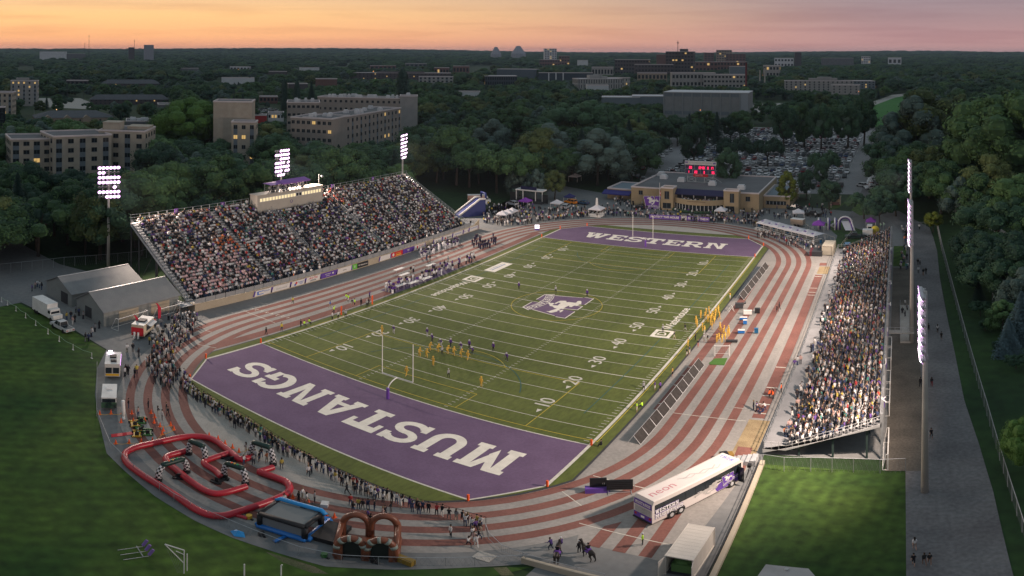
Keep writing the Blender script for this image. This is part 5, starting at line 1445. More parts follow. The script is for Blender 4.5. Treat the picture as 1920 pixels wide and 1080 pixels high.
FARB=[(1155,1218,112,22,30,'brown stepped library block with long horizontal windows',BRICKD,4,12),(1155,1192,118,17,16,'pale brown stepped wing with open concrete bays',STONET,3,5),(1190,1262,121,18,22,'low brown office wing below the dark tower',BRICKD,3,12),(1232,1252,102,34,20,'plain brown lift tower left of the dark tower',BRICKR,0,3),(1250,1302,97,40,26,'dark horizontal-banded campus tower with antenna on the skyline',BRICKD,7,9),(1275,1290,92,44,14,'small raised top block beside the dark tower',BRICKD,0,3),(1320,1338,99,30,16,'small brown tower right of the dark tower',BRICKR,5,3),(1343,1372,94,36,20,'tan laboratory tower with rooftop stacks',STONET,6,6),(1360,1397,101,31,24,'brown laboratory block with white plant on the roof',BRICKR,5,6),(1340,1400,116,18,22,'low brown building below the laboratory tower',BRICKR,2,10),(1290,1345,116,18,20,'reddish brown low-rise behind the trees',BRICKR,2,8),(1258,1340,137,13,20,'long grey low-rise behind the ribbed sports hall',BRICKG,2,12),(1320,1400,140,14,22,'grey engineering block beside the red chimney',BRICKG,3,12),(1368,1400,125,16,16,'pale blue-grey plant building left of the red chimney',BLUEP,0,5),(1195,1250,137,11,18,'low pinkish building among the campus trees',STONET,1,8),(1432,1462,123,18,22,'grey industrial block right of the white chimneys',BRICKG,2,5),(1020,1043,91.5,60,20,'white apartment slab alone on the skyline',mat('white_render',(0.5,0.5,0.52),.8),9,5),(1490,1502,98,36,10,'dark clock tower with a flag on the skyline',BRICKD,0,2),(1615,1632,106,26,12,'white block with red roof sign at far right',mat('white_render',(0,0,0)),4,4),(1452,1488,109,20,20,'pale research building behind trees, many roof stacks',mat('white_render',(0,0,0)),2,6),(270,288,84.5,60,24,'lone pale grey tower block on the left skyline',mat('grey_render',(0.25,0.25,0.28),.8),0,4),(241,252,89,48,14,'small dark tower beside the mast on the left skyline',BRICKD,0,2),(75,125,97,16,30,'long low pale school roof among left hill trees',ROOFL,0,8),(112,160,101,14,24,'grey low roof beside the pale school roof',ROOFG,0,6),(416,476,146,7,16,'low pale warehouse among left centre trees',ROOFL,0,5),(592,632,148,7,14,'small brown warehouse right of the conifers',BRICKR,0,4),(540,576,157,6,12,'low brown shed in a clearing, left centre',BRICKD,0,4),(815,842,127,12,14,'small red brick house behind the long dark block',BRICKR,1,5),(850,880,124,12,12,'brick building left of the distant car park',BRICKR,1,5),(1012,1050,112,16,22,'red brick building under the white apartment slab',BRICKR,2,8),(1048,1068,105,22,14,'tall red brick block right of the white slab',BRICKR,3,4),(1083,1102,113,14,14,'small pale building on the wooded rise',ROOFL,0,4),(1110,1150,126,13,18,'grey campus low-rise behind the science building',BRICKG,1,7),(1540,1600,109,12,24,'long low hospital roof with thin stacks far right',ROOFG,0,6),(1665,1690,108,14,14,'small white block above the river trees',mat('white_render',(0,0,0)),1,3),(338,372,128,7,12,'small flat grey roof in the first distant clearing',ROOFG,0,4),(432,470,125,7,14,'pale low hall beyond the distant street lamps',ROOFL,1,6),(500,538,134,6,12,'long shed by the amber lamps in the clearing',BRICKD,0,4),(562,598,127,7,12,'pale cottage roof in the wooded distance',ROOFL,0,4),(694,742,123,8,14,'brick low-rise above the long dark campus block',BRICKR,1,6),(760,800,119,8,14,'grey low-rise near the wooded skyline middle',ROOFG,1,5),(478,500,222,5,10,'fuel station canopy with red edge between the dormitories',mat('station_red',(.35,.03,.03)),0,3),(503,532,213,6,12,'flat pale shop roof right of the fuel station',ROOFL,1,5),(126,166,151,8,14,'brown roof above the road by the utility pole',BRICKD,1,5),(296,338,197,7,14,'flat grey roof behind the long low residence',ROOFG,0,4),(486,520,181,7,12,'brown block among trees left of the taupe dormitory',BRICKR,1,5),(1100,1140,160,7,14,'pale roof in the trees below the science building',ROOFL,0,4),(860,900,172,6,14,'white roof by the car park in front of the glass box',ROOFL,0,4)]
FARVB=[135,135,138,130,137,97,116,116,118,128,130,160,160,140,148,140,105,122,118,122,95,104,104,110,156,162,168,138,136,122,120,122,140,120,118,134,131,140,133,129,125,231,226,160,206,192,168,179]
for(u0,u1,vt,H,dp,lab,m_,fl,cl_),vb_ in zip(FARB,FARVB):
 um=(u0+u1)/2
 D=min(2900,CAM[2]/math.tan((max(vb_,106)+5-V0)/FY))*(1+(um%7)*.004)
 d=ray(um,vt);hh=hypot(d[0],d[1]);x=CAM[0]+d[0]/hh*D;y=CAM[1]+d[1]/hh*D
 zt=CAM[2]+d[2]/hh*D;zg=terrain(x,y)
 L=(u1-u0)/FX*D
 SIGHT.append((u0,u1,vb_,D))
 b_=building(x,y,L,min(dp*1.5,L*1.2),max(6,zt-zg),face_cam(x,y)+R.uniform(-.15,.15),m_,lab,floors=fl,cols=cl_,ww=L/cl_*.6,wh=max(1.0,(zt-zg)/max(1,fl)*.42),joined=True,lit=.05,panels=False,name='campus_building',parapet=.8,zb=zg,sides=(0,1))
 BFOOT[-1]=(x,y,L*.42)
for(u,vt,vb,r,m_,lab,H)in((1399,118,156,1.6,mat('chimney_red',(0.13,0.03,0.03)),'tall dark red chimney behind the ribbed sports hall',36),(1425,131,165,1.2,CONC,'left one of two pale chimneys right of the red chimney',28),(1434,127,165,1.2,CONC,'right one of two pale chimneys right of the red chimney',30)):
 D=1000;d=ray(u,vt);hh=hypot(d[0],d[1]);x=CAM[0]+d[0]/hh*D;y=CAM[1]+d[1]/hh*D;zt=CAM[2]+d[2]/hh*D
 t=thing('chimney',lab,'chimney',(x,y,0));mb=MB();mb.cyl(0,0,0,zt,r,12,r2=r*.8);mb.build('shaft',m_,t);mb=MB();mb.cyl(0,0,zt,zt+.8,r*.95,12);mb.build('cap',BLACK,t)
for(u,vt,D,lab)in((167,65,3000,'tallest thin radio mast on the left skyline'),(159,80,3000,'short mast left of the tallest radio mast'),(252,74,2600,'thin mast by the small dark tower on skyline'),(1271,76,1500,'antenna rising behind the dark banded tower'),(690,96,2500,'faint mast on the wooded skyline')):
 p=PD(u,vt,D);t=thing('radio_mast',lab,'mast',(p.x,p.y,terrain(p.x,p.y)))
 h_=p.z-terrain(p.x,p.y);mb=MB();mb.tube([(0,0,0),(0,0,h_)],1.1,4,r2=.5);mb.build('mast',DARK,t);mb=MB();mb.box(-2,-.5,h_*.93,2,.5,h_*.95);mb.build('crossarm',DARK,t)
for(u,vt,w,lab)in((930,88,22,'left distant dome hill on the skyline'),(972,86,30,'right distant dome with crane on the skyline')):
 D=3600;p=PD(u,vt,D);zg=terrain(p.x,p.y);w_=w/FX*D
 t=thing('dome',lab,'dome',(p.x,p.y,zg));mb=MB();mb.cyl(0,0,-5,(p.z-zg)*.5,w_*.5,14,r2=w_*.46);mb.cyl(0,0,(p.z-zg)*.5,p.z-zg,w_*.46,14,r2=w_*.12);mb.build('shell',mat('grey_render',(0,0,0)),t)
# -- named trees (by pixel of base, height)
def ptree(u,vtop,D,key,label,w=1.0):
 p=PD(u,vtop,D)
 h=p.z-terrain(p.x,p.y)
 put_tree(p.x,p.y,h,key,label,w)
 BFOOT.append((p.x,p.y,h*.22))
SIGHT.append((296,404,262,340))
ptree(350,184,345,'nearround','tallest bright green tree rising between the two dormitories',1.3)
ptree(312,205,350,'roundB','green tree leaning on the left flank of the tallest tree',1.0)
ptree(755,128,560,'column','black narrow columnar conifer before the long dark campus block',1.3)
ptree(533,148,600,'column','left of two narrow conifers in the left centre clearing')
ptree(557,150,600,'column','right of two narrow conifers in the left centre clearing')
ptree(584,152,560,'fir','dark conifer right of the narrow pair')
ptree(975,307,268,'willow','pale olive-grey tree at the edge of the plaza',1.0)
ptree(1005,316,262,'willow','bluish small tree right of the pale olive one',.9)
ptree(1040,318,262,'roundC','brownish green tree by the plaza lane',1.0)
ptree(945,200,330,'tallA','tall pale green poplar cluster in the middle wood',1.3)
ptree(968,215,325,'tallA','pale green poplar right of the tallest cluster',1.2)
ptree(925,222,322,'willow','greyish tree left of the pale poplars',1.2)
ptree(1030,230,300,'willow','grey-green rounded tree in the middle wood',1.4)
ptree(1120,240,290,'willow','big grey-green willow left of the plaza',1.4)
ptree(1185,232,300,'wideA','large dark spreading tree left of the parking lot',1.0)
ptree(1080,168,400,'wideA','broad dark dome-shaped tree topping the middle wood',1.2)
ptree(1475,320,250,'yellow','yellow-green upright tree behind the field house',.9)
ptree(1750,396,214,'yellowround','small yellow tree by the fence corner of the path',1.1)
for u,vt,D,k,lab in((1512,320,262,'roundA','dark tree right of the yellow-green tree'),(1540,300,285,'roundA','tall dark tree on the near side of the parking lot'),(1555,338,246,'roundA','squat dark tree by the lot exit'),(1620,352,232,'wideA','dark spreading tree above the small booth'),(1650,362,222,'wideA','dark tree at the lane corner by the booth'),(1300,228,330,'roundA','dark tree in the left of the parking lot'),(1378,240,330,'wideA','broad dark tree in the parking lot middle left'),(1440,246,335,'wideA','broad dark tree in the middle of the parking lot'),(1545,270,300,'wideA','large dark tree in the right of the parking lot'),(1365,280,275,'roundA','small dark tree in the lot behind the scoreboard'),(1470,196,400,'roundA','lollipop tree at the far lot edge, left one'),(1508,190,410,'tallA','thin tree at the far lot edge, second'),(1540,196,400,'roundA','lollipop tree at the far lot edge, third'),(1590,192,400,'roundA','tree by the small bus shelter at the lot end'),(1620,186,420,'roundB','last round tree before the meadow')):
 ptree(u,vt,D,k,lab,.78 if D>255 else 1.0)
ptree(1890,596,122,'spruce','blue-green spruce on the dark slope at right edge',1.35)
ptree(1835,525,150,'fir','green conifer above the spruce on the right slope',1.3)
ptree(1915,545,128,'spruce','second spruce cut by the right edge',1.3)
ptree(1862,586,140,'roundA','round bush-like tree between spruce and conifer',1.2)
ptree(1925,790,82,'nearround','bright leafy tree entering at the right edge low down',.95)
ptree(1798,448,176,'column','first of the slim dark evergreens beside the park',1.0)
ptree(1807,452,173,'column','second of the slim dark evergreens beside the park',1.0)
for u,vt,D,k in((1740,170,330,'roundC'),(1715,178,320,'willow'),(1850,190,260,'roundB'),(1905,176,255,'roundB'),(1800,300,235,'wideB'),(1700,288,250,'wideA'),(1680,330,236,'wideA'),(1765,300,240,'roundB'),(1838,322,205,'tallA'),(1868,345,190,'wideA'),(1905,330,195,'roundB'),(1880,420,165,'wideB'),(1915,440,150,'roundA'),(1850,440,165,'roundA')):
 ptree(u,vt,D,k,TDESC[k]+f' on the right bank, {"near the river" if u > 1790 else "above the lane"}, number {u}'.replace(f', number {u}',{1740:' beside the meadow',1715:' at the meadow corner',1850:' far side',1905:' at the right edge, tallest',1800:' behind the lights',1700:' in shadow',1680:' at the lot end',1765:' mid slope',1838:' left bank',1868:' lit side',1905.1:'',1880:' lower slope',1915:' lowest at edge'}.get(u,'')),1.15)
for i,(u,vt,D,k)in enumerate(((1832,470,158,'roundA'),(1862,480,150,'wideA'),(1898,478,146,'roundA'),(1838,560,142,'wideA'),(1868,640,124,'roundA'),(1905,660,116,'wideA'),(1846,600,134,'roundA'),(1918,500,140,'willow'),(1822,430,172,'roundA'),(1880,560,134,'willowB'))):
 ptree(u,vt,D,k,f"{TDESC[k]} on the river slope, {['uppermost beside the slim evergreens', 'dark one above the conifer', 'above the cut-off spruce', 'flat one left of the spruce', 'below the blue-green spruce', 'lowest dark one over the grass', 'nearest the park grass', 'at the picture edge above spruce', 'behind the slim evergreens', 'olive one between the conifers'][i]}",1.2)
for i,u in enumerate(range(1176,1404,19)):
 ptree(u+R.uniform(-4,4),212+R.uniform(-6,8),430+R.uniform(-14,14),R.choice(['roundA','wideA','fir','roundB','tallA']),f"dark tree in the row below the ribbed sports hall, {['first', 'second', 'third', 'fourth', 'fifth', 'sixth', 'seventh', 'eighth', 'ninth', 'tenth', 'eleventh', 'twelfth'][i]} from the wood side",1.1)
KEYS=[('roundA',5),('roundB',5),('wideA',4),('wideB',3),('roundC',2),('tallA',2),('willow',2),('willowB',2),('fir',2)]
cand=[]
rg=random.Random(11)
def scatter(D0,D1,step,az0=-.76,az1=.76,hr=(13,22),jit=.45):
 D=D0
 while D<D1:
  n=int((az1-az0)*D/step)
  for k in range(n):
   a=az0+(az1-az0)*(k+rg.uniform(-jit,jit))/n+YAW
   d=D+rg.uniform(-jit,jit)*step
   x=CAM[0]+sin(a)*d;y=CAM[1]+cos(a)*d
   cand.append((x,y,d,rg.uniform(*hr)))
  D+=step*.9
scatter(60,130,9,.70,.80,(9,14))
scatter(95,360,10.5,hr=(13,21))
scatter(360,900,13.5,hr=(8,19),jit=.6)
scatter(900,2000,19,hr=(8,22),jit=.6)
scatter(2000,4200,34,hr=(10,24),jit=.6)
scatter(4200,9500,75,hr=(16,24),jit=.5)
OPEN=[(330,115,720,175,.68),(860,122,1080,150,.7),(1100,112,1460,172,.7),(1400,100,1660,125,.15),(130,175,330,215,.35),(470,170,560,240,.5),(40,205,300,262,.75),(80,110,170,118,.5),(1400,185,1700,235,.35),(850,150,1010,186,.35),(150,118,340,140,.1)]
wood=[]
for(x,y,d,h)in cand:
 if not free(x,y,2.5 if d<1200 else-6):continue
 dx,dy=x-CAM[0],y-CAM[1]
 u=U0+FX*(atan2(dx,dy)-YAW);v=V0+FY*math.atan((CAM[2]-terrain(x,y))/d)
 skip=False
 for(a,b,c,e,pr)in OPEN:
  if a<u<c and b<v<e and rg.random()<pr:skip=True
 if skip:continue
 for(u0,u1,vb,bD)in SIGHT:
  if u0-10<u<u1+10 and d<bD+4:
   zmax=CAM[2]-math.tan((vb-V0)/FY)*d-terrain(x,y)
   h=min(h,zmax+rg.uniform(-1.5,.8))
 if h<4:continue
 if u<1650 and 250<v<420 and d<340 and u>780:h*=1.15
 t=rg.random()*sum(w for _,w in KEYS)
 for k,w in KEYS:
  t-=w
  if t<=0:break
 if d>2000:k=rg.choice(['roundA','roundB','wideA','wideB'])
 wood.append((d,x,y,h,k,u,v))
wood.sort()
def treewhere(u,v,d):
 if u>1640:return 'on the wooded right slope' if v>250 else 'in the right woods behind the lane'
 if u>1230:return 'round the parking lot' if v>200 else 'among the campus buildings'
 if u>780:return 'in the middle wood behind the plaza' if v>200 else 'in front of the glass campus blocks'
 if u>480:return 'behind the left stand near its far end' if v>270 else 'round the taupe dormitory'
 if u>230:return 'behind the left stand and press box' if v>260 else 'between the two dormitories'
 return 'in the wood behind the grey sheds' if v>330 else 'near the cream dormitory on the left'
NSOLO=225
for(d,x,y,h,k,u,v)in wood[:NSOLO]:
 sz='tall ' if h>18 and not TDESC[k].startswith('tall')else('small ' if h<10 else '')
 put_tree(x,y,h,k,sz+TDESC[k]+' '+treewhere(u,v,d),rg.uniform(1.0,1.3),group=f'trees {treewhere(u, v, d)}')
protos=['roundA','roundB','wideA','wideB','roundC','tallA','willow','willowB','fir']
kidx={k:i for i,k in enumerate(protos)}
rest=wood[NSOLO:]
me=bpy.data.meshes.new('woodland')
me.from_pydata([(x,y,terrain(x,y))for(d,x,y,h,k,u,v)in rest],[],[])
at=me.attributes.new('size','FLOAT_VECTOR','POINT')
at.data.foreach_set('vector',[q for(d,x,y,h,k,u,v)in rest for q in((h*(1.15 if d<900 else 1.5 if d<2000 else 2.2 if d<4200 else 4.6),)*2+(h,))])
at=me.attributes.new('turn','FLOAT','POINT');at.data.foreach_set('value',[rg.uniform(0,6.28)for _ in rest])
at=me.attributes.new('sort','INT','POINT');at.data.foreach_set('value',[kidx[r[4]]for r in rest])
wood_o=bpy.data.objects.new('woodland',me);COL.objects.link(wood_o)
tag(wood_o,'mass of distant woodland running on to the skyline','woodland',kind='stuff')
ng=bpy.data.node_groups.new('woodland','GeometryNodeTree')
ng.interface.new_socket('Geometry',in_out='INPUT',socket_type='NodeSocketGeometry');ng.interface.new_socket('Geometry',in_out='OUTPUT',socket_type='NodeSocketGeometry')
gi=ng.nodes.new('NodeGroupInput');go=ng.nodes.new('NodeGroupOutput')
g2i=ng.nodes.new('GeometryNodeGeometryToInstance')
firsts={}
for o in COL.objects:
 if o.name.startswith('crown')and o.data.name.startswith('crown_'):
  firsts.setdefault(o.data.name[6:],o)
for k in protos:
 oi=ng.nodes.new('GeometryNodeObjectInfo');oi.inputs['Object'].default_value=firsts[k];oi.transform_space='ORIGINAL';oi.inputs['As Instance'].default_value=True
 ng.links.new(oi.outputs['Geometry'],g2i.inputs[0])
na=ng.nodes.new('GeometryNodeInputNamedAttribute');na.data_type='FLOAT_VECTOR';na.inputs[0].default_value='size'
nt_=ng.nodes.new('GeometryNodeInputNamedAttribute');nt_.data_type='FLOAT';nt_.inputs[0].default_value='turn'
nk=ng.nodes.new('GeometryNodeInputNamedAttribute');nk.data_type='INT';nk.inputs[0].default_value='sort'
cx_=ng.nodes.new('ShaderNodeCombineXYZ');ng.links.new(nt_.outputs[0],cx_.inputs[2])
ng.nodes.remove(g2i)
jn=ng.nodes.new('GeometryNodeJoinGeometry')
oinfos=[n for n in ng.nodes if n.bl_idname=='GeometryNodeObjectInfo']
for i,oi in enumerate(oinfos):
 cp=ng.nodes.new('FunctionNodeCompare');cp.data_type='INT';cp.operation='EQUAL'
 ii=[s for s in cp.inputs if s.type=='INT']
 ng.links.new(nk.outputs[0],ii[0]);ii[1].default_value=i
 ip=ng.nodes.new('GeometryNodeInstanceOnPoints')
 ng.links.new(gi.outputs[0],ip.inputs['Points']);ng.links.new(cp.outputs[0],ip.inputs['Selection']);ng.links.new(oi.outputs['Geometry'],ip.inputs['Instance'])
 ng.links.new(cx_.outputs[0],ip.inputs['Rotation']);ng.links.new(na.outputs[0],ip.inputs['Scale'])
 ng.links.new(ip.outputs[0],jn.inputs[0])
ng.links.new(jn.outputs[0],go.inputs[0])
md=wood_o.modifiers.new('woodland','NODES');md.node_group=ng
# -- cars
CARCOL=[((0.62,0.62,0.63),'white',32),((0.022,0.024,0.028),'black',20),((0.14,0.145,0.15),'grey',16),((0.36,0.365,0.37),'silver',18),((0.02,0.045,0.11),'blue',8),((0.16,0.012,0.014),'red',6),((0.05,0.055,0.05),'dark green',2)]
CARB=attr_mat('car_paint','object_color',rough=.3)
LAMPW=mat('headlamp_glass',(0.5,0.5,0.5),.2);LAMPR=mat('tail_lamp',(0.3,0.01,0.01),.3)
def car_parts(kind):
 body=MB();glass=MB()
 W=.90
 if kind=='sedan':
  lo=[(-2.25,.35),(-2.25,.75),(-2.1,.92),(-1.45,.98),(1.0,.95),(1.95,.82),(2.22,.62),(2.25,.35)];cab=[(-1.6,.96),(-1.05,1.42),(.25,1.44),(1.05,.95)]
 elif kind=='suv':
  lo=[(-2.25,.38),(-2.28,.9),(-2.2,1.08),(1.05,1.08),(2.0,.98),(2.28,.75),(2.28,.38)];cab=[(-2.15,1.08),(-1.95,1.68),(.35,1.72),(1.15,1.08)]
 elif kind=='pickup':
  lo=[(-2.8,.5),(-2.8,1.08),(1.35,1.10),(2.55,1.02),(2.8,.8),(2.8,.45)];cab=[(-.75,1.1),(-.6,1.82),(.7,1.84),(1.4,1.1)]
 n=len(lo)
 vs=[(-W,p[0],p[1])for p in lo]+[(W,p[0],p[1])for p in lo]
 body.add(vs,[tuple(range(n)),tuple(range(2*n-1,n-1,-1))]+[((i+1)%n,i,n+i,n+(i+1)%n)for i in range(n)])
 c=cab;w0,w1=W-.04,W-.17
 V=[(-w0,c[0][0],c[0][1]),(-w1,c[1][0],c[1][1]),(-w1,c[2][0],c[2][1]),(-w0,c[3][0],c[3][1])]
 V+=[(-a,b,d)for a,b,d in V]
 glass.add([(x*.98,y,z)for x,y,z in V],[(0,3,2,1),(4,5,6,7),(0,1,5,4),(2,3,7,6)])
 body.add([(-w1,c[1][0],c[1][1]+.0),(-w1,c[2][0],c[2][1]+.0),(w1,c[2][0],c[2][1]+.0),(w1,c[1][0],c[1][1]+.0),(-w1,c[1][0]+.08,c[1][1]+.05),(-w1+.05,c[2][0]-.1,c[2][1]+.05),(w1-.05,c[2][0]-.1,c[2][1]+.05),(w1,c[1][0]+.08,c[1][1]+.05)],[(4,5,6,7)[::-1],(0,1,5,4)[::-1],(1,2,6,5)[::-1],(2,3,7,6)[::-1],(3,0,4,7)[::-1]])
 for s in(-1,1):
  for(a,b)in((c[0],c[1]),(c[2],c[3])):
   body.tube([(s*w0,a[0],a[1]),(s*w1,b[0],b[1])]if a is c[0]else[(s*w1,a[0],a[1]),(s*w0,b[0],b[1])],.045,4)
  ym=(c[1][0]+c[2][0])/2;body.tube([(s*w0,ym,c[0][1]),(s*w1,ym,c[1][1])],.04,4)
 if kind=='pickup':
  glass.box(-.78,-2.7,1.085,.78,-.85,1.115)
 wl=MB()
 return body,glass,abs(lo[0][0])
CARM={}
for k in('sedan','suv','pickup'):
 b,g,hl=car_parts(k)
 wm_=MB()
 for j in range(1):wm_.cyl(0,0,-.11,.11,.34 if k!='pickup' else .40,10)
 wm_.cyl(0,0,-.12,.12,.18,8)
 wme=MB();wme.add([(p[2],p[1],p[0])for p in wm_.v],[f[::-1]for f in wm_.f])
 lm_=MB();
 lm_.box(-.2,-.12,-.08,.2,0,.08);tm_=MB();tm_.box(-.18,-.03,-.08,.18,.10,.08)
 CARM[k]=(b.mesh('car_body',CARB),g.mesh('windows',GLASS),wme.mesh('wheel',RUBBER),(lm_.mesh('headlamp',LAMPW),tm_.mesh('tail_lamp',LAMPR)),hl)
CARS=[]
def put_car(x,y,rz,kind,col,label,group=None,full=True,name='parked_car',z=0.0,cat='car'):
 bm_,gm_,wm2,lm2,hl=CARM[kind]
 t=thing(name,label,cat,(x,y,z),rz,group)
 o=linkmesh('body',bm_,t);o.color=(*col,1)
 linkmesh('windows',gm_,t)
 if full:
  for sx in(-1,1):linkmesh('headlamp',lm2[0],t,(sx*.62,hl,.72));linkmesh('tail_lamp',lm2[1],t,(sx*.66,-hl,.78))
  for sx in(-1,1):
   for sy in(-1,1):linkmesh('wheel',wm2,t,(sx*.80,sy*hl*.62,.34 if kind!='pickup' else .40))
 return t
rgc=random.Random(5)
def rcol():
 t=rgc.random()*100
 for c,n,w in CARCOL:
  t-=w
  if t<=0:return c,n
 return CARCOL[0][0],'white'
y=156.5
row=0
ISL=[(1300,268,330),(1378,275,330),(1440,280,335),(1545,305,300),(1365,300,275),(1512,350,262),(1540,345,285)]
ISLW=[PD(u,300,D)for u,v,D in ISL]
while y<372:
 for dy,f in((0,0),(5.3,pi)):
  x=-34+(0 if y<200 else-(y-200)*.16)
  while x<(44 if y<330 else 40):
   if R.random()<.90 and not any(hypot(x-q.x,y+dy-q.y)<3.4 for q in ISLW)and not(-20<x<-2 and y<160 and 0):
    CARS.append((x+rgc.uniform(-.15,.15),y+dy+rgc.uniform(-.3,.3),f+(pi if rgc.random()<.3 else 0)+rgc.uniform(-.03,.03),'lot',row))
   x+=2.75
 y+=17.2;row+=1
y=152
while y<372:
 if R.random()<.95:CARS.append((55.2+(y-150)*.0,y,pi/2+.3,'edge',0))
 y+=2.7
for(u,v)in((1206,318),(1213,312),(1222,306),(1232,300),(1242,294),(1250,289),(1258,284),(1150,322),(1160,318),(1172,326),(1184,330),(1196,334),(1206,339)):
 p=P(u,v);CARS.append((p.x,p.y,rgc.uniform(.2,.5),'side',0))
CARS.sort(key=lambda c:dist(c[0],c[1]))
WHERE={'lot':['in the front row of the parking lot','in the second double row of the lot','in the third double row of the lot','in the fourth double row of the lot','in the fifth double row of the lot'],'edge':['in the angled column along the right edge of the lot'],'side':['on the lane left of the parking lot']}
N_SOLO_CARS=280
for i,(x,y,rz,w,r_)in enumerate(CARS[:N_SOLO_CARS]):
 c,n=rcol()
 if w=='edge' and rgc.random()<.6:c,n=CARCOL[0][0],'white'
 k=rgc.choice(['sedan','suv','suv','sedan','pickup'])
 pos='near its left end' if x<-10 else('in its middle part' if x<22 else 'near its right end')
 wh=WHERE[w][min(r_,len(WHERE[w])-1)]
 kn={'sedan':'car','suv':'sport utility car','pickup':'pickup'}[k]
 put_car(x,y,rz,k,c,f"{n} {kn} parked {wh}"+(f' {pos}' if w=='lot' else ''),'cars parked in the lot',full=(i<140))
def car_mass(name,lst,label):
 vs=[];fs=[];cc=[]
 off=0
 for(x,y,rz,w,r_)in lst:
  b,g,hl=LOWCAR[rgc.choice(['sedan','suv'])]
  c,_=rcol();cs,sn=cos(rz),sin(rz)
  for V,F,col in((b.v,b.f,c),(g.v,g.f,(.012,.016,.02))):
   V=np.array(V);W_=V.copy();W_[:,0]=x+V[:,0]*cs-V[:,1]*sn;W_[:,1]=y+V[:,0]*sn+V[:,1]*cs
   vs.append(W_);fs+=[tuple(i+off for i in f)for f in F];cc.append(np.tile([*col,1],(len(V),1)));off+=len(V)
 me=bpy.data.meshes.new(name);me.from_pydata(np.concatenate(vs).tolist(),[],fs)
 at=me.color_attributes.new('Col','FLOAT_COLOR','POINT');at.data.foreach_set('color',np.concatenate(cc).ravel())
 me.materials.append(attr_mat('car_paint_mass','Col',rough=.35))
 o=bpy.data.objects.new(name,me);COL.objects.link(o);tag(o,label,'cars',kind='stuff')
LOWCAR={k:car_parts(k)for k in('sedan','suv')}
far_cars=CARS[N_SOLO_CARS:]
for(a,b,c,e,n)in((378,135,420,142,30),(480,205,525,222,40),(885,128,925,136,40),(1405,196,1490,210,16),(1640,180,1720,172,0)):
 for k in range(n):
  p=P(R.uniform(a,c),R.uniform(b,e));far_cars.append((p.x,p.y,R.uniform(0,.3),'far',0))
car_mass('far_cars',far_cars,'farther parked cars filling the back of the lot and distant car parks')
mb=MB()
y=156.5
while y<372:
 for x in np.arange(-35,44,2.75):mb.sheet([(x+1.35,y-2.5),(x+1.47,y-2.5),(x+1.47,y+7.8),(x+1.35,y+7.8)],.008)
 y+=17.2
struct('bay_lines',mb,LINE)
# -- field house with the scoreboard
FH=thing('field_house','low tan field house with curved balcony front at the far end of the stadium','building',(0,112,0))
TAN=mat('tan_block',(0.30,0.225,0.135),0.9,var=0.05,scale=.5,col2=(0.34,0.26,0.16))
of=Vector((0,112,0))
def FB(mb,name,m):return mb.build(name,m,FH,loc=tuple(-of))
mb=MB()
mb.box(-24,104.5,0,20.5,139,6.2);mb.box(-11.8,100.2,0,-7.6,104.4,7.4);mb.box(9.4,101.2,0,14.4,104.4,7.4);mb.box(-36,112,0,-24.1,126,3.6);mb.box(20.6,112.5,0,29.5,134,4.0);mb.box(14.5,108,0,20.4,112.4,4.0)
FB(mb,'wall',TAN)
mb=MB();mb.box(-23.7,104.8,6.2,20.2,138.7,6.25);FB(mb,'roof',ROOFG)
mb=MB();mb.box(-35.7,112.3,3.6,-24.3,125.7,3.66);mb.box(20.8,112.8,4.0,29.2,133.7,4.06);FB(mb,'roof',mat('blue_roof',(0.16,0.20,0.23),.8))
mb=MB()
for(x0,y0,x1,y1,z)in((-24,104.5,20.5,139,6.2),(-11.8,100.2,-7.6,104.3,7.4),(9.4,101.2,14.4,104.3,7.4),(-36,112,-24.1,126,3.6),(20.6,112.5,29.5,134,4.0)):
 mb.box(x0-.1,y0-.1,z+.002,x1+.1,y0+.3,z+.45);mb.box(x0-.1,y1-.3,z+.002,x1+.1,y1+.1,z+.45);mb.box(x0-.1,y0+.3,z+.002,x0+.3,y1-.3,z+.45);mb.box(x1-.3,y0+.3,z+.002,x1+.1,y1-.3,z+.45)
FB(mb,'parapet',COPING)
mb=MB()
a0,a1=227,313
cxx,cyy,rr=.9,110.8,12.2
pts=[(cxx+rr*cos(radians(a0+(a1-a0)*i/14)),cyy+rr*sin(radians(a0+(a1-a0)*i/14)))for i in range(15)]
for(za,zb_,r_)in((0,.7,0),(2.6,4.3,0.15)):
 for i in range(14):
  (ax,ay),(bx,by)=pts[i],pts[i+1]
  k=1+r_/rr
  q=lambda x,y:(cxx+(x-cxx)*k,cyy+(y-cyy)*k)
  mb.prism([q(ax,ay),q(bx,by),(cxx+(bx-cxx)*.97,cyy+(by-cyy)*.97),(cxx+(ax-cxx)*.97,cyy+(ay-cyy)*.97)],za,zb_)
FB(mb,'curved_front',TAN)
mb=MB()
for i in range(14):
 (ax,ay),(bx,by)=pts[i],pts[i+1]
 mb.prism([(ax+.02,ay+.12),(bx-.02,by+.12),(bx-.02,by+.2),(ax+.02,ay+.2)],.72,2.58)
FB(mb,'ground_windows',GLASS)
for i in range(15):
 mb=MB();mb.box(pts[i][0]-.06,pts[i][1]-.02,.72,pts[i][0]+.06,pts[i][1]+.1,2.58);FB(mb,'mullion',WHITE)
mb=MB();mb.prism(pts+[(9.3,104.4),(-7.5,104.4)],2.7,2.8);FB(mb,'balcony_floor',CONC)
mb=MB();mb.box(-7.4,104.3,3.0,9.2,104.45,5.4);FB(mb,'upper_windows',GLASS)
for x in(-5.6,-1.6,2.4,6.4):
 mb=MB();mb.box(x-.15,104.05,2.9,x+.15,104.28,5.4);FB(mb,'window_post',ROOFL)
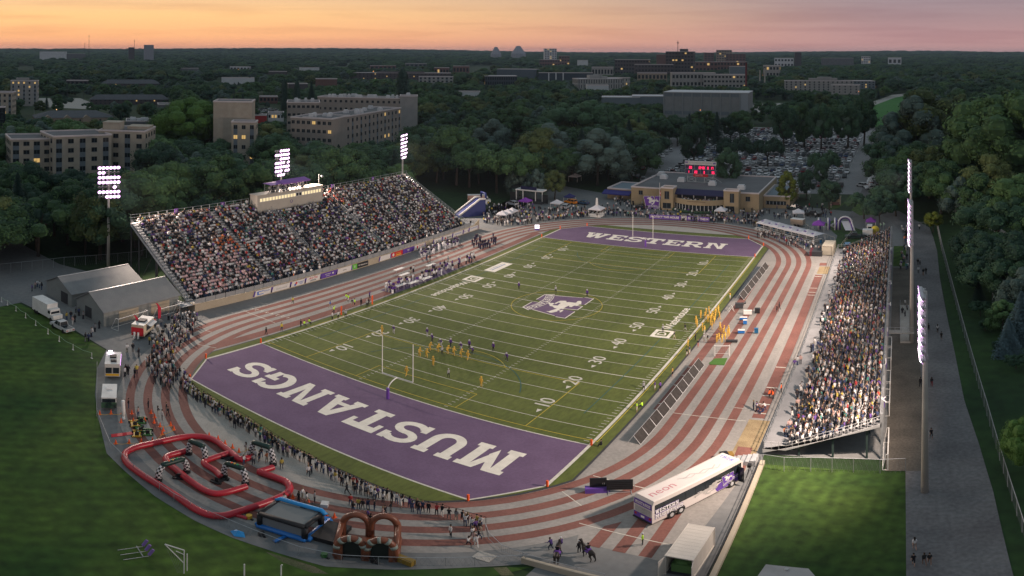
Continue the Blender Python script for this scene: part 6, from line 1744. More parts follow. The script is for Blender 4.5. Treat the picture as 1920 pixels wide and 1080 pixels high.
mb=MB();mb.add([(-8.2,104.4,6.9),(10.2,104.4,6.9),(10.4,102.2,5.5),(-8.4,102.2,5.5),(-8.4,102.2,5.2),(10.4,102.2,5.2)],[(0,3,2,1),(3,4,5,2)]);FB(mb,'awning',mat('navy_awning',(0.018,0.018,0.06),.7))
mb=MB();mb.add([(-37,112,3.3),(-26.5,112,3.3),(-26.5,109.3,2.4),(-37,109.3,2.4),(-26.5,109.3,2.0),(-37,109.3,2.0)],[(0,3,2,1),(3,5,4,2)]);FB(mb,'awning',mat('blue_awning',(0.03,0.03,0.16),.7))
for(x,y,z,w,h)in((-20.5,104.45,4.6,1.4,1.4),(16.8,104.45,4.5,1.5,1.5),(-9.7,100.15,5.2,1.6,2.6),(12.2,101.15,5.2,1.4,3.0),(-9.7,100.15,1.6,2.8,1.8),(11.5,101.15,1.5,3.0,1.8)):
 linkmesh('window',winmesh(w,h),FH,Vector((x,y,z))-of,0)
mb=MB();mb.box(21.3,112.40,1.2,28.2,112.49,2.5);FB(mb,'serving_hatch',GLASS)
for k in range(6):
 mb=MB();mb.box(21.4+k*1.2,112.30,1.3,21.5+k*1.2,112.39,2.4);FB(mb,'hatch_post',ROOFL)
mb=MB();mb.box(14.9,107.85,.1,17.9,107.99,2.6);FB(mb,'door',mat('pale_door',(0.32,0.30,0.26),.6,))
for(x,y)in((-19,125),(-11,121),(1.5,117),(13,112),(-22,131)):
 mb=MB();mb.box(-1.3,-1,0,1.3,1,1.1);mb.box(-1.0,-.7,1.1,1.0,.7,1.6);o=mb.build('roof_unit',ROOFL,FH,loc=(x,y-112,6.26))
mb=MB()
for i in range(22):
 t_=-1+i/10.5
 mb.sheet([(t_*3.0,4.0 if i%3 else 4.05),(t_*3.0+.16,4.0),(t_*3.0+.16,3.75),(t_*3.0,3.75)],0,0,Matrix(((1,0,0,.9),(0,0,-1,98.32),(0,1,0,0),(0,0,0,1))))
FB(mb,'wall_lettering',mat('brown_letters',(0.10,0.06,0.04)))
hd=MB();rg2=random.Random(3)
for i in range(90):
 t_=rg2.random();p0=pts[0];a=radians(228+84*t_)
 hd.ball((cxx+(rr+1.0)*cos(a)+rg2.uniform(-.3,.3),cyy+(rr+1.0)*sin(a)+rg2.uniform(-.2,.2)-.2,.45),rg2.uniform(.4,.6),6,4)
o=hd.build('hedge',LEAF['dark']);tag(o,'low dark clipped hedge curving along the field house front','hedge')
t=thing('flagpole','flagpole with red and white flag at the left corner of field house','flagpole',(-11.9,99.2,0))
mb=MB();mb.cyl(0,0,0,9.5,.07,6);mb.build('pole',WHITE,t)
mb=MB();mb.add([(0.06,0,6.9),(.4,-.1,6.2),(.4,-.1,4.9),(.06,0,5.3)],[(0,1,2,3)]);mb.build('flag',BR,t)
mb=MB();mb.add([(0.15,-.04,6.4),(.32,-.09,6.1),(.32,-.09,5.5),(.15,-.04,5.7)],[(0,1,2,3)]);mb.build('flag_white_band',WHITE,t)
sbY=121.0
pl=PY(1284.5,301,sbY);pr_=PY(1343,306,sbY);pb=PY(1313,326,sbY)
W_=pr_.x-pl.x;zt,zb2=pl.z,pb.z
SBD=thing('scoreboard','rooftop scoreboard glowing with red digits on a white truss','scoreboard',((pl.x+pr_.x)/2,sbY,6.3))
hw=W_/2;zz=lambda z:z-6.3
DKP=mat('score_panel',(0.06,0.045,0.09),.6)
REDD=mat('led_red',(0.3,0.0,0.02),.4,emit=(1.0,0.02,0.10),estr=1.9)
h1=zz(zt)-.28*(zt-zb2)
mb=MB();mb.box(-hw,-.3,h1,hw,.3,zz(zt));mb.build('header_panel',BW,SBD)
mb=MB();mb.box(-hw+.1,-.25,zz(zb2),hw-.1,.3,h1-.03);mb.build('score_panel',DKP,SBD)
mb=MB();mb.box(-hw*.45,-.35,zz(zb2)-1.0,hw*.5,.0,zz(zb2)-.03);mb.build('sponsor_panel',BR,SBD)
textmesh('Coca-Cola',.8,BW,'lettering',width=hw*.5,parent=SBD,T=Matrix.Translation((-hw*.1,-.37,zz(zb2)-.5))@Matrix.Rotation(pi/2,4,'X'))
hm=(h1+zz(zb2))/2
mb=MB()
for z in(zz(zb2),hm,h1-.05):mb.box(-hw+.05,-.33,z-.04,hw-.05,-.26,z+.04)
for x in(-.98,-.38,.33,.98):mb.box(x*hw-.04,-.33,hm+.05,x*hw+.04,-.26,h1-.1)
for x in(-.98,-.5,.0,.5,.98):mb.box(x*hw-.04,-.33,zz(zb2)+.05,x*hw+.04,-.26,hm-.05)
mb.build('frame',ALU,SBD)
def seg7(mb,x,z,w,h,segs):
 t=h*.16
 R_={'a':(x,z+h-t,x+w,z+h),'g':(x,z+h/2-t/2,x+w,z+h/2+t/2),'d':(x,z,x+w,z+t),'f':(x,z+h/2,x+t,z+h),'b':(x+w-t,z+h/2,x+w,z+h),'e':(x,z,x+t,z+h/2),'c':(x+w-t,z,x+w,z+h/2)}
 for i,s in enumerate(segs):
  a,b,c,d=R_[s];mb.box(a,-.34-i*.003,b,c,-.28,d)
S7={'0':'abcdef','1':'bc','2':'abged','3':'abgcd','4':'fgbc','5':'afgcd','7':'abc','8':'abcdefg','9':'abcdfg'}
mb=MB();dh=(h1-hm)*.55
for(x,z,st)in((-.72,hm+.15,'20'),(-.15,hm+.15,'12:48'),(.45,hm+.15,'0'),(.65,hm+.15,'17'),(-.8,zz(zb2)+.2,'1'),(-.38,zz(zb2)+.2,'20'),(.2,zz(zb2)+.2,'3'),(.72,zz(zb2)+.2,'35')):
 xx=x*hw
 for ch in st:
  if ch==':':mb.box(xx,-.34,z+dh*.2,xx+.1,-.28,z+dh*.8);xx+=.25;continue
  seg7(mb,xx,z,dh*.5,dh,S7[ch]);xx+=dh*.62
o=mb.build('lit_digits',REDD,SBD);o['kind']='stuff'
for x in(-.96,.96):
 textmesh('W',1.0,BP,'emblem',parent=SBD,T=Matrix.Translation((x*hw*.93,-.32,(h1+zz(zt))/2))@Matrix.Rotation(pi/2,4,'X'),bold=.05)
textmesh('TD WATERHOUSE STADIUM',.7,mat('banner_grey',(.3,.3,.3)),'lettering',width=hw*1.5,parent=SBD,T=Matrix.Translation((0,-.32,(h1+zz(zt))/2))@Matrix.Rotation(pi/2,4,'X'))
mb=MB()
for x in(-.85,-.3,.25,.8):mb.tube([(x*hw,0,0),(x*hw,0,zz(zb2)-.02)],.11,5);mb.tube([(x*hw,3.5,0),(x*hw,.1,zz(zb2))],.08,5)
for(a,b)in((-.85,-.3),(.25,.8)):mb.tube([(a*hw,0,.2),(b*hw,0,zz(zb2)-1.2)],.07,5);mb.tube([(a*hw,0,zz(zb2)-1.2),(b*hw,0,.2)],.07,5)
mb.tube([(-.85*hw,0,zz(zb2)-1.15),(.8*hw,0,zz(zb2)-1.15)],.08,5);mb.tube([(-.85*hw,0,.15),(.8*hw,0,.15)],.08,5);mb.tube([(.8*hw,0,zz(zb2)-1.0),(1.3*hw,1,.2)],.07,5)
mb.build('truss',ALU,SBD)
# -- event furniture builders
def tent(p,s,col,label,rz=0.0,h=2.3,peak=1.1,name='canopy_tent',group='pop-up canopy tents on the plaza',cat='tent',logo=None,sy=None):
 sy=sy or s
 t=thing(name,label,cat,(p[0],p[1],0),rz,group)
 a,b=s/2,sy/2
 mb=MB();mb.add([(-a,-b,h),(a,-b,h),(a,b,h),(-a,b,h),(0,0,h+peak),(-a,-b,h-.3),(a,-b,h-.3),(a,b,h-.3),(-a,b,h-.3),(-a*.45,-b*.45,h+peak*.48),(a*.45,-b*.45,h+peak*.48),(a*.45,b*.45,h+peak*.48),(-a*.45,b*.45,h+peak*.48)],[(0,1,10,9),(1,2,11,10),(2,3,12,11),(3,0,9,12),(9,10,4),(10,11,4),(11,12,4),(12,9,4),(5,6,1,0),(6,7,2,1),(7,8,3,2),(8,5,0,3)])
 mb.build('canopy',col,t)
 for sx in(-1,1):
  for q in(-1,1):
   m2=MB();m2.box(-.04,-.04,0,.04,.04,h);m2.build('leg',WHITE,t,loc=(sx*(a-.08),q*(b-.08),0))
 return t
TENTW=mat('tent_white',(0.55,0.53,0.55),.8,var=.04,scale=.5);TENTP=mat('tent_purple',(0.22,0.05,0.34),.8)
tent(P(620,378)if 0 else P(1048-88,408),3.0,TENTW,'white tent behind the far crowd, nearest the inflatable slide')
tent(P(942,414),3.3,TENTW,'leftmost of the joined pair of white tents by the far-left bend',rz=.3)
tent(P(952,411),3.3,TENTW,'second tent joined to the leftmost white tent',rz=.3)
tent(P(902,392),3.0,TENTW,'white tent beside the food trailer and the blue slide')
tent(P(985,388),3.6,TENTP,'purple tent in front of the mobile stage')
tent(P(1044,392),3.4,TENTW,'white gabled tent beside the white van on the plaza')
tent(P(1068,380),3.2,mat('tent_blue',(0.02,0.02,0.10),.8),'dark blue tent above the orange jeep')
tent(P(1352,406),3.6,TENTW,'white tent in front of the curved balcony front')
tent(P(1508,372),4.2,TENTW,'white tent behind the right end of the field house')
tent(P(1497,410),3.6,TENTW,'pale tent over the food stall by the ramp rail',rz=.2)
tent(P(1535,433),3.6,TENTP,'purple tent beside the purple and white inflatable')
tent(P(1633,427),3.0,TENTP,'purple peaked tent over the white ticket booth')
tent(P(1078+0,340),4.0,TENTW,'white tent half hidden under trees left of the field house')
k_=P(1119,405)
t=tent(k_,4.2,TENTW,'white concession kiosk tent with a tall spout on top',h=2.6,peak=1.3,name='kiosk',cat='kiosk')
mb=MB();mb.box(-1.9,-1.9,0,1.9,1.9,1.0);mb.build('counter',WHITE,t);mb=MB();mb.cyl(0,0,3.6,6.0,.45,8,r2=.3);mb.build('spout',WHITE,t)
def box_vehicle(p,rz,L,W,H,body,label,name='food_truck',cat='food truck',cab=True,roofm=None,wheels=2,extra=None,z0=.6,group=None):
 t=thing(name,label,cat,(p[0],p[1],0),rz,group)
 mb=MB();mb.box(-W/2,-L/2,z0,W/2,L/2,H);mb.build('body',body,t)
 mb=MB();mb.box(-W/2-.03,-L/2-.03,H,W/2+.03,L/2+.03,H+.06);mb.build('roof',roofm or WHITE,t)
 ys=[-L/2+1.0,-L/2+1.9][:wheels]if cab else[-.5,.5][:wheels]
 if cab:
  c=MB();c.extr([(-W/2+.05,z0-.1),(W/2-.05,z0-.1),(W/2-.05,1.5),(W/2-.15,2.35),(-W/2+.15,2.35),(-W/2+.05,1.5)],L/2,L/2+1.0);c.box(-W/2+.1,L/2+1.0,z0-.1,W/2-.1,L/2+1.9,1.35);c.build('cab',WHITE,t)
  g=MB();g.add([(-W/2+.2,L/2+1.03,1.45),(W/2-.2,L/2+1.03,1.45),(W/2-.28,L/2+.98,2.25),(-W/2+.28,L/2+.98,2.25)],[(0,1,2,3)])
  for s in(-1,1):g.box(s*(W/2-.04)-.02,L/2+.15,1.5,s*(W/2-.04)+.02,L/2+.85,2.1)
  g.build('windscreen',GLASS,t);ys.append(L/2+1.1)
 wm2=CARM['pickup'][2]
 for yy in ys:
  for s in(-1,1):linkmesh('wheel',wm2,t,(s*(W/2-.1),yy,.42))
 if extra:extra(t)
 return t
def yawof(u0,v0,u1,v1):
 a=P(u0,v0);b=P(u1,v1)
 return atan2(b.y-a.y,b.x-a.x)-pi/2
p=P(88,592);a=yawof(66,582,106,604)
box_vehicle(P(84,590),a,5.6,2.3,3.2,WHITE,'white box truck parked on the yard beside the left lawn','box_truck','truck')
put_car(P(116,618).x,P(116,618).y,a+pi,'pickup',(0.45,0.45,0.45),'white pickup truck parked behind the white box truck',name='pickup_truck',cat='pickup')
FLAGR=mat('feather_red',(0.55,0.03,0.06),.6)
def trailer_extra(t):
 mb=MB();mb.box(-.7,-1.0,2.86,.7,0.4,3.15);mb.build('roof_vent',DARK,t)
 mb=MB();mb.box(1.14,-1.2,1.3,1.2,1.6,2.2);mb.build('serving_hatch',GLASS,t)
 mb=MB();mb.add([(1.15,-1.3,2.7),(1.15,1.7,2.7),(2.1,1.7,2.35),(2.1,-1.3,2.35)],[(0,1,2,3)]);mb.build('awning',ALU,t)
 mb=MB();mb.box(-1.13,-2.62,.7,1.13,-2.56,2.3);mb.build('end_panel',BR,t)
 mb=MB();mb.cyl(-.4,-3.0,.3,1.5,.2,8);mb.cyl(.3,-3.0,.3,1.5,.2,8);mb.build('gas_bottle',WHITE,t)
FTC=mat('trailer_cream',(0.5,0.42,0.30),.7,var=.1,scale=.8)
box_vehicle(P(268,627),yawof(255,634,290,604),5.0,2.3,2.8,FTC,'cream and red food trailer between two red feather flags','food_trailer','food trailer',cab=False,extra=trailer_extra)
for(u,v,lab)in((255,628,'shorter red feather flag at the food trailer rear'),(296,604,'taller red feather flag at the food trailer front')):
 q=P(u,v);t=thing('feather_flag',lab,'flag',(q.x,q.y,0),0,'red feather flags')
 mb=MB();mb.tube([(0,0,0),(0,0,3.4),(-.25,0,3.9),(-.6,0,4.0)],.03,5);mb.build('pole',BLACK,t)
 T=Matrix.Rotation(face_cam(q.x,q.y),4,'Z');mb=MB();mb.add([tuple(T@Vector(c))for c in((.03,0,.7),(.55,.02,.9),(.60,.02,3.0),(.0,0,3.9),(-.5,0,4.05),(-.1,0,3.5))],[(0,1,2,3,4,5)]);mb.build('flag',FLAGR,t)
def ice_extra(t):
 mb=MB();mb.box(-1.0,-2.58,1.2,-.1,-2.52,2.2);mb.box(.1,-2.58,1.2,1.0,-2.52,2.2);mb.build('rear_windows',GLASS,t)
 mb=MB();mb.box(-1.0,-2.6,.75,1.0,-2.54,1.1);mb.build('yellow_panel',mat('sign_yellow',(0.6,0.33,0.02)),t)
 mb=MB();mb.box(-.5,-.2,2.86,.5,.8,3.15);mb.box(-.3,-1.8,2.86,.6,-1.3,3.2);mb.build('roof_box',DARK,t)
 mb=MB();mb.box(-.8,1.6,2.9,-.2,2.2,3.25);mb.build('roof_lamp',mat('lamp_violet_white',(.8,.8,.8),emit=(1,.8,1),estr=6),t)
 mb=MB();mb.box(1.14,-2.3,2.5,1.19,2.3,2.62);mb.build('side_light_strip',mat('lamp_violet',(.8,.6,.8),emit=(.85,.35,1),estr=3),t)
 mb=MB();mb.box(1.14,-1,1.3,1.2,1.4,2.2);mb.build('serving_hatch',GLASS,t)
box_vehicle(P(212,700),yawof(210,722,214,685),5.0,2.3,2.8,mat('truck_cream',(0.5,0.46,0.42),.7),'cream ice cream truck with a violet lamp on its roof','ice_cream_truck','food truck',cab=False,extra=ice_extra)
def van_extra(t):
 mb=MB();mb.box(-1.02,-2.42,.62,1.02,-2.36,1.55);mb.build('graphic_panel',mat('dark_graphic',(0.02,0.03,0.03),.5,col2=(0.05,0.12,0.06),scale=1.2),t)
 mb=MB();mb.box(-.9,-2.44,1.6,.9,-2.38,2.15);mb.build('rear_window',GLASS,t)
 mb=MB();mb.box(-.4,.3,2.36,.4,1.1,2.5);mb.build('roof_vent',WHITE,t)
 mb=MB()
 for s in(-1,1):mb.box(s*1.01-.01,-1.8,1.45,s*1.01+.01,1.9,1.95)
 mb.build('side_windows',GLASS,t)
box_vehicle(P(205,758),yawof(204,768,206,740),4.7,2.0,2.3,WHITE,'white van with a dark printed rear parked below ice cream truck','van','van',cab=False,extra=van_extra)
box_vehicle(P(893,381),-.9,6.0,2.4,3.0,mat('truck_red_white',(0.45,0.2,0.14),.7,col2=(.5,.45,.4),scale=.6),'red and white food trailer at the far end of the left stand','food_trailer','food trailer',cab=True)
box_vehicle(P(1496,424),1.3,4.0,2.1,2.3,STONET,'tan food stall under the pale tent by the ramp','food_stall','stall',cab=False)
for(u,v,k,c,rz,lab)in((961,385,'suv',(.4,.4,.42),1.2,'white sport utility car parked left of the mobile stage'),(1062,391,'suv',(.45,.45,.46),.1,'white van-like car beside the white gabled tent'),(1070,382,'suv',(.6,.2,.02),1.3,'orange jeep under the dark blue tent'),(1093,383,'sedan',(.02,.06,.12),1.4,'dark blue car with a white feather flag behind'),(1603,447,'pickup',(.012,.03,.03),1.75,'dark green pickup truck beside the right stand far end'),(1199,391,'sedan',(.02,.02,.02),1.4,'black golf cart sized car left of purple emblem'),(1490,393,'pickup',(.02,.04,.04),1.3,'dark truck behind the tan food stall'),(1525,405,'pickup',(.02,.02,.02),1.5,'black pickup parked by the ramp rail'),(1421+140,352,'suv',(.3,.3,.3),.4,'silver car alone at the lot exit'),(1615,350,'suv',(.4,.4,.4),.9,'white car with red lights at the lot exit barrier')):
 q=P(u,v);put_car(q.x,q.y,rz,k,c,lab,name='car' if k!='pickup' else 'pickup_truck',cat='car' if k!='pickup' else 'pickup')
q=P(1589,466);t=put_car(q.x,q.y,.15,'suv',(0.10,0.25,0.40),'pale blue jeep parked behind the far end of right stand',name='jeep',cat='jeep')
q=P(995,380);t=thing('mobile_stage','mobile stage truck with dark banners on the far plaza','stage',(q.x,q.y,0),.05)
mb=MB();mb.box(-5,-1.5,0,5,2,1.0);mb.build('platform',DARK,t)
for x in(-5,-2.4,2.4,5):m2=MB();m2.box(-.12,-.12,1.0,.12,.12,4.4);m2.build('post',WHITE,t,loc=(x,-1.2,0))
mb=MB();mb.box(-5.2,-1.6,4.4,5.2,2.1,4.8);mb.build('roof',WHITE,t);mb=MB();mb.box(-3.0,-1.7,4.9,3.0,-1.5,6.0);mb.build('top_banner',mat('navy_awning',(0,0,0)),t)
for x in(-6.2,6.2):m2=MB();m2.box(-1.0,-.1,.5,1.0,.1,3.6);m2.build('side_banner',BK,t,loc=(x,-1.4,0))
q=P(882,404);t=thing('inflatable_slide','tall navy and white inflatable slide beside the left stand far end','inflatable slide',(q.x,q.y,0),-.55)
NAVY=mat('navy_vinyl',(0.02,0.03,0.13),.45)
mb=MB();mb.add([(-1.8,1,0),(-1.8,4.5,0),(-1.8,4.5,5.2),(-1.8,2.6,5.2),(1.8,1,0),(1.8,4.5,0),(1.8,4.5,5.2),(1.8,2.6,5.2),(-1.8,-4.5,0),(-1.8,-4.5,.6),(1.8,-4.5,0),(1.8,-4.5,.6)],[(0,3,2,1),(4,5,6,7),(1,2,6,5),(3,7,6,2),(8,9,3,0),(10,4,7,11),(9,11,7,3),(8,10,11,9)]);mb.build('slide_body',NAVY,t)
for s in(-1,1):
 mb=MB();mb.tube([(s*1.8,-4.6,.8),(s*1.8,2.4,5.5),(s*1.8,4.5,5.5)],.32,8);mb.build('side_tube',WHITE,t,True)
mb=MB();mb.tube([(-1.8,4.6,5.4),(-1.5,4.6,7.2),(1.5,4.6,7.2),(1.8,4.6,5.4)],.35,8);mb.build('top_arch',NAVY,t,True)
q=P(1223,392);t=thing('emblem_board','big standing purple W board with white horse by the field house','sign',(q.x,q.y,0),face_cam(q.x,q.y))
emblem(Matrix.Translation((0,-.25,2.35))@Matrix.Rotation(pi/2,4,'X'),5.6,parent=t,mw=WHITE,mp=mat('emblem_purple',(0.12,0.04,0.26),.6),dz=.015)
mb=MB();mb.box(-2.2,-.2,0,2.2,.3,.5);mb.box(-.15,-.2,.5,.15,.0,4.2);mb.build('stand',BLACK,t)
for(u0,v0,u1,v1,words,lab)in((1217,411,1276,414,'PROTECT THIS HOUSE','left purple banner reading PROTECT THIS HOUSE'),(1288,414.5,1330,417,'PROTECT THIS H','right purple banner reading PROTECT THIS, partly hidden')):
 a_=P(u0,v0);b_=P(u1,v1);L=(b_-a_).length;t=thing('long_banner',lab,'banner',((a_.x+b_.x)/2,(a_.y+b_.y)/2,0),atan2(b_.y-a_.y,b_.x-a_.x),'purple banners behind the far crowd')
 mb=MB();mb.box(-L/2,-.04,.2,L/2,.04,1.6);mb.build('panel',BP,t)
 textmesh(words,1.0,BW,'lettering',width=L*.9,parent=t,T=Matrix.Translation((0,-.06,.9))@Matrix.Rotation(pi/2,4,'X'),bold=.03)
a_=P(1282,414);t=thing('emblem_sign','white panel with purple W between the purple banners','banner',(a_.x,a_.y,0));mb=MB();mb.box(-.9,-.05,.2,.9,.04,1.6);mb.build('panel',BW,t);textmesh('W',1.3,BP,'lettering',parent=t,T=Matrix.Translation((0,-.07,.9))@Matrix.Rotation(pi/2,4,'X'),bold=.05)
a_=P(1428,428);b_=P(1535,455)
dv=(b_-a_);L=dv.length;rz=atan2(dv.y,dv.x)
MQ=thing('marquee','long white marquee of eight joined peaks over picnic tables','marquee',(a_.x,a_.y,0),rz)
for k in range(8):
 x0=L*k/8;w=L/8;pk=.9 if k%2==0 else .55
 mb=MB();mb.add([(x0,-1.9,2.2),(x0+w,-1.9,2.2),(x0+w,2.6,2.2),(x0,2.6,2.2),(x0+w/2,.3,2.2+pk),(x0,-1.9,1.9),(x0+w,-1.9,1.9)],[(0,1,4),(1,2,4),(2,3,4),(3,0,4),(5,6,1,0)]);mb.build('canopy',TENTW,MQ)
 textmesh('W' if k%2==0 else 'M',1.0,BP,'printed_mark',parent=MQ,T=Matrix.Translation((x0+w/2,-.95,2.2+pk*.5+.03))@Matrix.Rotation(math.atan(pk/2.2),4,'X'),bold=.04)
for k in range(9):
 for y_ in(-1.85,2.5):m2=MB();m2.box(-.05,-.05,0,.05,.05,2.2);m2.build('leg',WHITE,MQ,loc=(L*k/8,y_,0))
ptm=MB();ptm.box(-.9,-.35,.70,.9,.35,.75);ptm.box(-.9,-.75,.42,.9,-.5,.46);ptm.box(-.9,.5,.42,.9,.75,.46)
for s in(-.6,.6):ptm.box(s-.04,-.7,0,s+.04,.7,.08);ptm.box(s-.04,-.08,0,s+.04,.08,.70)
ptmesh=ptm.mesh('picnic_table',WHITE)
for k in range(14):
 for j in range(3):
  q=Vector((a_.x,a_.y,0))+Vector((cos(rz),sin(rz),0))*(L*(k+.5)/14)+Vector((-sin(rz),cos(rz),0))*(-2.3+j*1.7)
  o=linkmesh('picnic_table',ptmesh,None,q,rz+pi/2);tag(o,f"white picnic table under the long marquee, {['front', 'middle', 'back'][j]} row, {'first third' if k < 5 else 'middle third' if k < 10 else 'container end'}",'picnic table','white picnic tables under the marquee')
for i,(u,v)in enumerate(((1451,433),(1477,441),(1495,449),(1512,462),(1539,456),(1424,426),(1413,420))):
 q=P(u,v);t=thing('rubbish_bin',['blue bin under the marquee left end','blue bin in front of the marquee middle','blue bin in front of the marquee right half','blue bin on the track side rail','blue bin at the marquee right end','blue bin left of the marquee by the crowd','dark blue bin among the far crowd'][i],'bin',(q.x,q.y,0),0,'blue bins round the marquee')
 mb=MB();mb.cyl(0,0,0,.95,.30,10,r2=.34);mb.build('drum',mat('bin_blue',(0.01,0.10,0.22),.6),t);mb=MB();mb.cyl(0,0,.95,1.0,.36,10);mb.build('rim',BLACK,t)
q=P(1568,430);t=thing('inflatable_obstacle','purple and white inflatable obstacle course with an arched slide','inflatable',(q.x,q.y,0),.1)
WV=mat('white_vinyl',(0.55,0.53,0.56),.45);PV=mat('purple_vinyl',(0.08,0.03,0.22),.45)
for x,mm in((-5.2,WV),(-2.4,WV),(-.4,WV)):
 mb=MB();mb.tube([(x,-1,0),(x,-1,2.9),(x+.0,2.2,3.0),(x,2.2,0)],.26,8);mb.build('frame_tube',mm,t,True)
 mb=MB();mb.tube([(x+.45,-1,.2),(x+.45,-1,2.6),(x+.45,2.2,2.7)],.22,8);mb.build('purple_tube',PV,t,True)
mb=MB();mb.tube([(1.0,-.5,0)]+[(2.6-1.6*cos(a*pi/8),-.5,2.2+1.6*sin(a*pi/8))for a in range(9)]+[(4.8,-3.2,.4)],.30,8);mb.build('arch_tube',PV,t,True)
mb=MB();mb.tube([(.6,-.9,0)]+[(2.6-2.0*cos(a*pi/8),-.9,2.2+1.95*sin(a*pi/8))for a in range(9)]+[(5.3,-3.6,.4)],.24,8);mb.build('arch_tube',WV,t,True)
mb=MB();mb.add([(1.4,0,2.6),(3.6,0,2.6),(5.0,-3.4,.5),(2.6,-3.4,.5)],[(0,3,2,1)]);mb.build('slide_bed',WV,t)
mb=MB();mb.tube([(-2.6,0,.6),(-.6,0,1.9)],.24,8);mb.tube([(-2.6,0,1.9),(-.6,0,.6)],.24,8);mb.build('cross_tube',WV,t,True)
q=P(1627,444);box_vehicle(q,1.55,2.8,2.0,2.2,WHITE,'small white trailer beside a big yellow ball','trailer','trailer',cab=False)
q=P(1632,436);t=thing('ticket_booth','white ticket booth walls under the purple peaked tent','booth',(q.x+.3,q.y+1.2,0));mb=MB();mb.box(-1.3,-1.2,0,0.2,1.2,2.1);mb.build('wall',WHITE,t);mb=MB();mb.box(-1.0,-1.26,1.0,.0,-1.2,1.8);mb.build('hatch',GLASS,t)
q=P(1641,441);t=thing('yellow_ball','big yellow inflated ball behind the small white trailer','inflatable',(q.x,q.y,0));mb=MB();mb.ball((0,0,1.7),1.15,14,9);mb.build('ball',mat('yellow_vinyl',(0.6,0.42,0.02),.4),t,True);mb=MB();mb.box(-1,-.8,.3,1.2,.8,.6);mb.build('base',BGO,t)
for i,(u,v)in enumerate(((1650,432),(1656,431))):
 q=P(u,v);t=thing('pennant_flag',['small pale pennant left of its twin by the trailer','small pale pennant right of its twin by the trailer'][i],'flag',(q.x,q.y,0));mb=MB();mb.tube([(0,0,0),(0,0,2.4)],.03,4);mb.build('pole',WHITE,t);mb=MB();mb.add([(0,0,2.4),(.5,0,1.9),(0,0,1.2)],[(0,1,2)]);mb.build('flag',mat('pale_green_flag',(.3,.45,.3)),t)
def container(p,rz,L,W,H,m,label,open_end=False):
 t=thing('shipping_container',label,'container',(p[0],p[1],0),rz)
 mb=MB()
 n=int(L/.28)
 for s in(-1,1):
  prof=[]
  for i in range(n+1):
   yy=-L/2+L*i/n;d=.018 if(i//2)%2 else 0
   prof.append((s*(W/2-d),yy))
  V=[(a,b,.15)for a,b in prof]+[(a,b,H-.1)for a,b in prof];k=len(prof)
  mb.add(V,[(i,i+1,k+i+1,k+i)for i in range(k-1)])
 mb.box(-W/2+.05,L/2-.05,.15,W/2-.05,L/2,H-.1)
 mb.build('side_wall',m,t)
 mb=MB()
 for i in range(n):
  yy=-L/2+L*i/n;d=.010 if i%2 else 0
  mb.add([(-W/2+.03,yy,H-d),(W/2-.03,yy,H-d),(W/2-.03,yy+L/n,H-d),(-W/2+.03,yy+L/n,H-d)],[(0,1,2,3)])
 mb.build('roof',m,t)
 mb=MB()
 for x in(-W/2,W/2):
  for yy in(-L/2,L/2):mb.box(x-.07,yy-.07,0,x+.07,yy+.07,H+.02)
  mb.box(x-.06,-L/2+.08,0,x+.06,L/2-.08,.15);mb.box(x-.06,-L/2+.08,H-.1,x+.06,L/2-.08,H+.02)
 for yy in(-L/2,L/2):mb.box(-W/2+.08,yy-.05,H-.1,W/2-.08,yy+.05,H+.02)
 mb.build('frame',m,t)
 mb=MB();mb.box(-W/2+.06,-L/2+.1,.12,W/2-.06,L/2-.1,.16);mb.build('floor',DARK,t)
 if open_end:
  for s in(-1,1):
   mb=MB();mb.box(0,-W/2+.05,.15,.05,0,H-.12)
   o=mb.build('door',m,t,loc=(s*(W/2+.03),-L/2,0));o.rotation_euler=(0,0,radians(10*s))
 else:
  mb=MB();mb.box(-W/2+.05,-L/2,.15,W/2-.05,-L/2+.05,H-.1);mb.build('door',m,t)
 return t
CW=mat('container_cream',(0.52,0.46,0.36),.6,var=.05,scale=.6)
q=P(1299,1046);cn=container((48.35,-70.2),yawof(1284,1085,1318,1000)*0-.04,6.06,2.44,2.6,mat('container_white',(0.55,0.50,0.44),.6,var=.05,scale=.6),'white corrugated shipping container open at its near end',True)
o=MB().box(-.9,-2.4,.2,.9,0,1.2).ball((0,-1.4,1.2),.95,12,7,sz=.55).build('storage_net',mat('green_net',(0.08,0.16,0.05),.9));o.location=(48.3,-70.4,0);tag(o,'green rolled netting inside the open white container','netting')
container((48.0,58.0),-.06,6.06,2.6,2.6,CW,'closed beige container at the far end of the right track')
q=P(1527,476);t=thing('landing_mat','grey and maroon high jump landing mat beside beige container','landing mat',(45.3,55.8,0));mb=MB();mb.box(-1.3,-2,0,1.3,2,1.3);mb.build('mat_body',DARK,t);mb=MB();mb.box(-1.9,-2,0,-1.32,2,1.3);mb.build('front_flap',mat('maroon',(.12,.02,.03)),t)
q=P(1541,382);t=thing('guard_booth','small beige booth with open front under the trees','booth',(P(1587,384).x,P(1587,384).y,0));t.location=(P(1567,384).x,P(1567,384).y,0)
mb=MB();mb.box(-1.7,-1,0,-1.5,1.4,2.8);mb.box(1.5,-1,0,1.7,1.4,2.8);mb.box(-1.5,1.2,0,1.5,1.4,2.8);mb.box(-1.8,-1.2,2.8,1.8,1.6,3.0);mb.build('wall',STANDC,t)
mb=MB();mb.box(-1.2,-.6,0,1.2,-.4,1.0);mb.build('counter',BRICKR,t)
q=P(1553,376);t=thing('vending_box','small red vending box left of the beige booth','vending machine',(q.x,q.y,0));mb=MB();mb.box(-.8,-.5,0,.8,.5,1.6);mb.build('cabinet',BR,t);mb=MB();mb.box(-.6,-.53,.6,.6,-.5,1.3);mb.build('window',GLASS,t)
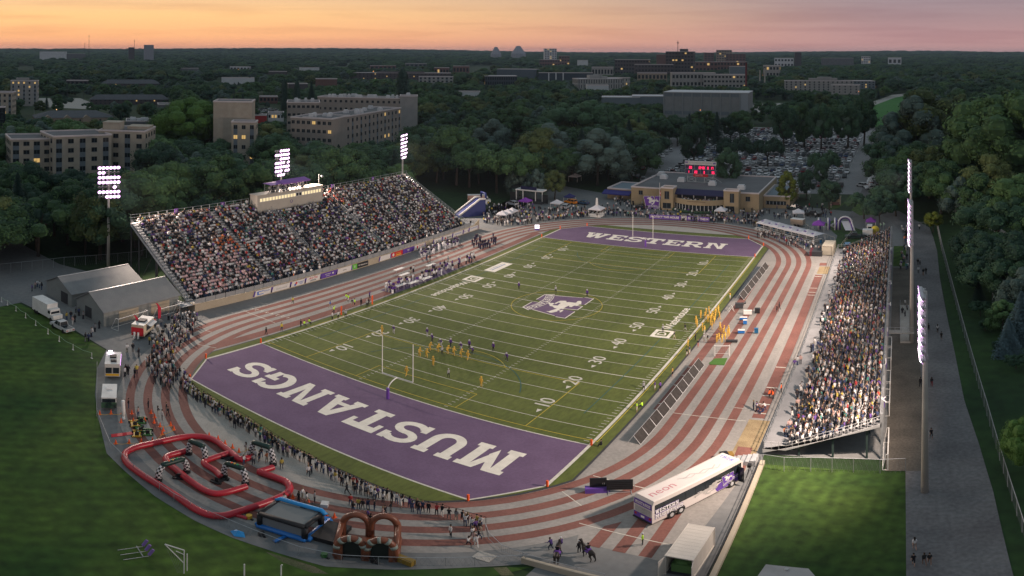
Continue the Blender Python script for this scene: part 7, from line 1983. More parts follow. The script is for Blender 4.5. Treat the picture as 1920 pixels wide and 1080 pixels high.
# -- coach
bx,by=P(1200,983),P(1387,893)
rzb=atan2(-52.9+65.2,48.0-41.8)-pi/2
BUS=thing('coach','white and purple team coach parked across the track by the container','coach',(45.05,-58.75,0),rzb)
BL,BWd,BH=13.7,2.6,3.55
CW2=mat('coach_white',(0.55,0.50,0.47),.35,spec=.5,var=.03,scale=.4)
prof=[(-BL/2,.45),(-BL/2,2.9),(-BL/2+.25,BH),(BL/2-.5,BH),(BL/2,2.9),(BL/2,.45)]
mb=MB();n=len(prof);w=BWd/2
vs=[(-w,a,b if b<3.4 else b-.08)for a,b in prof]+[(w,a,b if b<3.4 else b-.08)for a,b in prof]+[(-w+.2,a,b)for a,b in prof]+[(w-.2,a,b)for a,b in prof]
mb.add(vs,[(0,5,4,3,2,1),(6,7,8,9,10,11),(0,1,7,6),(1,2,14,20,8,7),(2,3,15,14),(14,15,21,20),(20,21,9,8),(3,4,10,9,21,15),(4,5,11,10),(5,0,6,11)])
mb.build('body',CW2,BUS)
for s in(-1,1):
 k=w+.012
 mb=MB();mb.box(s*k-.012,-BL/2+.35,1.72,s*k+.012,BL/2-.25,2.95);mb.build('side_windows',GLASS,BUS)
 for i in range(8):
  m2=MB();y=-BL/2+1.6+i*1.5;m2.box(s*k-.02,y-.03,1.73,s*k+.02,y+.03,2.94);m2.build('window_post',BLACK,BUS)
 mb=MB();mb.add([(s*k,2.6,.5),(s*k,6.6,.5),(s*k,6.6,1.71),(s*k,3.4,1.71),(s*k,2.2,1.2)],[(0,1,2,3,4)if s>0 else(4,3,2,1,0)]);mb.build('purple_panel',BP,BUS)
 mb=MB();mb.box(s*(k+.008)-.004,4.9,1.35,s*(k+.008)+.004,6.6,1.45);mb.box(s*(k+.008)-.004,4.9,1.15,s*(k+.008)+.004,6.6,1.20);mb.build('white_stripe',WHITE,BUS)
TS=Matrix(((0,0,1,w+.035),(1,0,0,0),(0,1,0,0),(0,0,0,1)))
for wd_,y_,L_ in(('WESTERN',1.66,3.2),('MUSTANGS',.98,3.8)):
 mb=MB();slab(mb,wd_,-6.5,y_-.05,L_+.1,.68,TS@Matrix.Translation((0,0,.002)),gap=.04,dz=.0005);mb.build('letter_outline',BP,BUS)
 mb=MB();slab(mb,wd_,-6.45,y_,L_,.58,TS@Matrix.Translation((0,0,.010)),dz=.0005);mb.build('lettering',mat('letter_white',(.75,.73,.72),.5),BUS)
mb=MB();mb.sheet([((x-290)/755*-4.2+3.3,(700-y)/540*1.5+.75)for x,y in HORSE],0,0,TS@Matrix.Translation((0,0,.004)));mb.build('running_horse',mat('horse_grey',(0.36,0.34,0.32),.6,var=.3,scale=2.0),BUS)
emblem(TS@Matrix.Translation((4.3,1.55,.012)),1.9,parent=BUS,mw=WHITE,mp=BP,dz=.006)
TRR=Matrix(((1,0,0,0),(0,0,-1,-BL/2-.02),(0,1,0,0),(0,0,0,1)))
mb=MB();mb.sheet([(-1.25,2.3),(1.25,2.3),(1.2,3.1),(-1.2,3.1)],0,0,TRR);mb.build('rear_window',BP,BUS)
mb=MB();slab(mb,'MUSTANGS',-1.05,2.48,2.1,.42,TRR@Matrix.Translation((0,0,.008)),dz=.0005);mb.build('lettering',WHITE,BUS)
mb=MB();mb.sheet([(-1.1,1.3),(1.1,1.3),(1.1,2.2),(-1.1,2.2)],0,0,TRR);mb.build('engine_grille',ALU,BUS)
for i in range(10):m2=MB();m2.sheet([(-1.05,1.35+i*.085),(1.05,1.35+i*.085),(1.05,1.37+i*.085),(-1.05,1.37+i*.085)],.006,0,TRR);m2.build('slat',DARK,BUS)
mb=MB();mb.sheet([(-1.27,.5),(1.27,.5),(1.27,1.25),(-1.27,1.25)],0,0,TRR);mb.build('rear_panel',BP,BUS)
mb=MB();mb.sheet([(-.25,.7),(.25,.7),(.25,1.0),(-.25,1.0)],.01,0,TRR);mb.build('number_plate',WHITE,BUS)
for s in(-1,1):m2=MB();m2.sheet([(s*1.0-.14,.8),(s*1.0+.14,.8),(s*1.0+.14,1.1),(s*1.0-.14,1.1)],.01,0,TRR);m2.build('tail_lamp',LAMPR,BUS)
mb=MB();mb.box(-1.3,-BL/2-.15,.35,1.3,-BL/2-.0,.52);mb.build('bumper',BLACK,BUS)
mb=MB();mb.add([(-1.15,BL/2+.02,1.2),(1.15,BL/2+.02,1.2),(1.15,BL/2+.02,2.88),(.95,BL/2-.42,3.42),(-.95,BL/2-.42,3.42),(-1.15,BL/2+.02,2.88)],[(5,2,1,0),(4,3,2,5)]);mb.build('windscreen',GLASS,BUS)
wm3=MB();wm3.add([(p[2],p[1],p[0])for p in MB().cyl(0,0,-.16,.16,.52,16).v],[f[::-1]for f in MB().cyl(0,0,-.16,.16,.52,16).f])
hub=MB();hub.add([(p[2],p[1],p[0])for p in MB().cyl(0,0,-.18,.18,.27,12).v],[f[::-1]for f in MB().cyl(0,0,-.18,.18,.27,12).f])
wmm=wm3.mesh('wheel',RUBBER);hbm=hub.mesh('hub',ALU)
for s in(-1,1):
 for y in(-4.2,-2.9,5.0):
  o=linkmesh('wheel',wmm,BUS,(s*(w-.1),y,.52));linkmesh('hub',hbm,o,(0,0,0))
  m2=MB();m2.tube([(s*(w+.0),y+.62*cos(a*pi/8),.52+.62*sin(a*pi/8))for a in range(9)],.05,4);m2.build('wheel_arch',BLACK,BUS)
textmesh('neon',1.5,mat('roof_print_pink',(0.42,0.18,0.20),.5),'roof_lettering',width=3.4,parent=BUS,T=Matrix.Translation((.05,-4.3,BH+.012))@Matrix.Rotation(pi/2,4,'Z'))
textmesh('1828',.75,mat('roof_print_blue',(0.04,0.10,0.45),.5),'roof_number',width=1.7,parent=BUS,T=Matrix.Translation((0,5.6,BH+.012))@Matrix.Rotation(0,4,'Z'))
mb=MB();T=Matrix.Translation((0,0,BH+.012));pts_=[(-.5,-1.6),(-.1,-.7),(-.35,.2),(.25,.9),(0,1.9),(.45,2.8),(.1,3.6)]
for a,b in zip(pts_[:-1],pts_[1:]):seg(mb,a[0],a[1],b[0],b[1],.12,BH+.012);seg(mb,a[0]+.35,a[1]+.5,b[0]+.35,b[1]+.5,.08,BH+.013)
mb.build('roof_dog_outline',mat('roof_print_grey',(0.36,0.34,0.33),.5),BUS)
mb=MB();mb.box(1.35,6.0,.5,1.42,6.1,2.7);mb.box(1.42,5.95,.5,2.2,6.02,2.7);mb.build('open_door',GLASS,BUS)
# -- goalposts
for(y,s,lab)in((-50.29,-1,'near goalpost, white uprights on a curved purple-wrapped post'),(50.29,1,'far goalpost, white uprights in front of the word WESTERN')):
 t=thing('goalpost',lab,'goalpost',(0,y+s*2.1,.11),0,'goalposts')
 mb=MB();mb.tube([(0,0,0),(0,0,1.6)]+[(0,-s*2.1*(1-cos(a*pi/12)),1.6+1.35*sin(a*pi/12))for a in range(1,7)],.085,10);mb.build('gooseneck',WHITE,t,True)
 mb=MB();mb.cyl(0,0,0,1.9,.24,12);mb.build('purple_pad',mat('pad_purple',(0.11,0.04,0.26),.6),t)
 mb=MB();mb.tube([(-2.82,-s*2.1,2.95),(2.82,-s*2.1,2.95)],.075,8);mb.build('crossbar',WHITE,t)
 for x in(-2.82,2.82):m2=MB();m2.tube([(x,-s*2.1,2.95),(x,-s*2.1,9.3)],.06,8);m2.build('upright',WHITE,t)
for(x,y,lab)in((-WX-.3,-LY,'near left goal line'),(WX+.3,-LY,'near right goal line'),(-WX-.3,LY,'far left goal line'),(WX+.3,LY,'far right goal line'),(-24.5,-EY-.3,'near left dead line corner'),(24.5,-EY-.3,'near right dead line corner'),(-WX-.3,-61.9,'near left end zone side'),(WX+.3,-61.9,'near right end zone side'),(-24.5,EY+.3,'far left dead line corner'),(24.5,EY+.3,'far right dead line corner'),(-WX-.3,61.9,'far left end zone side'),(WX+.3,61.9,'far right end zone side')):
 o=MB().box(-.11,-.11,0,.11,.11,.9).build('pylon',ORANGE);o.location=(x,y,.115);tag(o,f'orange corner pylon at the {lab}','pylon','orange field pylons')
# -- inflatable go-kart course
def itube(uvs,r,name,parent,off,m=RED,close=False,smooth_n=1,z=None):
 pts=[P(u,v,r*1.0)for u,v in uvs]
 for _ in range(3):
  q=[]if close else[pts[0]]
  rng=range(len(pts))if close else range(len(pts)-1)
  for i in rng:
   a,b=pts[i],pts[(i+1)%len(pts)]
   q+=[a.lerp(b,.25),a.lerp(b,.75)]
  if not close:q.append(pts[-1])
  pts=q
 mb=MB();mb.tube([p-off for p in pts],r,12,closed=close)
 return mb.build(name,m,parent,True)
gk0=P(385,880)
GK=thing('inflatable_race_course','red inflatable tube race course laid out on the near left bend','inflatable course',(gk0.x,gk0.y,0));off=Vector((gk0.x,gk0.y,0))
itube([(473,855),(456,862),(446,860),(430,846),(398,820),(352,817),(300,828),(238,842),(230,862),(262,888),(325,925),(372,960),(412,970),(452,958),(515,937),(545,922),(541,905),(522,897),(485,884)],.42,'outer_tube',GK,off)
itube([(485,884),(500,880),(512,876)],.40,'end_tube',GK,off)
itube([(356,844),(330,850),(310,856),(312,866),(330,880),(360,905),(395,926),(420,925),(462,912)],.40,'inner_tube',GK,off)
itube([(430,849),(391,861),(378,868),(404,882),(414,894)],.38,'middle_tube',GK,off)
itube([(442,966),(455,969),(464,972)],.2,'blower_hose',GK,off)
CHK=bpy.data.materials.new('checkered_vinyl');CHK.use_nodes=True
nt=CHK.node_tree;ck=nt.nodes.new('ShaderNodeTexChecker');ck.inputs['Color1'].default_value=(.55,.52,.52,1);ck.inputs['Color2'].default_value=(.01,.01,.01,1);ck.inputs['Scale'].default_value=1.0
uvn=nt.nodes.new('ShaderNodeUVMap');nt.links.new(uvn.outputs[0],ck.inputs['Vector']);nt.links.new(ck.outputs[0],nt.nodes['Principled BSDF'].inputs['Base Color'])
def chk_tube(pts,r,parent,n=12):
 mb=MB();mb.tube(pts,r,n);me=mb.mesh('checkered_leg',CHK,True)
 L=[0]
 for a,b in zip(pts[:-1],pts[1:]):L.append(L[-1]+(Vector(b)-Vector(a)).length)
 uvl=me.uv_layers.new(name='UVMap')
 for p in me.polygons:
  if len(p.vertices)!=4:
   continue
  idx=list(p.vertices);js=[i%n for i in idx];wrap=(max(js)==n-1 and min(js)==0)
  for li,vi in zip(p.loop_indices,idx):
   j=vi%n;j=n if(wrap and j==0)else j
   uvl.data[li].uv=(j/n*8+.001,L[vi//n]/(2*pi*r)*8+.001)
 o=bpy.data.objects.new('checkered_leg',me);COL.objects.link(o);o.parent=parent
 return o
DG=mat('dark_green_vinyl',(0.012,0.035,0.028),.4)
for(u0,v0,u1,v1,h,lab,spots)in((354,852,385,866,2.3,'checkered arch at the top of the red course',0),(297,902,350,886,2.3,'checkered arch with coloured dots at the course left side',1),(420,895,460,908,2.3,'checkered arch over the course centre lane',1),(470,858,512,872,2.6,'checkered arch at the course entrance by the marshals',0)):
 a_=P(u0,v0);b_=P(u1,v1);t=thing('checkered_arch',lab,'inflatable arch',(a_.x,a_.y,0),0,'checkered arches on the race course')
 d_=b_-a_;z_=Vector((0,0,1))
 L1=[Vector((0,0,.05)),Vector((0,0,1.0)),d_*.03+z_*1.5,d_*.14+z_*(h-.1)]
 L2=[d_+z_*.05,d_+z_*1.0,d_*.97+z_*1.5,d_*.86+z_*(h-.1)]
 chk_tube(L1,.36,t);chk_tube(L2,.36,t)
 mb=MB();mb.tube([d_*.12+z_*(h-.12),d_*.22+z_*h,d_*.78+z_*h,d_*.88+z_*(h-.12)],.36,12);mb.build('top_tube',DG,t,True)
 for q in(Vector((0,0,0)),d_):
  m2=MB();m2.cyl(q.x,q.y,0,.5,.44,12);m2.build('black_base',BLACK,t)
 if spots:
  for k,mm in enumerate((ORANGE,BGO,mat('spot_green',(.02,.3,.1)))):
   m2=MB();c_=d_*(.36+.14*k)+z_*(h+.25);m2.ball(tuple(c_),.17,8,5);m2.build('coloured_spot',mm,t)
def kart(p,rz,col,label):
 t=thing('go_kart',label,'go-kart',(p[0],p[1],0),rz,'go-karts')
 mb=MB();mb.box(-.45,-.8,.08,.45,.8,.2);mb.box(-.6,.75,.1,.6,.95,.28);mb.box(-.6,-.95,.1,.6,-.8,.3);mb.build('chassis',col,t)
 mb=MB();mb.box(-.25,-.45,.2,.25,-.1,.3);mb.box(-.25,-.55,.2,.25,-.45,.75);mb.build('seat',BLACK,t)
 mb=MB();mb.tube([(0,.5,.2),(0,.2,.55)],.03,5);mb.tube([(.15*cos(a*pi/4),.2,.58+.15*sin(a*pi/4))for a in range(9)],.02,4);mb.build('steering_wheel',BLACK,t)
 for sx in(-1,1):
  for y in(-.6,.6):
   m2=MB();m2.add([(q[2]*1.0,q[1],q[0])for q in MB().cyl(0,0,-.1,.1,.17,8).v],[f[::-1]for f in MB().cyl(0,0,-.1,.1,.17,8).f]);m2.build('wheel',RUBBER,t,loc=(sx*.6,y,.17))
 return t
GKM=mat('kart_green',(0.03,0.12,0.03),.5);GKY=mat('kart_yellow',(0.55,0.30,0.02),.5)
for(u,v,rz,c,lab)in((252,796,1.2,GKY,'yellow go-kart parked left of the cones'),(266,790,.9,GKM,'green go-kart at the back of the parked row'),(262,806,1.3,GKM,'green go-kart with its nose to the red ramp'),(277,812,1.0,GKM,'green go-kart nearest to the red tube'),(257,815,1.0,GKY,'yellow go-kart at the front of the parked row'),(412,902,.2,BLACK,'black go-kart stopped beside the centre arch'),(337,893,.8,BLACK,'black go-kart by the arch with coloured dots'),(430,862,1.5,BLACK,'black go-kart behind the middle red tube')):
 q=P(u,v);kart((q.x,q.y),rz,c,lab)
cm=MB();cm.cyl(0,0,.03,.72,.17,10,r2=.03);cm.box(-.22,-.22,0,.22,.22,.03);cone_me=cm.mesh('traffic_cone',ORANGE)
cl=MB();cl.cyl(0,0,.40,.52,.098,10,r2=.073);
CONES=[(187,777),(208,776),(229,776),(247,776),(227,792),(250,791),(271,789),(217,832),(242,831),(265,830),(286,828),(300,800),(289,793),(320,798),(326,806),(306,808),(304,815),(392,818),(409,824),(422,833),(436,840),(448,848),(549,934),(611,967),(627,970),(617,983),(579,945),(283,775),(290,783)]
for i,(u,v)in enumerate(CONES):
 q=P(u,v);o=linkmesh('traffic_cone',cone_me,None,(q.x,q.y,0.0))
 wh='left of the parked go-karts' if u<235 else 'around the parked go-karts' if v<800 and u<292 else 'on the rope line above the red course' if u<340 else 'on the rope line to the entrance arch' if u<500 else 'beside the blue inflatable'
 tag(o,f'orange traffic cone {wh}','traffic cone','orange traffic cones')
mb=MB()
for ln in([(217,832),(242,831),(265,830),(286,828)],[(300,800),(320,798),(326,806),(304,815),(286,828)],[(392,818),(409,824),(422,833),(436,840),(448,848),(468,842)],[(187,777),(208,776),(229,776)]):
 for a,b in zip(ln[:-1],ln[1:]):
  pa,pb_=P(*a,.6),P(*b,.6);mb.tube([pa,(pa+pb_)/2-Vector((0,0,.12)),pb_],.025,4)
o=mb.build('rope',GKY);tag(o,'yellow rope strung between the orange cones','rope',kind='stuff')
q0=P(208,818);t=thing('red_ramp','red starting mat lying left of the go-karts','mat',(q0.x,q0.y,0));mb=MB();pp=W2((208,815),(247,810),(250,815),(209,820));mb.prism([(a-q0.x,b-q0.y)for a,b in pp],0.02,.08);mb.build('mat_panel',BR,t)
a_=P(484,988);b_=P(575,1016);c_=P(607,985)
rzz=atan2(b_.y-a_.y,b_.x-a_.x);L=(b_-a_).length
t=thing('inflatable_game','blue and black inflatable game cage with mesh roof on near track edge','inflatable',(a_.x,a_.y,0),rzz);t.scale=(1,.95,.78)
Dp=4.6
mb=MB();mb.tube([(0,0,.4),(L,0,.4)],.42,10);mb.tube([(0,Dp,.4),(L,Dp,.4)],.42,10);mb.tube([(0,0,.4),(0,Dp,.4)],.42,10);mb.tube([(L,0,.4),(L,Dp,.4)],.42,10);mb.build('blue_base',BLUE,t,True)
mb=MB()
for(x,y)in((.2,0),(L-.2,0),(.2,Dp*.7),(L-.2,Dp*.7)):mb.tube([(x,y,.6),(x,y,2.5)],.33,8)
mb.tube([(.2,0,2.6),(L-.2,0,2.6)],.33,8);mb.tube([(.2,0,2.6),(.2,Dp*.7,2.6)],.30,8);mb.tube([(L-.2,0,2.6),(L-.2,Dp*.7,2.6)],.30,8);mb.build('black_frame',BLACK,t,True)
mb=MB();mb.tube([(.1,Dp*.7,2.7),(.4,Dp*.75,3.0),(L-.3,Dp*.75,3.0),(L+.3,Dp*.7,2.6)],.3,8);mb.build('blue_rim',mat('sky_blue_vinyl',(0.02,0.22,0.50),.4),t,True)
mb=MB();mb.box(.3,.2,2.62,L-.3,Dp*.7,2.68);mb.build('mesh_roof',NETM,t)
mb=MB();mb.box(.4,-.02,.6,L-.4,.04,2.4);mb.build('front_panel',mat('grey_sheet',(0.16,0.17,0.18),.7),t)
mb=MB();mb.box(L+.1,.5,.1,L+2.6,Dp-.4,.8);mb.build('entry_pad',BLACK,t)
mb=MB();mb.tube([(L*.62,-.3,.3),(L*.55,-1.8,.25)],.22,8);mb.build('air_tube',BLUE,t,True)
q=P(443,996);o=MB().add([(0,0,.25),(.9,.2,.3),(1.6,-.2,.1),(.7,-.8,.05),(-.3,-.5,.08),(.5,-.2,.5)],[(0,1,5),(1,2,5),(2,3,5),(3,4,5),(4,0,5)]).build('tarpaulin',mat('sky_blue_vinyl',(0,0,0)));o.location=(q.x,q.y,0);tag(o,'crumpled light blue tarpaulin on the asphalt by the lawn','tarpaulin')
a_=P(630,1046);b_=P(742,1052);rzz=atan2(b_.y-a_.y,b_.x-a_.x);L=(b_-a_).length
t=thing('inflatable_arch_house','brown inflatable with two round archways and grey stone print','inflatable',(a_.x,a_.y,0),rzz)
BV=mat('brown_vinyl',(0.16,0.055,0.03),.4,var=.15,scale=.8);GV=mat('stone_print_vinyl',(0.11,0.13,0.12),.5,col2=(0.03,0.05,0.045),scale=2.2)
Dp=3.8
for y0,h0,mm,nm in((0,3.1,BV,'front'),(Dp,3.6,BV,'back')):
 for k in range(2):
  cxk=L*(.25+.5*k);rk=L*.235
  pts_=[(cxk-rk,y0,.2)]+[(cxk-rk*cos(a*pi/10),y0,h0-1.7+1.5*sin(a*pi/10))for a in range(11)]+[(cxk+rk,y0,.2)]
  m2=MB();m2.tube(pts_,.36,10);m2.build(nm+'_arch',mm,t,True)
  if nm=='front':
   for a in range(10):
    if a%2==0:
     p1=Vector((cxk-rk*cos((a+.3)*pi/10),-.02,h0-1.7+1.5*sin((a+.3)*pi/10)));p2=Vector((cxk-rk*cos((a+1.1)*pi/10),-.02,h0-1.7+1.5*sin((a+1.1)*pi/10)))
     m2=MB();m2.tube([p1,p2],.40,10);m2.build('stone_block',mat('pale_stone_vinyl',(0.22,0.25,0.22),.5),t,True)
for(x0,x1)in((-.1,.6),(L*.44,L*.56),(L-.6,L+.1)):
 m2=MB();m2.box(x0,-.3,.05,x1,.35,2.0);m2.build('front_pillar',BV,t)
for k in range(2):
 m2=MB();cxk=L*(.25+.5*k);rk=L*.2;m2.add([(cxk-rk,.05,.2)]+[(cxk-rk*cos(a*pi/10),.05,1.6+1.2*sin(a*pi/10))for a in range(11)]+[(cxk+rk,.05,.2)],[tuple(range(13))]);m2.build('dark_backing',mat('black_vinyl_sheet',(0.015,0.02,0.018),.6),t)
for x in(0,L):m2=MB();m2.tube([(x,0,.4),(x,Dp,.4)],.35,8);m2.tube([(x,0,1.9),(x,Dp,2.2)],.28,8);m2.build('side_wall_tube',BV,t,True)
m2=MB();m2.box(0,.3,.1,L,Dp,.5);m2.build('floor_pad',BV,t)
q=P(588,958);t=thing('barbecue_grill','wheeled barbecue grill with silver lid behind the blue inflatable','grill',(q.x,q.y,0),.6);mb=MB();mb.box(-1.3,-.4,.5,.7,.4,.9);mb.build('firebox',BLACK,t);mb=MB();mb.box(.75,-.45,.9,1.5,.45,1.35);mb.build('lid',ALU,t);mb=MB()
for x in(-1.2,.6):mb.box(x-.04,-.35,0,x+.04,.35,.5)
mb.build('leg',BLACK,t)
for(u,v,c,lab)in((490,1004,DARK,'small blower motor in front of the blue inflatable'),(608,1044,GKM,'green tangle of straps left of the brown inflatable'),(467,972,BGO,'small blower at the tail of the red tube'),(700,1054,BLACK,'black blower at the right foot of the brown inflatable')):
 q=P(u,v);t=thing('blower',lab,'blower',(q.x,q.y,0));mb=MB();mb.cyl(0,0,.05,.5,.32,10);mb.build('housing',c,t);mb=MB();mb.box(-.4,-.1,0,.6,.1,.12);mb.build('outlet',BLACK,t)
q=P(760,1056);t=thing('generator','black and yellow generator at the right foot of brown inflatable','generator',(q.x,q.y,0));mb=MB();mb.box(-.9,-.35,.1,.9,.35,.7);mb.build('body',mat('yellow_black',(.2,.13,.02),.6),t);mb=MB();mb.tube([(-.9,-.35,.7),(-.9,-.35,.85),(.9,-.35,.85),(.9,-.35,.7)],.03,4);mb.build('handle',BLACK,t)
o=MB().box(-.9,-.7,0,.9,.7,.06).build('hatch_cover',CONC);q=P(908,1044);o.location=(q.x,q.y,.005);tag(o,'pale square hatch cover in the asphalt','hatch cover')
q=P(231,782);t=thing('air_dancer','white air dancer figure standing left of the go-karts','air dancer',(q.x,q.y,0));mb=MB();mb.tube([(0,0,0),(.05,0,1.2),(-.1,0,2.3),(-.05,0,2.7)],.26,8);mb.build('tube',WHITE,t,True);mb=MB();mb.tube([(0,0,.1),(.9,-.4,.15)],.22,8);mb.build('tail',WHITE,t,True)
# -- sheds
SW=mat('shed_siding',(0.20,0.21,0.20),.85,var=.06,scale=.6);SR=mat('shed_roof',(0.18,0.18,0.18),.9,var=.07,scale=.5,col2=(.21,.21,.205))
def shed(y0,y1,x0,x1,he,hr,label,front=SW):
 """gable shed with its ridge along Y"""
 cx,cy=(x0+x1)/2,(y0+y1)/2;t=thing('storage_shed',label,'shed',(cx,cy,0),.10)
 a,b=abs(x1-x0)/2,(y1-y0)/2
 mb=MB();mb.add([(-a,-b,0),(a,-b,0),(a,b,0),(-a,b,0),(-a,-b,he),(a,-b,he),(a,b,he),(-a,b,he),(0,-b,hr),(0,b,hr)],[(0,1,5,8,4),(1,2,6,5),(2,3,7,9,6),(3,0,4,7)]);mb.build('wall',front,t)
 o_=.4;sl=(hr-he)/a;z0_=he-sl*o_
 for s in(-1,1):
  mb=MB();V=[(s*(a+o_),-b-.3,z0_+.04),(s*(a+o_),b+.3,z0_+.04),(0,b+.3,hr+.04),(0,-b-.3,hr+.04)]
  mb.add(V+[(x,y,z+.14)for x,y,z in V],[(0,1,2,3),(7,6,5,4),(0,4,5,1),(1,5,6,2),(3,7,4,0)])
  mb.build('roof_slope',SR,t)
 mb=MB();mb.box(-.12,-b-.3,hr+.16,.12,b+.3,hr+.24);mb.build('ridge_cap',ALU,t)
 return t,a,b
t,a,b=shed(-69.2,-51.5,-62.6,-53.2,3.1,5.7,'front grey-green storage shed with shingle roof by the left bend')
mb=MB();mb.box(-1.6,-b-.06,.4,0.6,-b,2.6);mb.build('opening',DARK,t);mb=MB();mb.box(a,-5.5,.2,a+.05,-1,2.5);mb.build('door',STANDC,t);mb=MB();mb.box(a,2,.2,a+.05,6.5,2.5);mb.build('door',STANDC,t)
t,a,b=shed(-69.6,-52.5,-76.2,-66.0,2.9,5.2,'rear grey-green storage shed, partly hidden by the front one')
mb=MB();mb.box(1,-b-.06,.1,3.6,-b,2.5);mb.build('door',DARK,t)
def goal(p,rz,w,h,d,label,net=True,name='soccer_goal',m=WHITE):
 t=thing(name,label,'soccer goal',(p[0],p[1],0),rz,'portable goal frames')
 mb=MB();mb.tube([(-w/2,0,0),(-w/2,0,h),(w/2,0,h),(w/2,0,0)],.07,6);mb.build('front_frame',m,t)
 for s in(-1,1):m2=MB();m2.tube([(s*w/2,0,h),(s*w/2,d*.35,h),(s*w/2,d,0),(s*w/2,0,0)],.05,5);m2.build('side_frame',m,t)
 m2=MB();m2.tube([(-w/2,d,0),(w/2,d,0)],.05,5);m2.build('back_bar',m,t)
 if net:
  m2=MB()
  for k in range(9):x=-w/2+w*k/8;m2.tube([(x,d*.35,h),(x,d,0)],.012,3)
  for k in range(6):f=k/6;m2.tube([(-w/2,d*(.35+.65*f),h*(1-f)),(w/2,d*(.35+.65*f),h*(1-f))],.012,3)
  m2.build('net',NETM,t)
 return t
goal(P(250,612),yawof(225,608,300,585)+pi/2,7.3,2.4,2,'white soccer goal leaning before the shed left end')
goal(P(318,596),yawof(300,600,338,590)+pi/2,5.0,2.4,2.0,'smaller white soccer goal at the shed right corner')
for i,y in enumerate((-9.5,-14.6,-24.2,-31.2)):
 goal((64.95,y),-pi/2+pi,4.4,2.4,2.2,['white goal frame behind right stand, third section from far','white goal frame behind right stand, next to farthest frame','white goal frame behind right stand holding a dark box','white goal frame behind right stand above letter K'][i],net=False)
goal((65.0,-45),-pi/2+pi,7.3,2.4,.6,'largest white goal frame standing flat at the stand rear corner',net=False)
q=P(1354,668);goal((q.x,q.y),.3,2.4,2.0,1.2,'small white kicking net frame on the track by green mat',name='kicking_net')
o=MB().prism([(a_-P(1345,678).x,b_-P(1345,678).y)for a_,b_ in W2((1330,681),(1340,673),(1364,672),(1358,685),(1331,684))],0,.08).build('turf_mat',mat('green_mat',(0.05,0.13,0.02),.9));o.location=(P(1345,678).x,P(1345,678).y,.02);tag(o,'small green turf mat on the track under kicking net','mat')
t=thing('exit_ramp','concrete exit ramp with railings behind the right stand','ramp',(66.6,4,0));mb=MB();mb.box(-.2,-8.5,0,1.6,12,.35);mb.box(-2.2,-8.8,2.0,2.2,-7.4,2.15);mb.build('slab',CONC,t);mb=MB();rail(mb,[(-2.2,-8.8,2.15),(2.2,-8.8,2.15)],1.1,1,.03);rail(mb,[(-.2,-7,.35),(-.2,12,.35)],1.1,2,.03);rail(mb,[(1.6,-7,.35),(1.6,12,.35)],1.1,2,.03);mb.build('railing',STEEL,t)
# -- fences
def fence(pts,h,label,name='chain_link_fence',step=3.0,m=STEEL,net=True,r=.035,top=True,group=None,z=0.0):
 a0=Vector((*pts[0],z));t=thing(name,label,'fence',a0,0,group)
 for a,b in zip(pts[:-1],pts[1:]):
  a=Vector((*a,z))-a0;b=Vector((*b,z))-a0;L=(b-a).length;k=max(1,round(L/step))
  mb=MB();mb.tube([a+Vector((0,0,h)),b+Vector((0,0,h))],r,4);mb.build('top_rail',m,t)
  pm=MB();pm.tube([(0,0,0),(0,0,h)],r,4);pmm=pm.mesh('post',m)
  for i in range(k):linkmesh('post',pmm,t,a.lerp(b,i/k))
  if net:
   mb=MB();n=max(2,int(L/.5));d=(b-a)/n
   for i in range(n):
    q=a+d*i;mb.tube([q,q+d+Vector((0,0,h))],.007,3);mb.tube([q+Vector((0,0,h)),q+d],.007,3)
   o=mb.build('wire_mesh',NETM,t);o['kind']='stuff'
 linkmesh('post',pmm,t,b)
 return t
fence([(77.6,-90),(77.9,-60),(78.0,-34),(77.6,20),(77.3,61),(77.4,86)],2.4,'long chain-link fence on the grass right of the path',step=3.2,r=.05)
fence([(77.4,86),(70.2,87)],2.0,'short chain-link fence across the far end of the path')
fence(W2((0,513),(60,507),(120,500),(200,494),(262,488),(310,470)),2.4,'chain-link fence along the dark wood behind the sheds')
fence(W2((182,690),(181,780),(206,842),(250,885),(326,940),(390,972),(470,1006),(560,1040),(640,1056),(780,1061),(890,1060),(985,1056)),1.2,'low chain-link fence along the near left lawn edge')
fence(W2((1430,878),(1470,884),(1520,884),(1600,886),(1650,888),(1698,886)),2.2,'chain-link fence under the near end of the right stand')
pts=[P(910,995),P(916,1012),P(941,1036),P(983,1051)]
for i,(a_,b_)in enumerate(zip(pts[:-1],pts[1:])):
 t=thing('crowd_barrier',['dark steel crowd barrier at the end of the spectator line','middle steel crowd barrier angled over the track edge','last steel crowd barrier meeting the concrete ramp'][i],'barrier',(a_.x,a_.y,0),0,'steel crowd barriers');d_=b_-a_
 mb=MB();mb.tube([(0,0,.1),(0,0,1.1),d_+Vector((0,0,1.1)),d_+Vector((0,0,.1))],.03,5);mb.tube([(0,0,.2),d_+Vector((0,0,.2))],.025,4);mb.build('frame',STEEL,t)
 n=int(d_.length/.22)
 bar=MB();bar.tube([(0,0,.2),(0,0,1.1)],.012,3);bme=bar.mesh('bar',DARK)
 for k in range(1,n):linkmesh('bar',bme,t,d_*(k/n))
LINEPTS=[(345,728),(385,757),(420,778),(460,800),(500,826),(545,855),(600,885),(650,908),(700,930),(750,947),(800,962),(850,974),(905,990)]
RW=W2(*[(u+6,v-8)for u,v in LINEPTS])
fence(RW,1.0,'low black mesh fence between the spectators and the near end zone',name='boundary_fence',step=2.4,m=BLACK,net=False)
far_pts=W2((985,423),(1010,420),(1060,413),(1120,408),(1180,409),(1240,414),(1300,419),(1360,420),(1400,424),(1440,436),(1480,452),(1535,463))
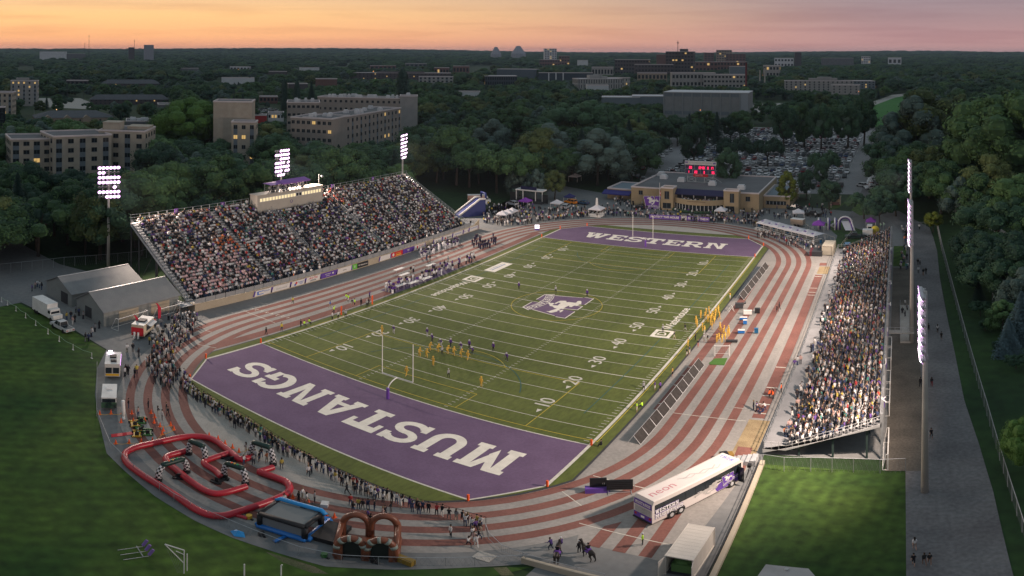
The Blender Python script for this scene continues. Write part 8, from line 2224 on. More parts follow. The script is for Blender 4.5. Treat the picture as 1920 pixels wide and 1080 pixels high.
fence(far_pts,1.0,'low rail in front of the standing crowd at the far bend',name='boundary_fence',step=2.6,m=DARK,net=False)
t=thing('retaining_wall','low concrete wall between the coach yard and the lawn','wall',(50.4,-48.5,0));mb=MB();mb.prism([(0,0),(.5,0),(1.1,-40),(.6,-40)],0,.5);mb.build('coping',mat('wall_concrete',(0.36,0.31,0.24),.9,var=.06,scale=.5),t);mb=MB();rail(mb,[(-.05,0,.1),(.55,-40,.1)],1.0,2.2,.03);mb.build('railing',DARK,t)
t=thing('ramp_wall','sloping concrete ramp wall at the bottom edge by the horses','wall',(P(977,1056).x,P(977,1056).y,0));a_=P(977,1056);b_=P(1130,1095);d_=b_-a_;nrm=Vector((-d_.y,d_.x,0)).normalized()*.35
mb=MB();mb.prism([(0,0),(d_.x,d_.y),(d_.x+nrm.x,d_.y+nrm.y),(nrm.x,nrm.y)],0,.75);mb.build('coping',MATS['wall_concrete'],t);mb=MB();rail(mb,[tuple(nrm*1.3),tuple(d_+nrm*1.3)],1.1,2.2,.03);mb.build('railing',STEEL,t)
fence(W2((1460,440),(1500,418),(1530,440),(1565,452)),1.1,'pale rail fence between the plaza and the right lawn',net=False,m=CW,step=2)
fence([(50.6,62),(52.5,80)],1.1,'pale rail fence beyond the beige container',net=False,m=CW,step=2)
for i,(u,v,u2,v2)in enumerate(((1185,838,1208,795),(1208,795,1240,745),(1240,745,1275,705),(1275,705,1318,682))):
 pass
def screens(p0,p1,n,gname):
 d_=(p1-p0);L=d_.length;rz=atan2(d_.y,d_.x)
 for k in range(n):
  q=p0+d_*(k/n);t=thing('screen_panel',f'slanted mesh hurdle screen {["nearest in", "second in", "third in", "fourth in", "fifth in", "sixth in", "seventh in", "eighth in", "ninth in", "last in"][min(k, 9)]} the {gname}','screen',(q.x,q.y,0),rz,'slanted screens '+gname)
  w_=L/n-.08
  mb=MB();mb.add([(0,-.75,.05),(w_,-.75,.05),(w_,.15,1.25),(0,.15,1.25)],[(0,1,2,3)]);mb.build('mesh_sheet',mat('brown_mesh',(0.035,0.031,0.029),.9,var=.2,scale=2),t)
  mb=MB();mb.tube([(0,-.78,.03),(w_,-.78,.03),(w_,.18,1.28),(0,.18,1.28),(0,-.78,.03)],.035,4);mb.tube([(0,.18,1.28),(0,.9,.02)],.03,4);mb.tube([(w_,.18,1.28),(w_,.9,.02)],.03,4);mb.build('frame',ALU,t)
screens(P(1190,832),P(1312,684),10,'long near row')
screens(P(1388,562),P(1436,500),7,'short far row')
for i,(u,v,c,s,lab)in enumerate(((1402,590,WHITE,(1.6,.7,.9),'white folding table by the yellow team'),(1420,587,BLACK,(1.0,.8,1.0),'black equipment trunk on the track'),(1397,608,BLUE,(.7,.6,.9),'blue cooler box left of the blue bin'),(1418,625,mat('bin_blue',(0,0,0)),(.7,.6,1.0),'blue upright bin on the red lane'),(1390,625,BLUE,(1.2,.7,.7),'blue trunk at the near end of the equipment'),(1372,642,DARK,(2.0,.5,.45),'dark team bench behind the yellow players'),(1386,578,DARK,(1.6,.9,1.1),'black equipment cart with white frame'),(1394,600,BLUE,(1.4,.6,.6),'white and blue covered crate'))):
 q=P(u,v);t=thing('equipment_case',lab,'equipment',(q.x,q.y,0),.2,'team equipment on the right track');mb=MB();mb.box(-s[0]/2,-s[1]/2,.15,s[0]/2,s[1]/2,s[2]);mb.build('case',c,t);mb=MB();mb.box(-s[0]/2-.03,-s[1]/2-.03,s[2],s[0]/2+.03,s[1]/2+.03,s[2]+.05);mb.build('lid',WHITE if c is BLUE else c,t)
 ftm=MB().box(-.04,-.04,0,.04,.04,.15).mesh('foot',BLACK)
 for sx in(-1,1):
  for sy in(-1,1):linkmesh('foot',ftm,t,(sx*s[0]/2*.85,sy*s[1]/2*.8,0))
q=P(1362,590);t=thing('medical_table','white frame trolley tilted beside the equipment cart','trolley',(P(1383,586).x-1.2,P(1383,586).y,0),.5);mb=MB();mb.tube([(-.6,0,.1),(.2,0,1.2),(.5,0,.1)],.05,5);mb.tube([(-.6,.8,.1),(.2,.8,1.2),(.5,.8,.1)],.05,5);mb.tube([(.2,0,1.2),(.2,.8,1.2)],.05,5);mb.build('frame',WHITE,t)
for i,(u,v,lab)in enumerate(((758,520,'first white-topped table at the purple bench'),(752,540,'long white table nearest the purple bench end'),(775,535,'second long white table at the purple bench'),(800,527,'third white table at the purple bench'),(748,510,'pale training table behind the purple bench'),(808,502,'white cart on the track above the bench'))):
 q=P(u,v);t=thing('folding_table',lab,'table',(q.x,q.y,0),1.57,'white tables at the purple bench');mb=MB();mb.box(-1.6,-.45,.75,1.6,.45,.82);mb.build('tabletop',WHITE,t)
 for sx in(-1.4,1.4):
  for sy in(-.35,.35):m2=MB();m2.box(-.03,-.03,0,.03,.03,.75);m2.build('leg',STEEL,t,loc=(sx,sy,0))
o=MB().sheet([(-35.9,-12),(-32.2,-12),(-32.2,12),(-35.9,12)],.035).build('purple_mat',mat('bench_mat_purple',(0.08,0.055,0.11),.9));o['kind']='structure'
for(u,v,h,lab)in((640,593,2.2,'left orange down marker pole at the left sideline'),(698,573,2.3,'right orange down marker pole by the bench')):
 q=P(u,v);t=thing('down_marker',lab,'marker',(q.x,q.y,0));mb=MB();mb.cyl(0,0,.3,h,.14,8);mb.build('pad',ORANGE,t);mb=MB();mb.cyl(0,0,0,.3,.03,6);mb.build('pole',BLACK,t)
q=P(1007,431.5);t=thing('play_clock','lit white play clock on the far left bend','clock',(q.x,q.y,0),face_cam(q.x,q.y));mb=MB();mb.box(-.65,-.1,.5,.65,.15,1.6);mb.build('panel',mat('clock_lit',(.8,.8,.9),emit=(.95,.9,1),estr=1.6),t);mb=MB();mb.box(-.7,-.2,0,.7,.3,.5);mb.build('base',BP,t);textmesh('20',.9,BLACK,'digits',parent=t,T=Matrix.Translation((0,-.12,1.05))@Matrix.Rotation(pi/2,4,'X'),bold=.03)
q=P(1125,921);t=thing('play_clock','small dark play clock on purple base at the near right bend','clock',(q.x,q.y,0),.5);mb=MB();mb.box(-1.1,-.1,.75,.7,.1,2.0);mb.build('panel',BLACK,t);mb=MB();mb.box(-1.6,-.5,0,1.0,.3,.7);mb.build('base',BP,t);textmesh('12',.35,WHITE,'digits',parent=t,T=Matrix.Translation((.35,-.12,1.2))@Matrix.Rotation(pi/2,4,'X'))
q=P(1162,924);t=thing('display_board','wide black display board on a wheeled frame at near right bend','display',(q.x,q.y,0),.45);t.scale=(.82,.82,.72);mb=MB();mb.box(-1.7,-.1,.7,1.7,.15,2.7);mb.build('panel',BLACK,t)
for k in range(5):m2=MB();m2.box(-1.65,-.13,.8+k*.4,1.65,-.1,.83+k*.4);m2.build('slat',DARK,t)
mb=MB()
for x in(-1.5,1.5):mb.tube([(x,-.7,.08),(x,.7,.08)],.05,5);mb.tube([(x,0,.1),(x,0,.8)],.05,5)
mb.tube([(1.85,0,.4),(1.85,0,2.2),(1.7,0,2.2)],.04,5);mb.tube([(-1.5,-.3,.35),(1.5,-.3,.35)],.04,5);mb.build('trolley_frame',STEEL,t)
q=P(1362,862);t=thing('equipment_cart','yellow and black gear cart behind the coach front','cart',(q.x,q.y,0),.5);mb=MB();mb.box(-.8,-.5,.3,.8,.5,1.0);mb.build('frame',mat('cart_ochre',(.22,.13,.03),.7),t);mb=MB();mb.box(-.7,-.55,.5,.2,.55,1.1);mb.build('load',BLACK,t)
o=MB().prism([(0,0),(1.8,0),(2.1,-6),(.3,-6)],0,.04).build('red_mat',REDTRACK);o.location=(P(1408,840).x-1.6,P(1408,840).y,.02);tag(o,'red track mat strip under the metal steps','mat')
q=P(1405,893);t=thing('camera_tripod','dark camera tripod by the coach door','tripod',(q.x,q.y,0));mb=MB()
for k in range(3):mb.tube([(0,0,1.5),(.5*cos(k*2.09),.5*sin(k*2.09),0)],.03,4)
mb.build('legs',BLACK,t);mb=MB();mb.box(-.2,-.3,1.5,.2,.3,1.85);mb.build('camera',BLACK,t)
q=P(262,1036);t=thing('blocking_sled','football blocking sled with three slanted purple pads on the lawn','sled',(q.x,q.y,0),face_cam(q.x,q.y)+.3);t.scale=(.6,.6,.7)
for k in range(3):
 y=-1.6+k*1.5
 m2=MB();m2.prism([(-.22,-.18),(.22,-.18),(.22,.18),(-.22,.18)],0,1.2);o=m2.build('purple_pad',mat('pad_violet',(0.14,0.09,0.28),.6),t,loc=(.9,y,.35));o.rotation_euler=(0,radians(35),0)
 m2=MB();m2.tube([(-3.0,y,.15),(.9,y,.15),(1.0,y,.6)],.06,5);m2.build('skid',STEEL,t)
mb=MB();mb.tube([(0,-1.8,.3),(0,1.6,.3)],.08,5);mb.build('crossbar',STEEL,t)
q=P(345,1075);t=thing('batting_cage_frame','white pipe net frame standing on the near lawn','net frame',(q.x,q.y,0),face_cam(q.x,q.y));t.scale=(.85,.85,1)
hh=zat(1023,q.x,q.y);mb=MB();mb.tube([(0,0,0),(0,0,hh-.8)],.07,6);mb.tube([(0,0,hh-.8),(-1.9,0,hh)],.07,6);mb.tube([(0,0,hh-2.6),(-1.9,0,hh)],.06,6);mb.tube([(0,0,hh-1.4),(-.8,0,hh-.9)],.05,5);mb.tube([(.3,.5,0),(.3,.5,2.4)],.07,6);mb.build('pipe_frame',WHITE,t)
m2=MB()
for k in range(6):m2.tube([(-1.9+k*.3,0,hh-k*.12),(-.6+k*.1,0,0)],.012,3)
m2.build('net',NETM,t)
for(u,v,lab)in((458,1079,'thin white post standing at the bottom edge of lawn'),(527,1079,'bent white post at the bottom edge of lawn')):
 q=P(u,1079);h_=1.6;o=MB().tube([(0,0,0),(0,0,h_-.2),(.12 if u>500 else 0,0,h_)],.07,6).build('white_post',WHITE);o.location=(q.x,q.y,0);tag(o,lab,'post')
RL=[(3,566),(14,572),(30,583),(48,596),(67,610),(90,626),(111,640),(137,656),(172,672)]
t=thing('lawn_rope_line','sagging pale rope line on short posts across the left lawn edge','rope line',P(3,566))
pts_=[P(u,v)-P(3,566)for u,v in RL]
pm=MB();pm.box(-.04,-.04,0,.04,.04,1.1);pm.box(-.25,-.1,0,.25,.1,.05);pmm=pm.mesh('post',WHITE)
for q in pts_:linkmesh('post',pmm,t,q)
mb=MB()
for a_,b_ in zip(pts_[:-1],pts_[1:]):mb.tube([a_+Vector((0,0,1.05)),(a_+b_)/2+Vector((0,0,.8)),b_+Vector((0,0,1.05))],.03,4)
mb.build('rope',mat('pale_green_flag',(0,0,0)),t)
q=P(1470,1079);t=thing('dugout_roof','pale flat roof corner showing at the bottom right','shed',(q.x,q.y,0));hz=3.0
a_=P(1420,1080,hz);pp=[(P(u,v,hz).x-q.x,P(u,v,hz).y-q.y)for u,v in((1419,1082),(1436,1058),(1516,1066),(1530,1082))];pp=pp+[(pp[3][0]+.5,pp[3][1]-5),(pp[0][0]-1,pp[0][1]-5)]
mb=MB();mb.prism(pp,hz-.2,hz);mb.build('roof',mat('pale_roof2',(0.30,0.29,0.28),.8,var=.1,scale=.6),t);cxp=sum(a for a,b in pp)/6;cyp=sum(b for a,b in pp)/6
mb=MB();mb.prism([(cxp+(a-cxp)*.9,cyp+(b-cyp)*.9)for a,b in pp],0,hz-.21);mb.build('wall',CONC,t);mb=MB();mb.cyl(P(1475,1069,hz).x-q.x,P(1475,1069,hz).y-q.y,hz,hz+.2,.18,8);mb.build('vent',ALU,t)
for(u,v,h,lab)in((1340,250,8,'street lamp pole left of the lot far edge'),(1185,140,8,'lamp'),(64,215,8,'pale lamp pole by the hipped hall'),(106,222,7,'yellow-headed lamp pole by the hipped hall')):
 if lab=='lamp':continue
 q=P(u,v);t=thing('street_lamp',lab,'street lamp',(q.x,q.y,0));mb=MB();mb.cyl(0,0,0,h,.12,6);mb.build('pole',STEEL,t);mb=MB();mb.ball((0,0,h),.45,8,5);mb.build('lamp',mat('lamp_warm',(.8,.6,.3),emit=(1,.6,.25),estr=1.2),t)
k=0
for(u,v)in((370,130),(414,136),(447,137),(500,140),(525,141),(555,141),(596,146),(1313,228),(1206,252),(1172,160),(1270,158),(1600,225),(1484,233),(1376,215),(1340,216),(1308,216),(700,141),(770,138),(1300,150),(1430,150),(1225,134),(1190,128),(1640,120),(1610,186)):
 q=P(u,v);t=thing('street_lamp',f'distant amber street lamp glowing {"left of the campus" if u < 800 else "on the campus" if v < 180 else "round the parking lot"}','street lamp',(q.x,q.y,0),0,'distant amber street lamps');D_=hypot(q.x-CAM[0],q.y-CAM[1]);r=max(.25,D_*.0006)
 mb=MB();mb.cyl(0,0,0,9,.15,5);mb.build('pole',STEEL,t);mb=MB();mb.ball((0,0,9),r,6,4);mb.build('lamp',MATS['lamp_amber']if 'lamp_amber' in MATS else mat('lamp_amber',(.8,.4,.1),emit=(1,.35,.12),estr=1.6),t)
for i,(u,v,vt)in enumerate(((127,186,156),(157,188,172),(212,235,216))):
 q=P(u,v);h_=max(6,zat(vt,q.x,q.y));t=thing('utility_pole',['tall utility pole by the left road','shorter utility pole right of the tall one','dark pole beside the hipped hall tree'][i],'utility pole',(q.x,q.y,0));mb=MB();mb.cyl(0,0,0,h_,.2,5);mb.build('pole',DARK,t);mb=MB();mb.box(-1.2,-.1,h_-1,1.2,.1,h_-.8);mb.build('crossarm',DARK,t)
# -- horses with riders
def horse_mesh():
 J=[('sp',(0,-.05,1.22),.30,None),('ru',(0,-.62,1.27),.31,'sp'),('dk',(0,-.92,1.30),.16,'ru'),('ch',(0,.50,1.22),.31,'sp'),('nb',(0,.78,1.38),.24,'ch'),('nm',(0,1.02,1.70),.17,'nb'),('po',(0,1.20,1.98),.13,'nm'),('fh',(0,1.40,1.84),.12,'po'),('mu',(0,1.62,1.62),.075,'fh'),('t1',(0,-1.05,1.15),.06,'dk'),('t2',(0,-1.16,.75),.07,'t1'),('t3',(0,-1.14,.45),.03,'t2')]
 for s,n in((-1,'L'),(1,'R')):
  f=.06*s
  J+=[('fs'+n,(s*.17,.52,1.0),.13,'ch'),('fk'+n,(s*.17,.55+f,.58),.070,'fs'+n),('ff'+n,(s*.17,.54+f,.20),.045,'fk'+n),('fh'+n,(s*.17,.60+f,.05),.065,'ff'+n),('hs'+n,(s*.18,-.60,.98),.16,'ru'),('hk'+n,(s*.18,-.52-f,.78),.12,'hs'+n),('hh'+n,(s*.18,-.80-f,.52),.062,'hk'+n),('hf'+n,(s*.18,-.74-f,.20),.045,'hh'+n),('hg'+n,(s*.18,-.68-f,.05),.065,'hf'+n),('ea'+n,(s*.07,1.17,2.14),.03,'po')]
 idx={j[0]:i for i,j in enumerate(J)}
 me=bpy.data.meshes.new('t');me.from_pydata([j[1]for j in J],[(idx[j[3]],i)for i,j in enumerate(J)if j[3]],[])
 ob=bpy.data.objects.new('t',me);COL.objects.link(ob);md=ob.modifiers.new('s','SKIN');md.use_smooth_shade=True
 sv=me.skin_vertices[0].data
 for i,j in enumerate(J):sv[i].radius=(j[2]*(.85 if j[0]in('sp','ru','ch')else .8),j[2]);sv[i].use_root=j[0]=='sp'
 ob.modifiers.new('d','SUBSURF').levels=2;ob.modifiers['d'].render_levels=2
 out=bpy.data.meshes.new_from_object(ob.evaluated_get(bpy.context.evaluated_depsgraph_get()));bpy.data.objects.remove(ob);out.name='horse'
 out.materials.clear();out.materials.append(mat('horse_coat',(0.018,0.013,0.011),.5));out.polygons.foreach_set('use_smooth',[True]*len(out.polygons))
 return out
hme=horse_mesh()
mane=MB()
for k in range(9):
 t_=k/8;y=.72+.50*t_;z=1.58+.52*t_
 mane.add([(-.02,y,z),(.02,y,z),(.14,y-.10,z-.26),(-.02,y-.12,z-.05)],[(0,1,2),(0,2,3)])
mane_me=mane.mesh('mane',BLACK)
sad=MB();sad.add([(-.30,-.32,1.18),(-.14,-.32,1.52),(.14,-.32,1.52),(.30,-.32,1.18),(-.31,.25,1.18),(-.14,.25,1.50),(.14,.25,1.50),(.31,.25,1.18)],[(0,1,5,4),(1,2,6,5),(2,3,7,6),(0,4,5,1)]);sad.box(-.17,-.22,1.50,.17,.18,1.56)
sad_me=sad.mesh('saddle_blanket',PURPLE)
for(u,v,rz,lab,rl)in((1045,1051,toward(1045,1051,1052,1030),'dark horse seen from behind, standing by the ramp wall','rider in dark jacket on the left dark horse'),(1103,1048,toward(1108,1050,1082,1030),'dark horse with purple saddle cloth turned towards the helpers','rider in black on the horse with purple cloth')):
 q=P(u,v);h=linkmesh('horse',hme,None,(q.x,q.y,0),rz);tag(h,lab,'horse','two police-style dark horses')
 linkmesh('mane',mane_me,h);linkmesh('saddle_blanket',sad_me,h)
 person(0,0,rz,'ride','long',(0.012,0.012,0.016),(.012,.014,.022),'cap',(.02,.02,.02),xy=(q.x,q.y),z=.78,label=rl,group='mounted riders',must=True,scale=1.0)
# -- football players and officials
F0=ZT
def pl(u,v,pose,gold,du=1,dv=0,lab=None,face=None):
 person(u,v,facing(*(face or(0,1))),pose,'long',GOLD if gold else DPURP,GOLD if gold else(R.choice([(0.012,0.012,0.02),(.35,.34,.36)])),'helmet',GOLD if gold else(0.35,0.33,0.38),bulk=1.25,z=F0,label=lab,group='players in gold' if gold else 'players in dark purple',must=True,scale=1.03)
gold_line=[(786,669,'ready','first gold player from the left in the backfield row'),(799,671,'ready','second gold player from the left in the backfield row'),(812,686,'stand','gold player standing alone behind the line'),(805,657,'crouch','gold player at the left end of the scrimmage line'),(820,660,'crouch','second gold player in the scrimmage line'),(838,663,'crouch','third gold player in the scrimmage line'),(850,667,'ready','fourth gold player in the scrimmage line'),(863,670,'crouch','fifth gold player in the scrimmage line'),(877,675,'walk','gold player at the right end of the scrimmage line'),(716,627,'stand','gold player split wide on the painted 20 at the left'),(762,705,'walk','gold player seen through the near goalpost'),(902,725,'stand','gold player standing alone near the painted hash marks')]
for(u,v,p_,l)in gold_line:pl(u,v,p_,True,lab=l,face=(.1,1))
for(u,v,p_,l)in((739,625,'ready','dark player covering the wide gold player'),(801,631,'stand','dark player with white trousers standing behind the line'),(811,641,'ready','dark player crouched at the left of the defence'),(828,648,'crouch','dark player bent low in the line of defence'),(845,651,'walk','dark player stepping towards the line'),(865,657,'ready','dark player low in front of the fourth gold player'),(880,654,'stand','dark player upright at the right of the defence'),(887,663,'crouch','dark player kneeling at the right end of the line'),(925,659,'stand','dark player between the line and the wide right defender'),(951,677,'ready','widest dark player on the right side of defence'),(973,543,'stand','dark player waiting deep on the far left of midfield'),(1101,557,'stand','dark player waiting deep beside the centre emblem')):
 pl(u,v,p_,False,lab=l,face=(-.1,-1))
REF=dict(outfit='long',shirt=STRIPE,pants=(.015,.015,.018),head='cap',hcol=(.4,.4,.4))
for(u,v,p_,l)in((829,665,'walk','official in striped shirt inside the scrimmage line'),(841,708,'walk','official in striped shirt striding behind the gold backfield'),(1042,550,'stand','official in striped shirt above the centre emblem'),(1243,624,'stand','official standing on the white sponsor box'),(1207,733,'stand','line official at the right sideline near end'),(688,576,'folded','line official at the left sideline by the orange marker'),(642+6,596,'stand','chain crew person right of the left orange marker')):
 person(u,v,facing(-.5,.5),p_,REF['outfit'],REF['shirt'],REF['pants'],REF['head'],REF['hcol'],z=F0 if u>680 else .03,label=l,group='officials',must=True)
o=MB().ball((0,0,0),.11,8,5,sz=1).build('football',mat('leather_brown',(.25,.12,.06),.6));q=P(832,629,1.5);o.location=(q.x,q.y,2.2);tag(o,'football in the air behind the dark defenders','football')
bpy.data.objects.remove(o)
cr=[(1314,597),(1324,594),(1330,596),(1338,598),(1347,588),(1342,592),(1305,608),(1307,614),(1327,605),(1332,610),(1335,618),(1317,621),(1321,627),(1350,620),(1352,625),(1358,626),(1366,626),(1344,643),(1348,641),(1354,643),(1360,639),(1364,633),(1367,631),(1322,601),(1334,603),(1341,601),(1329,590),(1349,600),(1356,632),(1340,608)]
for i,(u,v)in enumerate(cr):
 person(u,v,facing(-1,R.uniform(-.4,.4)),R.choice(['stand','stand','walk','ready','folded']),'long',GOLD,GOLD if R.random()<.8 else(.35,.34,.3),'helmet',GOLD,z=.03,bulk=1.2,scale=1.0,where='',label=f"gold player {POSEW['stand']} in the {'upper' if v < 606 else 'middle' if v < 622 else 'lower'} cluster at the right sideline, {'nearest the turf' if u < 1325 else 'among team mates' if u < 1350 else 'farthest from the turf'}",group='gold players on the right sideline',must=True)
for(u,v,sh,pa,p_,ou,hd,l)in((1290,650,GOLD,GOLD,'stand','long','helmet','lone gold player at the near end of the right bench'),(1369,561,GOLD,(.5,.5,.5),'cheer','shorts','helmet','gold player with raised arms at the far sideline'),(1261,706,GOLD,(.01,.01,.01),'stand','shorts','short','person in gold shirt and black shorts beyond the screens'),(1264,636,(.03,.03,.05),(.4,.38,.3),'walk','shorts','short','staff member in dark shirt beside the sponsor box'),(1285,622,(.012,.012,.016),(.3,.3,.3),'run','shorts','cap','staff member in black hurrying back from the field'),(1304,639,(.012,.012,.016),(.012,.012,.016),'stand','long','short','staff member in black on the sideline paint'),(1309,652,(.012,.012,.016),(.35,.1,.1),'stand','shorts','short','staff member in black with red shorts'),(1320,641,(.5,.5,.5),(.3,.28,.22),'folded','shorts','cap','coach in white shirt among gold players'),(1327,642,(.012,.012,.016),(.3,.28,.22),'stand','shorts','cap','coach in black shirt beside the white-shirted coach'),(1288,668,(.012,.012,.02),(.5,.45,.4),'walk','shorts','short','medic in black top and pale shorts by the bench'),(1293,665,(.03,.04,.09),(.5,.45,.4),'stand','shorts','short','second medic in navy top by the bench'),(1228,732,(.10,.04,.22),(.5,.48,.45),'stand','shorts','short','helper in purple shirt left of a taller helper'),(1238,733,(.12,.05,.26),(.012,.012,.016),'folded','shorts','short','taller helper in purple shirt and black shorts'),(1194,773,HIVIS,(.5,.45,.35),'stand','shorts','cap','guard in lime vest and pale trousers on the curb'),(1204,766,HIVIS,(.02,.02,.03),'sit','long','cap','guard in lime vest seated on the curb'),(1128,839,(.012,.012,.016),(.012,.012,.016),'sit','long','short','photographer in black with green strap at the near corner'),(1398,573,(.1,.1,.11),(.02,.02,.02),'sit','long','short','person seated on a grey case at the far screens'),(1457,585,(.012,.012,.016),(.012,.012,.016),'walk','long','short','left of two people in black walking up the track'),(1461,581,(.012,.012,.016),(.012,.012,.016),'walk','long','short','right of two people in black walking up the track'),(1443,747,ORG,(.012,.012,.016),'stand','long','short','volunteer in orange shirt, left of the group of three'),(1448,746,ORG,(.012,.012,.016),'stand','long','short','volunteer in orange shirt in the middle of three'),(1449.5,749,ORG,(.012,.012,.016),'stand','long','long','volunteer in orange shirt, right of the group of three'),(1465,737,ORG,(.012,.012,.016),'stand','long','short','volunteer in orange shirt leaning at the stand rail'),(1419,772,(.10,.04,.22),(.02,.02,.03),'stand','long','long','person in purple top beside kneeling group'),(1425,775,(.02,.02,.03),(.02,.03,.08),'crouch','long','cap','kneeling person in navy by the sand pit'),(1431,776,(.02,.03,.08),(.02,.03,.08),'sit','long','short','seated person in dark blue by the sand pit'),(1436,770,(.5,.48,.47),(.02,.03,.08),'crouch','long','short','crouching person in white cap above kneeling group'),(1205,1021,HIVIS,(.012,.012,.016),'stand','long','cap','guard in yellow vest standing on the red sprint lanes'),(1034,1031,(.05,.03,.14),(.02,.03,.05),'ready','long','short','helper in purple jacket beside the left horse'),(1053,1025,(.05,.03,.12),(.02,.02,.03),'sit','long','cap','helper in purple seated behind the left horse'),(1086,1036,(.012,.012,.016),(.012,.012,.016),'stand','long','cap','handler in black standing at the right horse head')):
 person(u,v,facing(-1,R.uniform(-.5,.5)),p_,ou,sh,pa,hd,R.choice(HAIRS)if hd!='cap' else R.choice([(.02,.02,.02),(.5,.5,.5)]),z=F0 if u<1300 and v<720 and u>1230 and 0 else .03,label=l,group='staff beside the field' if u>1150 and v<800 else 'people by the horses and coach',must=True)
for(u,v,sh,pa,p_,ou,l)in((499,629,(.012,.012,.016),(.012,.012,.016),'walk','dress','person in black walking alone on the near left straight'),(528,621,(.5,.38,.05),(.03,.05,.10),'stand','long','steward in yellow vest and blue jeans'),(549,570,(.45,.40,.08),(.012,.012,.016),'walk','long','steward in yellow vest below the sponsor banners'),(564,614,(.012,.012,.016),(.012,.012,.016),'stand','long','person in black with the seated stewards'),(570,612,HIVIS,(.02,.02,.03),'sit','long','seated steward in lime vest, left one'),(579,608,HIVIS,(.02,.02,.03),'sit','long','seated steward in lime vest, right one'),(619,578,(.03,.10,.35),(.3,.28,.22),'walk','shorts','person in bright blue shirt on the red lane'),(626,588,HIVIS,(.02,.02,.03),'cheer','long','steward in lime vest with camera raised'),(623,600,(.5,.48,.47),(.012,.012,.016),'stand','long','chain crew person in white left of orange pole'),(634,598,(.5,.48,.47),(.012,.012,.016),'stand','long','chain crew person in white right of orange pole'),(649,564,HIVIS,(.5,.5,.5),'stand','shorts','left of two lime-vested guards on the track'),(653,566,HIVIS,(.5,.5,.5),'stand','shorts','right of two lime-vested guards on the track'),(660,574,(.012,.012,.016),(.3,.28,.22),'folded','shorts','person in black shorts left of a lime vest'),(665,575,HIVIS,(.012,.012,.016),'stand','shorts','steward in lime vest right of a black-clad person'),(677,574,(.012,.012,.016),(.012,.012,.016),'stand','long','person all in black standing on the track edge'),(691,574,(.012,.012,.016),(.012,.012,.016),'stand','long','person in black directly by the right orange pole'),(693,560,(.10,.04,.22),(.012,.012,.016),'cheer','long','camera operator in purple on the left sideline')):
 person(u,v,facing(1,R.uniform(-.5,.5)),p_,ou,sh,pa,None,None,z=.03,label=l,group='people on the left straight',must=True)
for(u,v,sh,pa,p_,l)in((1715,1030,(.5,.48,.47),(.25,.18,.15),'walk','woman in white top with long dark hair on the path'),(1713,1060,(.012,.012,.016),(.012,.012,.016),'walk','person in black walking left of a pair on the path'),(1733,1059,(.02,.02,.02),(.2,.13,.1),'walk','left one of the pair in dark tops on the path'),(1743,1059,(.02,.02,.02),(.2,.13,.1),'walk','right one of the pair in dark tops on the path'),(1746,822,(.012,.012,.016),(.012,.012,.016),'walk','person in black walking beyond the nearest mast'),(1747,724,(.012,.012,.016),(.16,.02,.02),'walk','person in black top and red shorts on the path'),(1726,726,(.012,.012,.016),(.012,.012,.016),'stand','dark figure left of the nearest mast'),(1741,622,(.012,.012,.016),(.012,.012,.016),'walk','left one of a dark pair on the path'),(1737,621,(.02,.02,.03),(.012,.012,.016),'walk','right one of a dark pair on the path'),(1758,624,(.4,.4,.4),(.012,.012,.016),'walk','person in pale top on the middle path'),(1765,637,(.02,.02,.02),(.02,.02,.02),'walk','person in black on the middle path, right side'),(1721,497,(.02,.02,.02),(.1,.1,.1),'walk','left one of two walkers on the far path'),(1725,496,(.2,.2,.2),(.02,.02,.02),'walk','right one of two walkers on the far path'),(1722,512,(.4,.4,.4),(.02,.02,.02),'walk','pale-topped walker on the far path'),(1731,516,(.02,.02,.02),(.2,.13,.1),'walk','walker in black beside another on the far path'),(1736,514,(.02,.02,.02),(.02,.02,.02),'walk','rightmost walker on the far path'),(1724,430,(.4,.4,.4),(.02,.02,.02),'stand','lone figure at the fence corner far up the path')):
 person(u,v,facing(R.uniform(-.3,.3),R.choice([-1,1])),p_,R.choice(['long','shorts']),sh,pa,'long' if 'woman' in l else None,None,label=l,group='walkers on the path',must=u>1700 and v>600)
for k in range(26):
 person(R.uniform(1688,1702),R.uniform(430,520),None,R.choice(['stand','walk']),where='behind the right stand far end')
for(u,v)in((1692,590),(1697,596),(1701,584),(1697,575)):person(u,v,None,'stand',where='on the exit ramp')
# -- spectators along the near bend
lp=W2(*LINEPTS)
acc=[0]
for a_,b_ in zip(lp[:-1],lp[1:]):acc.append(acc[-1]+hypot(b_[0]-a_[0],b_[1]-a_[1]))
s_=0.0
k=0
while s_<acc[-1]:
 i=max(j for j in range(len(acc)-1)if acc[j]<=s_)
 f=(s_-acc[i])/(acc[i+1]-acc[i]);a_,b_=lp[i],lp[i+1]
 x=a_[0]+(b_[0]-a_[0])*f;y=a_[1]+(b_[1]-a_[1])*f
 nx,ny=-(b_[1]-a_[1]),(b_[0]-a_[0]);nl=hypot(nx,ny);nx/=nl;ny/=nl
 if nx*(0-x)+ny*(-40-y)<0:nx,ny=-nx,-ny
 frac=s_/acc[-1]
 wh=['at the left end of the near spectator line','on the left part of the near spectator line','in the middle of the near spectator line','on the right part of the near spectator line','at the right end of the near spectator line'][min(4,int(frac*5))]
 person(0,0,facing(nx+R.uniform(-.3,.3),ny+R.uniform(-.3,.3)),R.choice(['rail','rail','stand','folded','rail']),xy=(x+R.uniform(-.12,.12),y+R.uniform(-.15,.15)),where=wh)
 if R.random()<(.75 if frac<.5 else .4):
  person(0,0,facing(nx,ny),R.choice(['stand','folded','cheer']),xy=(x-nx*R.uniform(.5,.8),y-ny*R.uniform(.5,.8)),where='in the second row of the near spectator line')
 s_+=R.uniform(.46,.68)if frac<.8 else R.uniform(.6,.85)
 k+=1
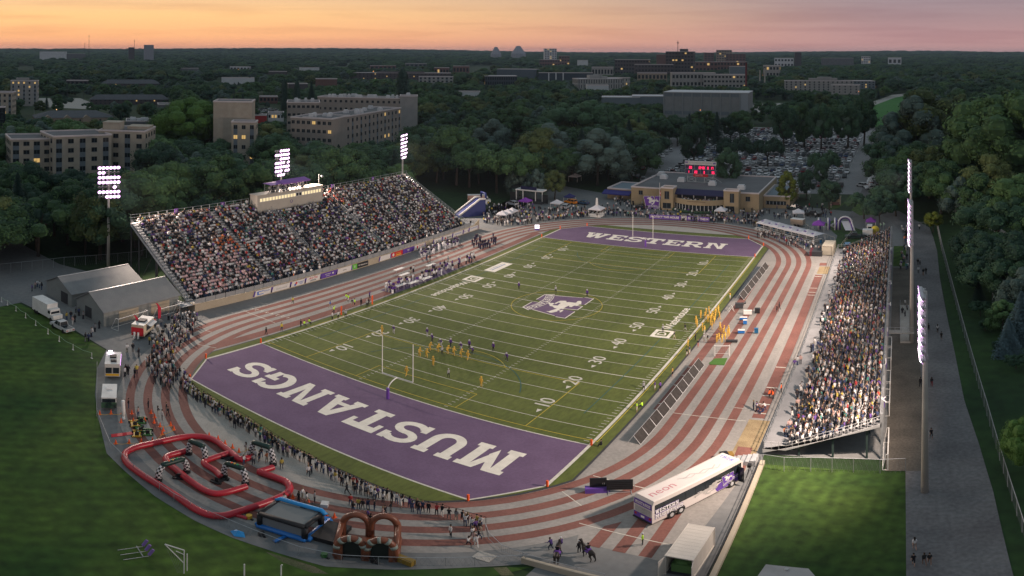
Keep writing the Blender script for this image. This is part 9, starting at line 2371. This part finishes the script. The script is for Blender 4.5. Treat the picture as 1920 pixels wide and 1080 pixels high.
dense=[(350,595),(345,615),(330,635),(312,650),(300,668),(296,690),(318,712),(335,728)]
dw=W2(*dense)
for i in range(len(dw)-1):
 (ax,ay),(bx_,by_)=dw[i],dw[i+1];L=hypot(bx_-ax,by_-ay)
 for k in range(int(L*5.2)):
  f=R.random();r_=R.uniform(-2.0,2.4);nx,ny=-(by_-ay)/L,(bx_-ax)/L
  x=ax+(bx_-ax)*f+nx*r_;y=ay+(by_-ay)*f+ny*r_
  person(0,0,facing(-x*.6,-20-y),R.choice(['stand','folded','cheer','stand','stand']),xy=(x,y),where='in the dense crowd on the left bend')
for(u,v)in((432,800),(440,803),(578,893),(584,890),(650,926),(666,928),(657,948),(662,962),(672,955),(680,957),(690,955),(702,957),(722,968),(733,962),(718,972),(845,1007),(878,1025),(889,1018),(893,1025),(886,1010),(897,1012),(900,998),(892,995),(690,975),(695,985),(560,942),(567,936),(533,948),(575,944),(590,942),(457,872),(461,850),(478,862),(486,866),(490,858),(500,868),(528,880),(475,872),(466,862),(241,766),(259,782),(278,766),(296,780),(304,788),(315,782),(312,772),(290,720),(252,708),(240,702),(236,700),(234,706),(256,701),(238,660),(249,659),(260,669),(160,640),(172,630),(178,622),(171,632),(186,616),(166,640),(125,600),(133,598),(140,604),(136,608),(148,592),(152,588),(142,586),(156,598),(60,546),(66,541),(70,538),(74,540),(78,543),(1413,770),(1490,690),(1495,684),(1501,682)):
 where='by the inflatables on the near bend' if v>840 and u<760 else 'running past the end of the spectator line' if u>760 and v>900 else 'by the go-karts and cones' if 220<u<330 and v>740 else 'beside the ice cream truck' if u>220 and v>690 and u<300 else 'in the yard by the sheds' if u<300 else 'on the front walkway of the right stand' if u>1400 else 'on the near bend track'
 z_=.95 if u>1480 else 0
 person(u,v,None,R.choice(['walk','stand','folded','stand'])if not(u>870 and v>990)else R.choice(['run','walk']),where=where,z=z_)
for(u,v)in((290,612),(296,622),(302,612),(310,622),(305,632),(286,640),(300,640),(280,646),(294,650),(316,600),(322,606)):
 person(u,v,None,'stand',where='in the queue at the food trailer')
for k in range(64):
 y=R.uniform(-12,22);x=R.uniform(-36.2,-32.3)
 person(0,0,facing(1,R.uniform(-.5,.5)),R.choice(['stand','stand','folded','ready']),'long',R.choice([DPURP,(0.012,0.012,0.02),NEARW,DPURP]),R.choice([NEARW,(.35,.34,.36),(.012,.012,.02),(.3,.27,.22)]),'helmet' if R.random()<.6 else 'short',(0.35,0.33,0.38),bulk=1.28 if R.random()<.6 else 1.0,xy=(x,y),z=.04,where='on the purple team bench side')
for k in range(46):
 u=R.uniform(786,862);v=478-(u-786)*.32+R.uniform(-4,7);person(u,v,facing(1,-.6),R.choice(['stand','folded','rail']),'long',R.choice([NEARW,(.012,.012,.02),(.05,.03,.09)]),(.55,.53,.55),'cap',(.05,.03,.09),where='in the marching band below the banners')
for k in range(28):
 person(R.uniform(883,930),R.uniform(447,468),facing(1,-.4),R.choice(['cheer','stand','walk']),'shorts',(.02,.015,.04),(.02,.015,.04),'long',where='in the cheer squad on the far left straight')
for(u,v)in((883,484),(888,484),(800,487),(806,490),(775,510),(770,512),(840,493),(874,495)):person(u,v,facing(1,0),'stand',where='on the left straight past the bench')
fw=W2((905,418),(940,424),(985,421),(1010,417),(1060,410),(1120,405),(1180,406),(1240,411),(1300,416),(1360,417),(1400,421),(1430,430))
for i in range(len(fw)-1):
 (ax,ay),(bx_,by_)=fw[i],fw[i+1];L=hypot(bx_-ax,by_-ay)
 for k in range(int(L*3.3)):
  f=R.random();r_=abs(R.gauss(0,1.6));nx,ny=-(by_-ay)/L,(bx_-ax)/L
  if ny<0:nx,ny=-nx,-ny
  person(0,0,facing(0,-1),R.choice(['stand','stand','folded','cheer']),xy=(ax+(bx_-ax)*f+nx*r_,ay+(by_-ay)*f+ny*r_),where='in the standing crowd behind the far end zone')
for k in range(60):
 u=R.uniform(1420,1540);person(u,436+(u-1420)*.25+R.uniform(-2,10),facing(-1,-.6),'stand',where='behind the rail by the marquee')
for(u0,v0,u1,v1,n,w_)in((905,386,1000,404,55,'on the plaza by the mobile stage'),(1000,392,1120,410,60,'on the plaza by the white kiosk'),(880,378,910,400,14,'by the food trailer beyond the left stand'),(1120,382,1215,404,45,'on the plaza left of the field house'),(1150,368,1222,384,50,'under the blue awning'),(1225,398,1480,412,60,'on the plaza in front of field house'),(1330,402,1420,420,40,'right of the purple banner fence'),(1450,388,1560,412,45,'by the food stall and booth'),(905,400,1000,416,60,'behind the left part of the far crowd'),(1630,262,1645,330,16,'walking in the parking lot lane')):
 for k in range(n):person(R.uniform(u0,u1),R.uniform(v0,v1),None,R.choice(['stand','walk','folded']),where=w_)
for k in range(55):
 a=R.uniform(235,305);rr_=rr-R.uniform(.5,2.8);person(0,0,facing(0,-1),'stand',xy=(cxx+rr_*cos(radians(a)),cyy+rr_*sin(radians(a))),z=2.85,where='on the field house balcony')
for k in range(34):
 person(0,0,facing(1,0),'stand',xy=(-74+R.uniform(-1,1.2),-4.1+R.uniform(-6.5,5.5)),z=16.95,where='on the press box roof')
mass=flush_people()
build_mass('crowd',mass,'people on foot farther off: bench, band, cheer squad, far rail and plaza')
# -- evening haze
HZ=bpy.data.materials.new('evening_haze');HZ.use_nodes=True
nt=HZ.node_tree;nt.nodes.clear();ho=nt.nodes.new('ShaderNodeOutputMaterial');hv=nt.nodes.new('ShaderNodeVolumePrincipled')
hv.inputs['Color'].default_value=(.62,.74,.90,1);hv.inputs['Density'].default_value=0.000046;hv.inputs['Anisotropy'].default_value=0.0
nt.links.new(hv.outputs[0],ho.inputs['Volume'])
mb=MB();mb.box(CAM[0]-14200,CAM[1]-14200,-3.2,CAM[0]+14200,CAM[1]+14200,140)
o=mb.build('haze',HZ);tag(o,'thin bluish evening haze over the whole town','haze',kind='stuff')
